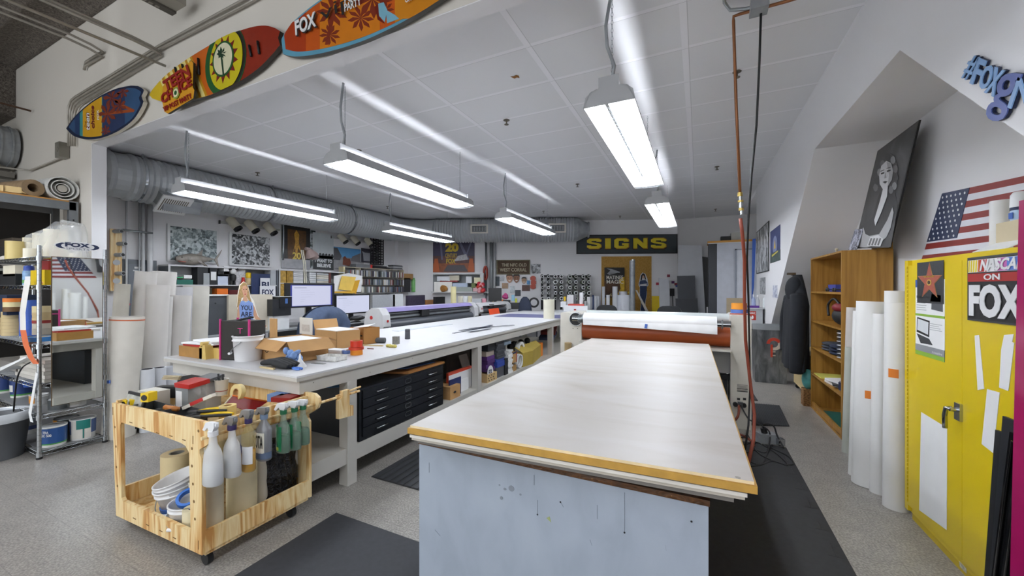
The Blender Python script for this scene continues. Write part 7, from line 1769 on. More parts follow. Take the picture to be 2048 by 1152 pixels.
# desk lamp (cream, spring arm)
t=thing('desk_lamp','old dusty pink clamp lamp on a cream spring arm behind the left monitor','lamp',(-7.6,XP(612,590,-7.6).y,1.1));LX=-7.6
P=lambda px,py:XP(px,py,LX)
b=MB()
for o_ in (-.02,.02):b.tube([V((LX,P(612,585).y,.775))+V((0,o_,0)),P(612,585)+V((0,o_,0)),P(609,528)+V((0,o_,0)),P(604,500)+V((0,o_,0))],.012,CREAM,6)
b.tube([P(620,566),P(611,545),P(610,528)],.008,METAL,6);b.build('arm',t)
M_=Matrix.Rotation(math.radians(115),3,'X')@ Matrix.Rotation(math.radians(30),3,'Y');PKL=m('#a08c88',.4)
d=(P(640,505)-P(611,497)).normalized();c=P(611,497)
b=MB();b.cyl(c,c+d*.10,.035,PKL,.04);b.cyl(c+d*.08,c+(P(624,512)-c)*1.0,.05,PKL,.14,24,False);b.sph(P(625,512),.14,PKL,16,8,None,(.8,1,.62));b.build('lamp_shade',t)
# disc case rack on the wall shelf
t=thing('disc_rack','three-tier wooden rack filled with disc cases on the long wall shelf','rack',(H1,y2+.6,CZ));RW=m('#d0c6ae',.6)
rackdefs=[(XP(722,566,H1),XP(806,570,H1)),]
zr=[CZ+.002,XP(722,570,H1).z,XP(722,553,H1).z,XP(722,535,H1).z]
ry0,ry1=XP(721,560,H1).y,XP(807,560,H1).y
for i,z in enumerate(zr[1:]):MB().box(H1-.17,H1-.005,ry0-(.55 if i == 2 else 0),ry1,z-.012,z,RW).build('shelf',t)
for y_ in (ry0-.015,ry1):MB().box(H1-.17,H1,y_,y_+.015,CZ,zr[3],RW).build('side_panel',t)
MB().box(H1-.17,H1,ry0-.55,ry0-.50,zr[2],zr[3]-.012,m('#d9cda4',.6)).build('side_panel',t)
cols=['#3a3e45','#7d8288','#c9cbcd','#7a4038','#55627a','#9a9484','#23262a','#d3cfc4','#5c504a','#6d7672','#a9aeb4','#463e4e']
random.seed(11)
protos=[]
for i,c_ in enumerate(cols):
    o=MB().box(-.13,0,0,.0215,0,.128,m(c_,.3)).build('disc_case');tag(o,'x','disc case','disc cases in the wooden rack');protos.append(o)
used=set();rown=['bottom','middle','top']
for r in range(3):
    z=[CZ+.002,zr[1]+.001,zr[2]+.001][r];hh_=[zr[1]-.012-CZ,zr[2]-.012-zr[1],zr[3]-.012-zr[2]][r]
    ys=ry0+.006 if r<2 else ry0-.49;n=int((ry1-ys-.02)/.041)
    for k in range(n):
        p=random.randrange(len(cols));src=protos[p]
        if p in used:o=src.copy();COL.objects.link(o)
        else:o=src;used.add(p)
        o.location=(H1-.008-.01*random.random(),ys+k*.041,z);o.scale=(1,1.75,min(1.25,(hh_-.008)/.128))
        o['label']='disc case in the %s row of the wooden rack, %s from the left' %(rown[r],ordw(k));o['group']='disc cases in the wooden rack'
for i,o in enumerate(protos):
    if i not in used:bpy.data.objects.remove(o)
# on top of the disc rack
def topbox(name,label,pl,pr_,h,mt,dz=0.0,cat='box',dep=.2):
    A,B=XP(pl,530,H1-.0),XP(pr_,530,H1);return one(MB().box(H1-dep,H1-.002,A.y,B.y,zr[3]+dz,zr[3]+dz+h,mt),name,label,cat)
topbox('grey_case','long grey case lying on the disc rack, with a red end',712,741,.09,m('#6b6e72',.5));topbox('red_box','small red box at the end of the grey case on the disc rack',741,745,.09,RED)
for i in range(3):topbox('black_folder','black folder in the pile on top of the disc rack, %s from the bottom' % ordw(i),747-i,780-3*i,.022,m('#202226',.4),.026*i,'folder',.2-.02*i)
for i in range(5):topbox('disc_sleeve','disc sleeve in the right pile on top of the disc rack, %s from the bottom' % ordw(i),786+i % 2,806-i % 3,.024,m(['#8d9194','#3a3d42','#c0c2c4'][i % 3],.3),.027*i,'sleeve')
# envelopes leaning
def card(name,label,pts,x,mt,cat='envelope',th=.01,dx=0):return one(MB().extr([XP(a_,b_,x)+V((dx*k,0,0))for k,(a_,b_)in enumerate(pts)],(1,0,0),th,mt),name,label,cat)
EN=m('#e3b33c',.6)
card('envelope','white envelope sheaf behind the yellow envelopes',[(668,552),(697,546),(725,552),(722,584),(668,584)],H1+.06,PAPER)
card('envelope','large yellow padded envelope in front of the white sheaf',[(684,552),(712,554),(704,582),(677,579)],H1+.10,m('#ecc65e',.6))
card('envelope','darker yellow envelope behind the large one',[(704,562),(720,560),(712,588),(702,583)],H1+.08,m('#dda72c',.6))
card('envelope','yellow envelope tip poking above the sheaf',[(697,546),(704,543),(714,551),(700,553)],H1+.04,EN)
card('envelope','flat yellow envelopes lying at the shelf edge',[(669,583),(712,582),(706,587),(669,586)],H1+.12,EN)
# things right of the disc rack
lb_('brown_tray','low brown tray on the shelf right of the disc rack',807,826,547,556,m('#a07a48',.6),z=XP(810,557,H1).z-.02)
lb_('black_box','black ribbed box under the brown tray right of the disc rack',808,821,556,584,m('#2c2c2e',.5),z=CZ)
lcan('spray_can','green capped spray can on the long wall shelf',827,9,556,m('#74b56a',.4),z=CZ,cap=m('#58a058'))
lcan('spray_can','grey and white tin on the long wall shelf beside the green can',838,9,556,m('#a8adb2',.3),z=CZ);lcan('spray_can','white tin with a blue cap on the long wall shelf',847,9,560,m('#cfd5df',.3),z=CZ,cap=m('#3a58a8'))
lb_('clock_disc','pale round-topped board standing behind the cans',810,830,521,548,m('#dfe0e0',.5),LW+.06,.02,cat='board')
t=thing('dispenser','green-framed dispenser with a lilac panel on the wall shelf','dispenser',(H1-.05,XP(852,560,H1).y,CZ));A=XP(844,556,H1-.05);B=XP(860,556,H1-.05)
MB().box(H1-.1,H1-.05,A.y,B.y,A.z,XP(852,538,H1).z,m('#2f6b4a',.4)).box(H1-.05,H1-.045,A.y+.05,B.y-.05,A.z+.03,XP(852,541,H1).z,m('#a9b8d8',.4)).build('frame',t);MB().box(H1-.12,H1,XP(840,536,H1).y,XP(866,536,H1).y,XP(852,537,H1).z,XP(852,534,H1).z,BLACK).cyl((H1-.07,(A.y+B.y)/2,CZ),(H1-.07,(A.y+B.y)/2,A.z),.03,DGREY).build('top_plate',t)
b=MB();q=XP(812,505,LW+.02)
one(MB().obox(q+V((0,0,0)),(.03,.22,.30),m('#cfd2d3',.5)),'thermostat','small white rounded thermostat on the left wall near its far end','thermostat')

# ================================================================== DESK ZONE IN FRONT OF THE LEFT WALL
DT=m('#8f9396',.5)
t=thing('long_desk','long grey desk running along the left wall under the monitors','desk',(-7.3,6,0));MB().box(-8.0,-6.75,3.0,9.1,.74,.77,DT).build('desk_top',t)
for y in (3.1,5.0,7.0,9.0):MB().box(-7.9,-6.9,y,y+.04,0,.74,HG).build('leg_panel',t)
t=thing('metal_cabinet','dark grey metal cabinet standing right of the pale paper rolls','cabinet',(-7.3,3.6,0));A=XP(405,592,-7.0);B=XP(455,592,-7.0)
MB().box(-7.5,-7.0,A.y,B.y,.77,A.z,m('#484c52',.45)).build('body',t);MB().box(-7.52,-6.98,A.y-.01,B.y+.01,A.z,A.z+.02,HW).build('top',t);b=MB();b.cyl((-7.0,(A.y+B.y)/2,A.z-.12),(-6.99,(A.y+B.y)/2,A.z-.12),.01,BLACK);b.build('lock',t)
A=XP(457,590,-6.95);B=XP(545,588,-6.95)
one(MB().box(-7.45,-6.95,A.y,B.y,.77,A.z,m('#bdb6a6',.5)),'beige_cabinet','beige cabinet side behind the cut-out of a woman in a blue top','cabinet')
# life size cut-out of a woman in a blue lettered top
CXX=-6.6
def C_(px,py,d=0):return XP(px,py,CXX)+V((d,0,0))
t=thing('standee','life-size cardboard cut-out of a long-haired woman in a blue lettered top and jeans','cut-out',tuple(C_(495,700)))
sil=[(487,563),(479,570),(475,590),(473,612),(476,625),(473,640),(476,655),(478,690),(484,740),(520,740),(520,690),(512,655),(510,642),(528,656),(534,655),(531,648),(520,640),(513,622),(508,602),(501,592),(498,578),(493,566)]
MB().extr([(C_(*p)if p[1]<735 else V((CXX,C_(*p).y,0)))for p in sil],(1,0,0),.006,m('#e6e2da',.6),TAN).build('board',t)
SK=m('#c99a7c',.5,0,.05,20);HR=m('#a88a5a',.5,0,.3,40);TOP=m('#7f9ad0',.5,0,.08,20)
def lay2(nm,polys):
    b=MB()
    for pts,mt,d in polys:b.extr([C_(*p,d)for p in pts],(1,0,0),.001,mt)
    b.build(nm,t)
lay2('hair',[([(487,564),(480,571),(476,592),(474,615),(480,612),(483,596),(492,592),(497,600),(503,618),(505,610),(500,594),(497,578),(493,567)],HR,.002)])
lay2('arms',[([(476,612),(474,630),(477,650),(482,652),(481,630),(482,612)],SK,.003),([(503,605),(509,614),(515,632),(524,642),(533,652),(531,655),(518,646),(509,636),(504,620)],SK,.003)])
lay2('face',[([(485,572),(484,582),(487,592),(490,594),(494,589),(495,578),(492,571)],SK,.004),([(487,590),(486,598),(484,602),(496,602),(493,594),(492,590)],SK,.0035),([(486,579),(488,578),(488,579.6),(486,580)],BLACK,.006),([(491,578),(493.6,578),(493.6,579.6),(491,579.4)],BLACK,.006),([(488,588),(490,587),(492.5,588),(490,590)],m('#a84a44'),.006),([(489.5,580),(491,585),(488.6,585)],m('#b5835f'),.006)])
lay2('blue_top',[([(481,603),(486,601),(491,605),(497,601),(505,606),(507,618),(506,636),(508,650),(480,650),(479,628),(478,612)],TOP,.005)])
lay2('jeans',[([(480,648),(508,648),(512,690),(516,738),(486,738),(480,690)],m('#2f456e',.7,0,.1,20),.004)])
b=MB()
for i,s_ in enumerate(['YOU','ARE','KIND']):
    y_=620+i*13;b.text(C_(481,y_,.006),C_(503,y_+1,.006),C_(481,y_-10,.006),s_,m('#1c2440'),.001,.02)
b.build('lettering',t)
# wall phone / label printer
A=C_=None
t=thing('label_printer','black desktop printer with a blue display beside the left monitor','printer',(-6.9,XP(560,600,-6.9).y,.9));A=XP(545,628,-6.8);B=XP(582,628,-6.8);zt_=XP(560,594,-6.8).z
MB().box(-7.15,-6.8,A.y,B.y,A.z-.04,zt_-.04,m('#26282b',.4)).box(-7.15,-6.78,A.y+.12,B.y,A.z+.10,zt_,m('#1b1c1f',.35)).box(-7.16,-6.77,A.y+.12,B.y+.01,zt_,zt_+.012,LGREY).build('housing',t)
MB().box(-6.78,-6.775,A.y+.22,B.y-.08,zt_-.12,zt_-.03,emit('#3a6fc0',.4)).build('display',t)
one(MB().box(-7.1,-6.82,A.y+.02,B.y-.02,.77,A.z-.041,m('#d8dadb',.5)),'printer_stand','white box under the black desktop printer','box')
# monitors
def monitor(label,pl,pr_,pt,pb,x,side,scr):
    A=XP(pl,pb,x);B=XP(pr_,pb,x);C=XP(pl,pt,x);t=thing('monitor',label,'monitor',(x,(A.y+B.y)/2,.77))
    W_=B.y-A.y;h=C.z-A.z;f=Fr((x,A.y,A.z),(0,1,0),(0,0,1),W_,h);b=MB();f.rect(b,0,0,1,1,BLACK,0,.04);b.build('casing',t)
    b=MB();u0=.12 if side else .03;u1=.91 if side else .97
    f.rect(b,u0-(.03 if side else 0),.06,u1+(.035 if side else 0),.93,emit('#3a48c8' if side else '#dfe4ff',.3 if side else .5),.001,.0005)
    if side:f.rect(b,u0,.08,u1,.90,scr,.002,.0005)
    b.build('screen',t)
    b=MB();f.rect(b,u0+.04,.80,u0+.28,.815,emit('#8a90b0',.3),.0025,.0003)
    for k in range(6):f.rect(b,u0+.16,.70-k*.09,u0+.16+.3*(.6+.4*math.sin(k)),.705-k*.09,emit('#aab0cc',.4),.0025,.0003)
    b.build('screen_text',t)
    MB().box(x-.12,x-.05,(A.y+B.y)/2-.04,(A.y+B.y)/2+.04,.78,A.z+.1,BLACK).box(x-.2,x+.05,(A.y+B.y)/2-.15,(A.y+B.y)/2+.15,.77,.785,BLACK).build('stand',t);return t
monitor('larger monitor with a blue-bordered bright window, behind the chair with the jacket',571,669,566,617,-6.85,True,emit('#e0e3ff',.48))
monitor('smaller monitor showing a plain white window, right of the chair with the jacket',671,740,589,630,-6.85,False,emit('#e6e8ff',.5))
# office chair with a blue jacket over its back
cx_=-6.1;A=XP(610,640,cx_);B=XP(692,640,cx_);zt_=XP(648,613,cx_).z;yc=(A.y+B.y)/2;W_=(B.y-A.y)
t=thing('office_chair','office chair at the long desk, hidden under a blue-grey jacket','chair',(cx_,yc,0))
MB().sph((cx_-.05,yc,zt_-.27),.5,BLACK,20,12,None,(.14,W_*.86,.5)).build('backrest',t);MB().sph((cx_-.35,yc,.50),.5,BLACK,20,10,None,(.55,.55,.14)).build('seat',t)
b=MB();b.cyl((cx_-.3,yc,.08),(cx_-.3,yc,.48),.03,METAL)
for k in range(5):b.tube([(cx_-.3,yc,.10),(cx_-.3+.3*math.cos(k*1.257),yc+.3*math.sin(k*1.257),.06)],.02,BLACK,6)
b.build('base',t)
JK=m('#4b5a75',.8,0,.12,14);b=MB()
def jk(u,v):
    y=(u-.5)*2;top_=zt_-.16*abs(y)** 2.6;z=top_-v*(.55+.1*math.sin(u*9));bul=.10+.03*math.sin(u*22+v*2)*v+.04*v
    return (cx_+bul*min(1,v*4+.05),yc+y*W_*.5*(1+.08*v),z)
b.grid(jk,48,14,JK);b.grid(lambda u,v:(2*cx_-.06-jk(1-u,v)[0],jk(1-u,v)[1],jk(1-u,v)[2]),48,14,JK)
one(b,'jacket','blue-grey jacket draped over the back of the desk chair','jacket')
# clutter under the shelf
for i,(pl,pr_,pt,pb,c_,lb)in enumerate([(745,790,590,606,'#9a9da0','grey tray under the long wall shelf'),(786,806,588,604,'#c9ccce','pale round-cornered case under the long wall shelf'),(817,850,591,612,'#3a3446','dark picture card with pale figures above the plotter'),(852,874,600,612,'#a5703a','brown carton on the desk behind the plotter'),(872,890,594,612,'#1b1c1e','black box on the desk behind the plotter')]):
    lb_('desk_item',lb,pl,pr_,pt,pb,m(c_,.5,0,.3 if i == 2 else .05,20),-7.3 if i<4 else -6.9,.1,'box',.771)
lb_('keyboard_tray','white paper pile on the desk below the smaller monitor',695,718,643,654,PAPER,-6.8,.3,'paper',z=.771);
b=MB();q=XP(715,636,-6.75);b.sph(q,.09,BLACK,12,8,None,(1,2.2,.6));one(b,'desk_phone','black phone below the smaller monitor','phone')
# ================================================================== PLOTTERS BESIDE THE LONG TABLE
PLM=m('#c2c3c4',.4);PLV=m('#8f86b8',.4)
def plotter(name,label,x,yA,yB,zb_,zt_,rz=0.0,lilac=True,detail=True):
    t=thing(name,label,'plotter',(x,(yA+yB)/2,0));L=yB-yA;Hh=zt_-zb_
    for y0 in (yA,yB-.16):
        pts=[(-.22,0),(-.26,Hh*.3),(-.22,Hh*.8),(-.1,Hh),(.06,Hh*.98),(.14,Hh*.7),(.16,Hh*.2),(.1,0)]
        MB().extr([(x+a_,y0,zb_+c_)for a_,c_ in pts],(0,-1,0),.16,PLM).build('end_housing',t)
    b=MB();b.extr([(x-.22,yA+.16,zt_-.06),(x-.1,yA+.16,zt_),(x+.03,yA+.16,zt_-.01),(x+.10,yA+.16,zt_-.07),(x-.2,yA+.16,zt_-.1)],(0,-1,0),L-.32,PLV if lilac else PLM);b.build('top_cover',t)
    b=MB();b.box(x-.18,x+.02,yA+.16,yB-.16,zb_+.1,zt_-.08,m('#3a3c40',.4));b.box(x+.02,x+.05,yA+.16,yB-.16,zb_+Hh*.52,zb_+Hh*.60,METAL);b.box(x+.02,x+.04,yA+.16,yB-.16,zb_+Hh*.7,zb_+Hh*.73,METAL);b.build('carriage_rail',t)
    MB().box(x-.0,x+.09,yA+L*.35,yA+L*.35+.22,zb_+Hh*.5,zb_+Hh*.82,BLACK).build('carriage',t)
    MB().cyl((x+.04,yA+.16,zb_+Hh*.2),(x+.04,yB-.16,zb_+Hh*.2),Hh*.24,m('#4a4e54',.35),n=24).build('media_roll',t)
    for y in (yA+.1,yB-.14):MB().box(x-.14,x+.04,y,y+.06,.06,zb_+.02,m('#4a4d50')).box(x-.3,x+.25,y,y+.06,.03,.07,m('#4a4d50')).build('stand_leg',t)
    b=MB()
    Fr((x+.16,yA+.0,zb_+Hh*.3),(0,1,0),(0,0,1)).disc(b,.09,.05,.02,.02,RED,.004);Fr((x-.2,yA,zb_+Hh*.5),(1,0,0),(0,0,1)).disc(b,.1,.03,.03,.03,RED,.003)
    b.build('red_logo',t);return t
pa=XP(752,640,-4.62);pb_=XP(945,620,-4.62)
plotter('wide_plotter','wide pale printer-plotter with a lilac cover along the far side of the long table',-4.62,pa.y,pb_.y,.83,XP(775,615,-4.62).z+.0)
pa=XP(948,620,-4.65);pb_=XP(1012,612,-4.65)
plotter('small_plotter','smaller grey vinyl cutter with an orange flap beyond the lilac plotter',-4.65,pa.y,pb_.y,.92,XP(960,606,-4.65).z,0,False)
q=XP(985,622,-4.48);one(MB().extr([XP(977,618,-4.47),XP(997,616,-4.47),XP(1000,627,-4.42),XP(980,630,-4.42)],(1,0,.3),.008,m('#e2502a',.5)),'orange_flap','bright orange sheet hanging on the front of the smaller plotter','sheet')
b=MB();one(MB().box(-5.2,-4.95,XP(945,640,-4.9).y-0,XP(945,640,-4.9).y+.5,.8,.86,m('#4a2f2c',.5)),'dark_tray','dark tray between the two plotters','tray')

# ================================================================== SLANTED BACK WALL
def wf(pl,pr_,pt,pb,off=.0,tilt=0):return frame_px('W',off,pl,pr_,pt,pb,tilt)
def wpic(name,label,pl,pr_,pt,pb,mt,deco=None,off=.02,cat='poster',th=.015,part_name='board'):
    f=wf(pl,pr_,pt,pb,off);t=thing(name,label,cat,tuple(f.p(.5,0)));b=MB();f.rect(b,0,0,1,1,mt,0.001,th);b.build(part_name,t)
    if deco:b=MB();deco(f,b);b.build('print',t)
    return t,f
SD=m('#323b3e',.5)
t,f=wpic('shop_sign','wide dark SIGNS board with yellow block letters high on the back wall',1153,1355,470,508,m('#15191a',.5),None,.05,'sign',.05)
b=MB();f.rect(b,.012,.05,.988,.95,SD,.006,.004);b.build('face_panel',t)
GY=m('#dcc722',.4);OY=m('#a8761a',.4)
def block(cells,u0,w_,v0=.24,v1=.82):
    """block letter as polygons in a 0..1 cell, with a bevelled edge colour"""
    global f
    b=MB()
    for pts in cells:f.poly(b,[(u0+(x+.06)*w_,v0+(y-.07)*(v1-v0))for x,y in pts],m('#241a16',.6),.016,.008)
    for pts in cells:f.poly(b,[(u0+(x+.03)*w_,v0+y*(v1-v0))for x,y in pts],OY,.038,.02)
    for pts in cells:f.poly(b,[(u0+(.5+(x-.5)*.94)*w_,v0+(.5+(y-.5)*.88)*(v1-v0))for x,y in pts],GY,.05,.012)
    o=b.build('letter',t)
Sx=[[(0,.62),(.2,.5),(.75,.36),(.68,.24),(.3,.24),(.3,.33),(0,.33),(0,.14),(.18,0),(.82,0),(1,.16),(1,.38),(.85,.52),(.3,.66),(.34,.77),(.68,.77),(.68,.68),(1,.68),(1,.86),(.82,1),(.18,1),(0,.84)]]
Ix=[[(.0,0),(1,0),(1,1),(0,1)]]
Gx=[[(.18,0),(.82,0),(1,.15),(1,.52),(.55,.52),(.55,.34),(.68,.34),(.68,.24),(.36,.24),(.3,.3),(.3,.7),(.36,.77),(.66,.77),(.66,.66),(1,.66),(1,.86),(.82,1),(.18,1),(0,.85),(0,.15)]]
Nx=[[(0,0),(.28,0),(.28,.5),(.7,0),(1,0),(1,1),(.72,1),(.72,.5),(.3,1),(0,1)]]
U=lambda px:(px-1153)/202
for cells,a_,c_ in ((Sx,1173,1203),(Ix,1210,1222),(Gx,1228,1258),(Nx,1266,1295),(Sx,1301,1332)):block(cells,U(a_),U(c_)-U(a_))
def osb():pass
t,f=wpic('strand_board','large yellowish strand board panel standing against the back wall',1203,1303,513,660,OSB,None,.03,'board',.02)
def mm(f,b):
    f.rect(b,0,.0,1,.55,m('#4a2c12',.5,0,.5,5),.003,.001);f.poly(b,[(.55,.0),(1,0),(1,.7),(.75,.6),(.8,.3)],m('#c9a21c',.5,0,.3,8),.0035,.001);f.poly(b,[(.1,.97),(.3,.9),(.25,.75),(.12,.8),(.22,.85),(.75,.82),(.78,.85),(.35,.95)],m('#8b8d90',.4),.004,.001)
    f.text(b,.1,.61,.93,.73,'MATINEE',m('#d9d6cc'),.005,.001,.01);f.text(b,.1,.46,.95,.59,'MAGIC',m('#d9d6cc'),.005,.001,.01);f.text(b,.2,.02,.5,.14,'41',m('#e0cf9a'),.005,.001)
wpic('film_poster','dark MATINEE MAGIC poster leaning on the strand board',1209,1249,535,595,m('#14110e',.4),mm,.12,'poster')
# cut-out of a woman in jeans
def K(px,py,d=0):return WP(px,py,.10+d)
t=thing('standee','small cut-out of a dark-haired woman with folded arms and jeans before the strand board','cut-out',tuple(K(1288,625)))
MB().extr([K(*p)for p in [(1285,545),(1281,550),(1279,560),(1277,570),(1280,575),(1279,590),(1282,606),(1280,625),(1291,625),(1291,605),(1294,588),(1293,575),(1297,570),(1295,558),(1291,548)]],WN,.01,m('#d8dbe0',.6)).build('board',t)
def k_(nm,polys):
    b=MB()
    for pts,mt,d in polys:b.extr([K(*p,d)for p in pts],WN,.002,mt)
    b.build(nm,t)
k_('hair',[([(1286,546),(1282,551),(1281,561),(1284,560),(1285,551),(1288,551),(1290,560),(1292,558),(1290,549)],m('#241d20'),.006)]);k_('face',[([(1284.6,549),(1284.6,555),(1286.5,558),(1288.8,555),(1288.6,549)],m('#c8a490'),.004)])
k_('blouse',[([(1281,561),(1291,560),(1295,565),(1295,571),(1279,571),(1279,565)],m('#3c4a6a',.6,0,.3,30),.008),([(1279,569),(1294,567),(1293,571),(1281,571)],m('#d2d2d6'),.01)])
k_('jeans',[([(1280,572),(1294,572),(1293,590),(1290,606),(1290,624),(1281,624),(1283,606),(1280,590)],m('#2b3c5e',.7,0,.2,20),.008)])
# old west corral sign
def ow(f,b):
    for r in ((0,0,1,.06),(0,.94,1,1),(0,0,.03,1),(.97,0,1,1)):f.rect(b,*r,m('#6f6a4c',.6,0,.3,30),.02,.02)
    f.text(b,.16,.54,.90,.76,'THE NFC OLD',m('#b9b095'),.012,.01,.02);f.text(b,.10,.20,.90,.44,'WEST CORRAL',m('#b9b095'),.012,.01,.02)
wpic('wooden_sign','brown wooden sign reading OLD WEST CORRAL on the back wall',993,1060,520,549,m('#4f3c2a',.7,0,.2,10),ow,.03,'sign')
def fx(f,b):
    f.rect(b,0,0,1,.25,m('#8c4a22',.5,0,.3,8),.002,.001);f.rect(b,0,.25,1,.45,m('#5c3a3a',.5,0,.3,6),.002,.001)
    for x0,x1,x2,x3 in ((.55,.6,.8,.88),(.95,1,.75,.78),(.15,.2,.2,.24)):f.poly(b,[(x2,.35),(x3,.35),(x1,1),(x0,1)],m('#6a6a86',.5),.003,.001)
    f.poly(b,[(.25,.02),(.85,.02),(.75,.2),(.35,.2)],m('#4a4246',.5),.004,.001);f.poly(b,[(.5,.3),(.85,.35),(.8,.5),(.6,.45)],m('#b5b4b8',.5,0,.2,20),.004,.001)
    for x in (.08,.92):f.poly(b,[(x-.08,.02),(x+.08,.02),(x+.04,.38),(x-.04,.38)],m('#b5561c',.5),.004,.001)
    f.text(b,.30,.56,.62,.80,'20',m('#d8bb3a'),.006,.004,.06);f.text(b,.30,.40,.58,.52,'CENTURY',m('#c2a32e'),.006,.003,.02);f.text(b,.32,.24,.55,.38,'FOX',m('#c2a32e'),.006,.003,.05)
wpic('film_poster','dusky violet poster with golden stacked numerals and searchlight beams near the far left corner',866,949,472,545,m('#3a3450',.45,0,.2,4),fx,.02)
wpic('small_poster','small grey print beside the wooden corral sign',1062,1081,528,547,photo('grey star print','#2a2c30','#6b6e72','#b9bcc0',12),None,.02,'poster')
b_=None
# shelves below the film poster
SHZ1=WP(900,545,.3).z
t=thing('open_shelf','grey open wall shelf below the violet film poster, crammed with papers','shelf',tuple(WP(915,590,.3)))
def wbox(pl,pr_,pt,pb,mt,off=.3,dep=.28,b=None):
    f=wf(pl,pr_,pt,pb,off);b=b or MB();f.rect(b,0,0,1,1,mt,0,dep);return b
wbox(866,966,546,549,HW).build('shelf_board',t);wbox(960,967,546,590,HW).build('side_panel',t);wbox(862,985,583,586,HW).build('shelf_board',t);wbox(866,966,549,583,m('#8a8e90'),.03,.01).build('back_panel',t)
def wi(name,label,pl,pr_,pt,pb,c_,cat='box',off=.32,dep=.2,var=.05,sc=8,txt=None):
    b=wbox(pl,pr_,pt,pb,m(c_,.5,0,var,sc),off,dep)
    if txt:wf(pl,pr_,pt,pb,off).text(b,.1,.3,.9,.7,txt,BLACK,.001)
    return one(b,name,label,cat)
for a_ in [('paper_stack','white papers with a red edge on the upper wall shelf',874,900,553,562,'#cfd2d6','paper'),('folder','red folder edge in the upper wall shelf',880,915,561,564,'#8a2a28','folder'),('paper_stack','thick mixed pile in the upper wall shelf',898,918,551,561,'#b5b09c','paper'),('cup','white mug with a blue stripe in the upper wall shelf',932,943,553,566,'#dadde2','mug'),
           ('cup','white and yellow mug beside the striped one',948,961,555,567,'#e0ddb8','mug'),('paper_stack','white and blue pile in the middle of the wall shelf',905,935,566,574,'#aab8cc','paper'),('paper_stack','long pile of printed sheets on the lower wall shelf',900,945,574,583,'#9aa39c','paper'),
           ('colour_print','white sheet with a brown bowl picture hanging at the wall shelf',868,904,564,584,'#e4e2dc','print'),('paper_stack','pink and white pile near the red toy',946,962,574,583,'#d8b0b4','paper'),('green_plant_toy','small green and brown toy beside the pink pile',943,951,566,576,'#5f6f3a','toy')]:
    wi(a_[0],a_[1],*a_[2:7],cat=a_[7],off=.32+.01*(a_[2]% 3))
b=MB();c0=WP(885,577,.33);b.sph(c0,.15,m('#9a6a2c',.6,0,.3,30),14,8,None,(1.3,.2,.7));one(b,'picture_bowl','round brown shape on the white sheet at the wall shelf','print')
b=MB();random.seed(4)
for i in range(12):c0=WP(952+12*random.random()+4,566+18*random.random(),.4);b.sph(c0,.07,m(['#c8283c','#e0a0a8','#c83a30'][i % 3],.5),8,6)
one(b,'red_garland','red and pink garland hanging at the end of the wall shelf','garland')
pipe('grey_pipe','thin grey pipe rising between the film poster and the corral sign','pipe',[WP(972,600,.08),WP(972,468,.08)],.03,METAL)
pipe('grey_pipe','thick grey pipe rising left of the corral sign','pipe',[WP(983,615,.1),WP(983,466,.1)],.06,m('#8a8f92',.4,.4))
pipe('grey_pipe','white pipe beside the thick grey one left of the corral sign','pipe',[WP(989,615,.1),WP(989,466,.1)],.035,LGREY)
b=MB();b.tube([WP(971+3.2*math.cos(k*PI/8),546+13*math.sin(k*PI/8),.14)for k in range(16)],.035,m('#9c3a2c',.5),8,closed=True);one(b,'red_cable_ring','loop of red-brown hose hung on the wall pipe','hose')
# faces and stickers
SKN=m('#b98a6e',.6,0,.15,20)
def face_cut(label,cx,cy,r,sk,hair):
    t=thing('face_cutout',label,'cut-out',tuple(WP(cx,cy,.04)));P=lambda x,y,d:WP(cx+x*r,cy+y*r*1.35,.04+d)
    MB().extr([P(math.cos(a_)*(1 if math.sin(a_)<0 else .95-.25*math.sin(a_)),math.sin(a_),0)for a_ in [k*PI/10 for k in range(20)]],WN,.006,sk).build('face',t)
    b=MB();b.extr([P(x,y,.003)for x,y in [(-1,-.3),(-.95,-.8),(-.4,-1.1),(.4,-1.1),(.95,-.8),(1,-.3),(.6,-.6),(-.6,-.6)]],WN,.003,hair);b.build('hair',t)
    b=MB()
    for s in (-1,1):b.extr([P(s*.4+.16*math.cos(k),-.12+.09*math.sin(k),.004)for k in [j*PI/4 for j in range(8)]],WN,.003,BLACK)
    b.extr([P(-.4,.4,.004),P(.4,.4,.004),(P(.2,.6,.004)),P(-.2,.6,.004)],WN,.003,m('#e6ddd4'));b.extr([P(0,-.1,.004),P(.13,.22,.004),P(-.13,.22,.004)],WN,.003,m('#9c6f55'));b.build('features',t)
face_cut('grinning face cut-out with short brown hair under the corral sign',1019,557,6.5,SKN,m('#4a3626'))
face_cut('darker smiling face cut-out right of the brown-haired one',1033,557,6.5,m('#8a5f48',.6,0,.15,20),m('#2a211c'))
face_cut('bearded face cut-out with a dark cap near the red cut-out shapes',1048,561,5,m('#a8876a'),m('#1c1c20'))
for i,(pl,pr_,pt,pb,c_,lb)in enumerate([(986,999,553,572,'#3f4a52','dark sticker sheet with a red dot left of the face cut-outs'),(1044,1060,570,582,'#5a3f38','small team photograph below the bearded face'),(1004,1016,566,577,'#a0846a','tan sticker below the brown-haired face'),(1000,1008,552,562,'#b9bcc0','grey round sticker left of the brown-haired face'),(1020,1030,572,586,'#c7cfd2','pale sticker on the back wall beneath the faces'),(1054,1060,561,569,'#4a86b8','blue slanted sticker beside the bearded face')]):
    wpic('sticker',lb,pl,pr_,pt,pb,m(c_,.5,0,.3,25),None,.02,'sticker',.005)
b=MB()
for i,(x,y)in enumerate([(1066,557),(1067,565),(1066,573)]):b.extr([WP(x+5.5*math.cos(k*PI/6)*(1+.15*(k % 2)),y+5.5*math.sin(k*PI/6),.03+.002*i)for k in range(12)],WN,.006,m('#b04a38',.5))
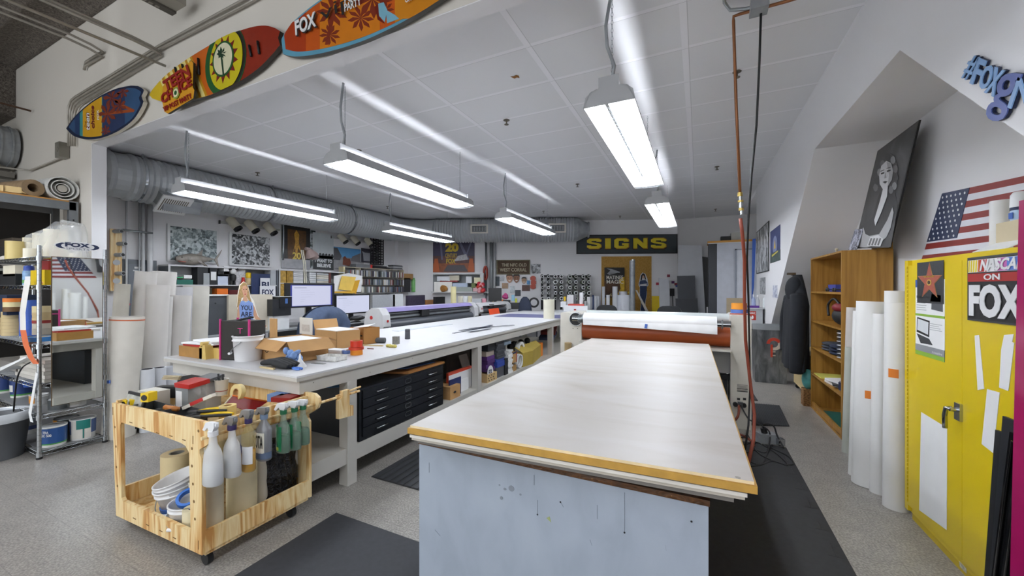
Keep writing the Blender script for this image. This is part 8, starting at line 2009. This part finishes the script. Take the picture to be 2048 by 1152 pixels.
one(b,'red_cutout','column of three brick-red cut-out shapes right of the faces','cut-out')
for i,(px,py)in enumerate([(1118,539)]):
    f=wf(px-3,px+4,py-4,py+4,.02);b=MB();f.rect(b,0,0,1,1,WHITE,.01,.01);one(b,'wall_outlet','white outlet plate on the back wall above the racked rolls','outlet')
# racks of rolls seen end on
def roll_rack(label,xs,ys,sizes,which,bases):
    t=thing('roll_rack',label,'rack',tuple(WP(xs[0],ys[-1],.15)));b=MB()
    for x in xs:b.tube([WP(x-1,ys[0]-4,.35),WP(x-1,ys[-1]+22,.35)],.035,m('#2a2c2e',.5),6)
    b.tube([WP(xs[0]-4,ys[0]-1,.4),WP(xs[-1]+4,ys[0]-1,.4)],.025,m('#2a2c2e',.5),6);b.build('frame',t)
    cn=['first','second','third','fourth'];rn=['top','second','third','fourth','bottom']
    for ci_,x in enumerate(xs):
        for ri_,y in enumerate(ys):
            c=WP(x,y,.55);r=sizes[ci_][ri_]*mpp(c);o=thing('vinyl_roll','roll seen end-on in the %s rack on the back wall, %s column, %s row' %(which,cn[ci_],rn[ri_]),'vinyl roll',tuple(c),0,'rolls racked on the back wall')
            d=WN
            MB().ring(c-d*.5,c,r,r*.62,bases[(ci_*3+ri_*5)% len(bases)],20,BLACK).build('vinyl',o);MB().ring(c,c+d*.01,r*.8,r*.58,WHITE,20).cyl(c-d*.05,c-d*.04,r*.6,BLACK,n=16).build('core',o)
gm=[m(x,.4)for x in ('#b9bdc0','#8a8f92','#c9ccce','#4a5254','#9aa39a','#6f7a6a','#d8dadb')]
roll_rack('left rack of vinyl rolls mounted on the back wall',(1085,1097,1111,1123),(553,564,575,586,597),[[3,3,3.2,3,3.2],[3,3,3,3,3],[4,5,3.6,3.6,3],[4,3.4,4.6,4.6,4.2]],'left',gm)
roll_rack('right rack of vinyl rolls mounted on the back wall',(1140,1152,1167,1178),(553,564,575,586,597),[[4,3.6,3.6,4,4],[3.4,3.6,3.8,4.6,4.2],[3.6,3.8,3.8,4.4,3.4],[3.2,3.4,3.6,4.2,3.4]],'right',[m(x,.4)for x in ('#9aa39a','#74846c','#b9bdc0','#5a6450','#c9ccce','#7f8f6f')])
# second half: things standing in front of the back wall
def stand(name,label,px,w_,pt,pb,c_,off=.5,cat='paper roll',rough=.45,lean=0,hollow=True):
    q=WP(px,pb,off);r=w_/2*mpp(q);z1=WP(px,pt,off).z;t=thing(name,label,cat,(q.x,q.y,0));
    e=V((WD.x*lean,WD.y*lean,z1))
    MB().ring((0,0,0),tuple(e),r,r*.85,c_ if not isinstance(c_,str)else m(c_,rough,0,.03),20).build('tube_body',t,local=True);return t
stand('vinyl_tube','navy edged roll standing left of the white ones before the right rack',1186,4,590,640,'#3a4a72',.55)
stand('paper_roll','short white roll right of the navy one near the back wall',1191,8,592,640,'#e0e2e6',.5);stand('paper_roll','thin grey-white roll beside the short white one near the back wall',1197,5,592,640,'#c3c7cc',.6)
stand('paper_roll','slim grey-white roll in front of the left edge of the strand board',1207,6,573,640,'#ccd0d6',.5);stand('paper_roll','short white roll in front of the MATINEE poster',1216,7,590,640,'#e4e6ea',.55)
stand('paper_roll','taller white roll at the right side of the MATINEE poster',1230,10,573,640,'#dfe2e6',.55);stand('paper_roll','very wide white roll standing left of the silver tube',1248,26,590,650,'#dde0e8',.6);stand('paper_roll','white roll behind the very wide one',1246,16,583,640,'#e4e6ea',.4)
t=stand('silver_tube','tall silver metal tube standing before the strand board',1264.5,11,521,650,GALV,.75,'tube')
b=MB();b.cyl(WP(1266,524,.75)+V((0,0,0)),WP(1266,519,.75),.06,CHROME,n=14);one(b,'tube_cap','shiny fitting on top of the tall silver tube','cap')
one(MB().extr([WP(1271,580,.7),WP(1274,580,.7),WP(1302,632,.55),WP(1296,632,.55)],WN,.03,m('#c7c3bb',.5)),'leaning_strip','pale strip leaning diagonally from the silver tube','strip')
one(MB().extr([WP(1256,585,.72),WP(1263,578,.72),WP(1263,583,.72),WP(1259,588,.72)],WN,.02,m('#cdb83c',.5)),'yellow_tag','small yellow tag on the silver tube','tag')
def gnd(P):
    k=(min(q.z for q in P)+.25)
    for q in P:
        if q.z<k:q.z=0
    return P
def panel(name,label,pts,c_,off=.5,th=.03,cat='panel',var=.03):return one(MB().extr(gnd([WP(x,y,off)for x,y in pts]),WN,th,m(c_,.5,0,var)),name,label,cat)
panel('leaning_sheet','yellow panel standing right of the strand board',[(1304,592),(1319,592),(1320,645),(1303,645)],'#d0b41e',.3)
panel('leaning_sheet','white panel standing right of the yellow one',[(1318,556),(1338,558),(1342,640),(1321,640)],'#d3d6dc',.35)
b=MB();q=WP(1346,576,.25);f=wf(1341,1349,577,592,.3);f.rect(b,0,0,1,1,BLACK,0,.06);b.tube([WP(1345,592,.3),WP(1346,612,.3),WP(1345,628,.3)],.012,BLACK,6);one(b,'charger','black device and cord hanging right of the white panel','device')
for i,(px,py,c_)in enumerate([(1337,551,'#8a3a4a'),(1346,564,'#6a3a6a'),(1354,571,'#4a5a9a'),(1315,567,'#b03a4a'),(1352,568,'#a03a3a')]):
    wpic('wall_note','tiny coloured note on the wall right of the strand board, %s from the left' %['third','fourth','sixth','first','fifth'][i],px-3,px+3,py-2,py+3,m(c_,.5),None,.02,'note',.004)
wpic('wall_paper','white sheets pinned to the wall above the charger',1338,1352,560,576,PAPER,None,.015,'paper',.004)
# right of the slanted wall: panels, wardrobe
BY=12.3
def bp(name,label,pts,c_,y=BY,th=.03,cat='panel',mt=None):return one(MB().extr(gnd([YP(x,px_y,y)for x,px_y in pts]),(0,-1,0),th,mt or m(c_,.5,0,.03)),name,label,cat)
bp('leaning_sheet','tall pale grey panel with a slanted right edge, leaning on the back wall',[(1356,490),(1403,491),(1414,640),(1356,640)],'#c3c6cb',12.5)
bp('leaning_sheet','black jagged-topped panel between the pale panel and the grey wardrobe',[(1403,513),(1418,515),(1418,610),(1413,614)],'#1c1d1e',12.6)
bp('leaning_sheet','upper charcoal board standing before the pale panel',[(1354,552),(1390,551),(1393,640),(1358,640)],'#2f333a',12.0)
bp('leaning_sheet','lower and wider charcoal board in front of the other',[(1351,597),(1395,597),(1399,650),(1353,650)],'#272a30',11.7)
bp('leaning_sheet','thin white panel strip beside the charcoal boards',[(1413,614),(1417,614),(1418,650),(1414,650)],'#d6d8da',11.9)
WYb=10.6
def wy(px,py,y=WYb):return YP(px,py,y)
A=wy(1434,486);B=wy(1513,486);x0,x1,zt_=A.x,B.x+.0,A.z
t=thing('wardrobe','grey wardrobe with a framed door and an orange-edged top in the far right corner','cabinet',((x0+x1)/2,WYb+.3,0));WG=m('#b9bdc6',.5)
MB().box(x0,x1,WYb,WYb+.6,0,zt_,WG).build('body',t);MB().box(wy(1417,490).x,x0,WYb+.02,WYb+.6,0,zt_-.02,m('#34373d',.5)).build('side_panel',t)
MB().box(wy(1415,490).x,x1,WYb-.04,WYb+.6,zt_,zt_+.05,m('#c08a3a',.5)).box(wy(1415,490).x,x1,WYb-.045,WYb-.04,zt_-.02,zt_+.0,HW).build('top',t)
dx0=wy(1470,500).x;dz1=wy(1470,498).z;b=MB();fr=m('#8a8f9a',.5)
b.box(dx0,dx0+.035,WYb-.02,WYb,.1,dz1,fr).box(dx0,x1-.02,WYb-.02,WYb,dz1-.03,dz1,fr);b.box(dx0+.035,x1-.02,WYb-.008,WYb,.1,dz1-.03,m('#c3c7cf',.5));b.build('door',t)
one(MB().extr([wy(1505,478,WYb-.08),wy(1512,477,WYb-.08),wy(1508,575,WYb-.08),wy(1503,605,WYb-.08)],(0,-1,0),.03,m('#3258a8',.5)),'blue_board','tall narrow blue board leaning at the right edge of the grey wardrobe','board')
one(MB().box(wy(1442,480).x,wy(1462,480).x,WYb+.1,WYb+.4,zt_+.05,wy(1442,472).z,BLACK),'black_box','black box on top of the grey wardrobe','box')
one(MB().box(wy(1463,480).x,wy(1498,480).x,WYb+.1,WYb+.4,zt_+.05,wy(1463,464).z,m('#a9a8a0',.6)),'grey_box','grey-beige box on top of the grey wardrobe','box')
one(MB().extr(gnd([YP(1453,596,9.6),YP(1492,596,9.6),YP(1492,640,9.6),YP(1453,640,9.6)]),(0,-1,0),.02,m('#a5957a',.7)),'tan_board','tan board standing behind the right column of the laminator','board')
# small grey cabinet behind the laminator with bottles
cy_=8.4;A=YP(1510,618,cy_);B=YP(1537,618,cy_);
t=thing('grey_cabinet','small grey cabinet behind the metal bin, topped with bottles','cabinet',((A.x+B.x)/2,cy_+.2,0));xL=YP(1488,618,cy_).x
B.x=min(B.x,1.06);MB().box(xL,B.x,cy_,cy_+.45,0,A.z,m('#a7abae',.5)).build('body',t);MB().box(xL,B.x+.02,cy_-.02,cy_+.45,A.z,A.z+.02,LGREY).build('top',t)
b=MB();f=Fr(YP(1498,640,cy_-.001),(1,0,0),(0,0,1));q1=YP(1512,622,cy_);hh=q1.z-YP(1498,640,cy_).z;ww=q1.x-YP(1498,640,cy_).x
f.rect(b,0,0,ww,hh,m('#b03024',.5),.003,.003);f.text(b,ww*.1,hh*.6,ww*.9,hh*.88,'FIRE',WHITE,.004);f.disc(b,ww*.5,hh*.3,ww*.15,hh*.2,WHITE,.004)
one(b,'red_notice','small red and white FIRE notice behind the red hose','sign')
zz=A.z+.02
for i,(px,w_,pt,c_,cap,lb)in enumerate([(1507,7,589,'#9aa8c8','#e0e2e4','lilac bottle on the small grey cabinet'),(1515,7,590,'#b5b8bc','#e8e8e8','white jar with a label on the small grey cabinet'),(1530,8,588,'#d3d8da','#e8e8e8','tall white bottle on the small grey cabinet'),(1534,4,606,'#a8c43a','#a8c43a','tiny lime bottle on the small grey cabinet')]):
    q=YP(px,612,cy_+.15);r=w_/2*mpp(q);h=YP(px,pt,cy_+.15).z-zz;t=thing('bottle',lb,'bottle',(q.x,q.y,zz));MB().lathe((0,0,0),[(r,0),(r,h*.6),(r*.4,h*.78),(r*.4,h*.85)],m(c_,.4),14).build('body',t,local=True);MB().cyl((0,0,h*.84),(0,0,h),r*.45,m(cap,.4),n=12).build('cap',t,local=True)
one(MB().obox((YP(1506,612,cy_+.05).x,cy_+.06,zz+.02),(.18,.1,.04),m('#5a2f8a',.5),.2),'purple_case','purple case lying on the small grey cabinet','case')
# chairs behind the laminator
def task_chair(label,pl,pr_,pt,y):
    A=YP(pl,pt+14,y);B=YP(pr_,pt+14,y);zt_=YP((pl+pr_)/2,pt,y).z;xc=(A.x+B.x)/2;W_=B.x-A.x;MC_=m('#26282b',.8)
    t=thing('task_chair',label,'chair',(xc,y,0))
    b=MB();P=[]
    for k in range(24):
        a_=2*PI*k/24;ex=.5;P.append((xc+W_/2*math.copysign(abs(math.cos(a_))** ex,math.cos(a_)),y,zt_-.24+.24*math.copysign(abs(math.sin(a_))** .6,math.sin(a_))))
    b.extr(P,(0,-1,0),.07,MC_);b.build('backrest',t)
    MB().sph((xc,y+.3,.5),.5,MC_,18,8,None,(.5,.48,.12)).build('seat',t)
    b=MB();b.cyl((xc,y+.25,.1),(xc,y+.25,.46),.03,BLACK);b.tube([(xc,y+.05,.8),(xc,y+.1,.5),(xc,y+.25,.44)],.02,BLACK,6)
    for k in range(5):b.tube([(xc,y+.25,.12),(xc+.3*math.cos(k*1.257),y+.25+.3*math.sin(k*1.257),.05)],.02,BLACK,6)
    b.build('base',t)
task_chair('dark task chair behind the left half of the laminator',1192,1234,610,8.6)
task_chair('dark task chair behind the right half of the laminator',1313,1364,612,8.0)
# ================================================================== BEYOND THE FAR END OF THE LONG TABLE
t=thing('far_table','second white table beyond the long one, heaped with white cartons','table',(-2.5,9.6,0));q=ZP(1135,626,.93)
MB().box(-3.4,-1.2,9.45,10.5,.90,.93,TWT).build('table_top',t)
for x,y in ((-3.3,9.5),(-1.3,9.5),(-3.3,10.4),(-1.3,10.4)):MB().box(x,x+.07,y,y+.07,0,.9,TW).build('leg',t)
def fi(name,label,pl,pr_,pt,pb,c_,cat='box',y=9.6,dep=.25,rd=False,txt=None):
    A=YP(pl,pb,y);B=YP(pr_,pb,y);z1=YP(pl,pt,y).z;z0=max(A.z,.931);b=MB()
    if rd:b.cyl(((A.x+B.x)/2,y,z0),((A.x+B.x)/2,y,z1),(B.x-A.x)/2,m(c_,.5),n=18)
    else:b.box(A.x,B.x,y,y+dep,z0,z1,m(c_,.5))
    return one(b,name,label,cat)
fi('flat_box','long white flat carton on the far table',1127,1175,611,622,'#e4e5e7');fi('flat_box','red-edged sheet on top of the long white carton on the far table',1136,1168,608,611,'#c8483a','sheet',9.65)
fi('white_carton','upright white carton at the back of the far table',1134,1147,590,611,'#d0d3d6',y=9.9);fi('paper_tube','slim white tube standing on the far table',1159,1167,585,610,'#e6e7ea','tube',9.8,rd=True);fi('yellow_cup','yellow cup on the far table',1127.5,1132,593,602,'#e0b81c','cup',9.9,rd=True)
fi('grey_jar','grey jar with a red lid on the far table',1168,1174,602,611,'#8d8f90','jar',9.7,rd=True);fi('white_carton','grey-white carton right of the jar on the far table',1174,1180,594,618,'#c0c3c4',y=9.8);fi('white_carton','low white carton heap at the left of the far table',1121,1132,603,614,'#dfe1e3',y=9.8)
fi('paper_pile','loose papers at the front edge of the far table',1110,1172,622,625,'#dcdfe4','paper',9.48,.4)
one(MB().cyl(YP(1150,621.5,9.5)+V((0,0,-.02)),YP(1150,619.5,9.5)+V((0,0,.02)),.03,RED),'red_button','small red cap at the front of the far table','cap')
# black monitor, dark blue jacket chair, rolls by the plotter
q=WP(990,600,1.2);f=wf(977,1003,576,602,1.4);t=thing('monitor','black unlit monitor seen from behind near the far end of the long table','monitor',tuple(f.p(.5,0)));b=MB();f.rect(b,0,0,1,1,m('#1c1d1f',.4),0,.05);b.build('casing',t);b=MB();f.rect(b,.4,-.35,.6,.1,BLACK,-.06,.04);f.rect(b,.2,-.4,.8,-.35,BLACK,.1,.3);b.build('stand',t)
t=thing('desk','cluttered desk under the face cut-outs','desk',tuple(WP(1010,640,1.2)))
e0=WP(880,600,1.2);e1=WP(1075,600,1.2);b=MB();b.extr([V((e0.x,e0.y,.80)),V((e1.x,e1.y,.80)),V((e1.x,e1.y,.80))-WN*1.1,V((e0.x,e0.y,.80))-WN*1.1],(0,0,1),.04,DT);b.build('desk_top',t)
b=MB();
for e in (e0,e1):b.extr([V((e.x,e.y,0)),V((e.x,e.y,.76)),V((e.x,e.y,.76))-WN*1.0,V((e.x,e.y,0))-WN*1.0],WD,.04,HG)
b.build('leg_panel',t)
for i,(pl,pr_,pt,c_,lb,nm)in enumerate([(1003,1008,599,'#e8884a','orange sticky-note cube below the black monitor','note_block'),(985,994,603,'#e0c43a','yellow and red note strip below the black monitor','note_block'),(1030,1041,580,'#33363c','dark upright folder beside the face cut-outs','folder'),(1023,1029,590,'#8fc0d8','pale blue bottle on the cluttered desk','bottle'),(1030,1034,597,'#c8d03a','lime green cup on the cluttered desk','cup'),(964,972,597,'#d89aa8','pink bottle left of the black monitor','bottle'),(945,963,598,'#b9bdc2','grey-white pile left of the pink bottle','paper_pile'),(1006,1020,600,'#2b2c30','black case on the cluttered desk','case')]):
    wi(nm,lb,pl,pr_,pt,pt+12,c_,{'note_block':'notes','folder':'folder','bottle':'bottle','cup':'cup','paper_pile':'paper','case':'case'}[nm],1.0+.05*i,.15)
b=MB();random.seed(6)
for i in range(7):b.sph(WP(1008+6*random.random(),588+8*random.random(),.9),.06,m('#c84a8a',.5),8,6)
one(b,'pink_flowers','small bunch of bright pink flowers by the black monitor','flowers')
cx2=WP(1050,612,1.8);JN=m('#232b3e',.8,0,.12,14)
t=thing('office_chair','office chair hidden under a navy jacket at the far end of the long table','chair',(cx2.x,cx2.y,0));zt_=WP(1050,594,1.8).z;W2=26*mpp(cx2)
MB().sph((cx2.x,cx2.y,zt_-.25),.5,BLACK,16,10,None,(W2*.8,.12,.46)).build('backrest',t);MB().sph((cx2.x,cx2.y-.3,.5),.5,BLACK,16,8,None,(.5,.5,.12)).cyl((cx2.x,cx2.y-.3,.06),(cx2.x,cx2.y-.3,.5),.03,METAL).build('seat',t)
b=MB();b.lathe((cx2.x,cx2.y,zt_-.60),[(W2*.62,0),(W2*.58,.2),(W2*.5,.42),(W2*.32,.55),(.05,.605),(0,.607)],JN,28,None,1,.45);one(b,'jacket','navy jacket draped over the chair at the far end of the long table','jacket')
for i,(px,w_,pt,c_,lb)in enumerate([(907,11,573,'#d8cf9c','tall pale yellow roll behind the lilac plotter, leftmost'),(921,10,592,'#dedacb','cream roll behind the lilac plotter, second from the left'),(930,11,592,'#e2e4e6','white roll behind the lilac plotter, between the cream ones'),(940,8,592,'#d9d0a8','short yellowish roll behind the lilac plotter, rightmost')]):
    q=XP(px,625,-5.2);r=w_/2*mpp(q);z1=XP(px,pt,-5.2).z;t=thing('paper_roll',lb,'paper roll',(q.x,q.y,0));MB().ring((0,0,0),(0,0,z1),r,r*.8,m(c_,.5),20).build('sheet',t,local=True)
fb2=[(1012,1050,606,618,'#2a2b2e','black equipment pile left of the navy jacket')]
for i,(pl,pr_,pt,pb,c_,lb)in enumerate(fb2):wi('equipment_case',lb,pl,pr_,pt,pb,c_,'case',1.6,.3)
b=MB();q=WP(1068,605,1.5);b.ring(q,q+WN*.05,.14,.09,BLACK,24);one(b,'black_ring','black round hoop behind the navy jacket','hoop')
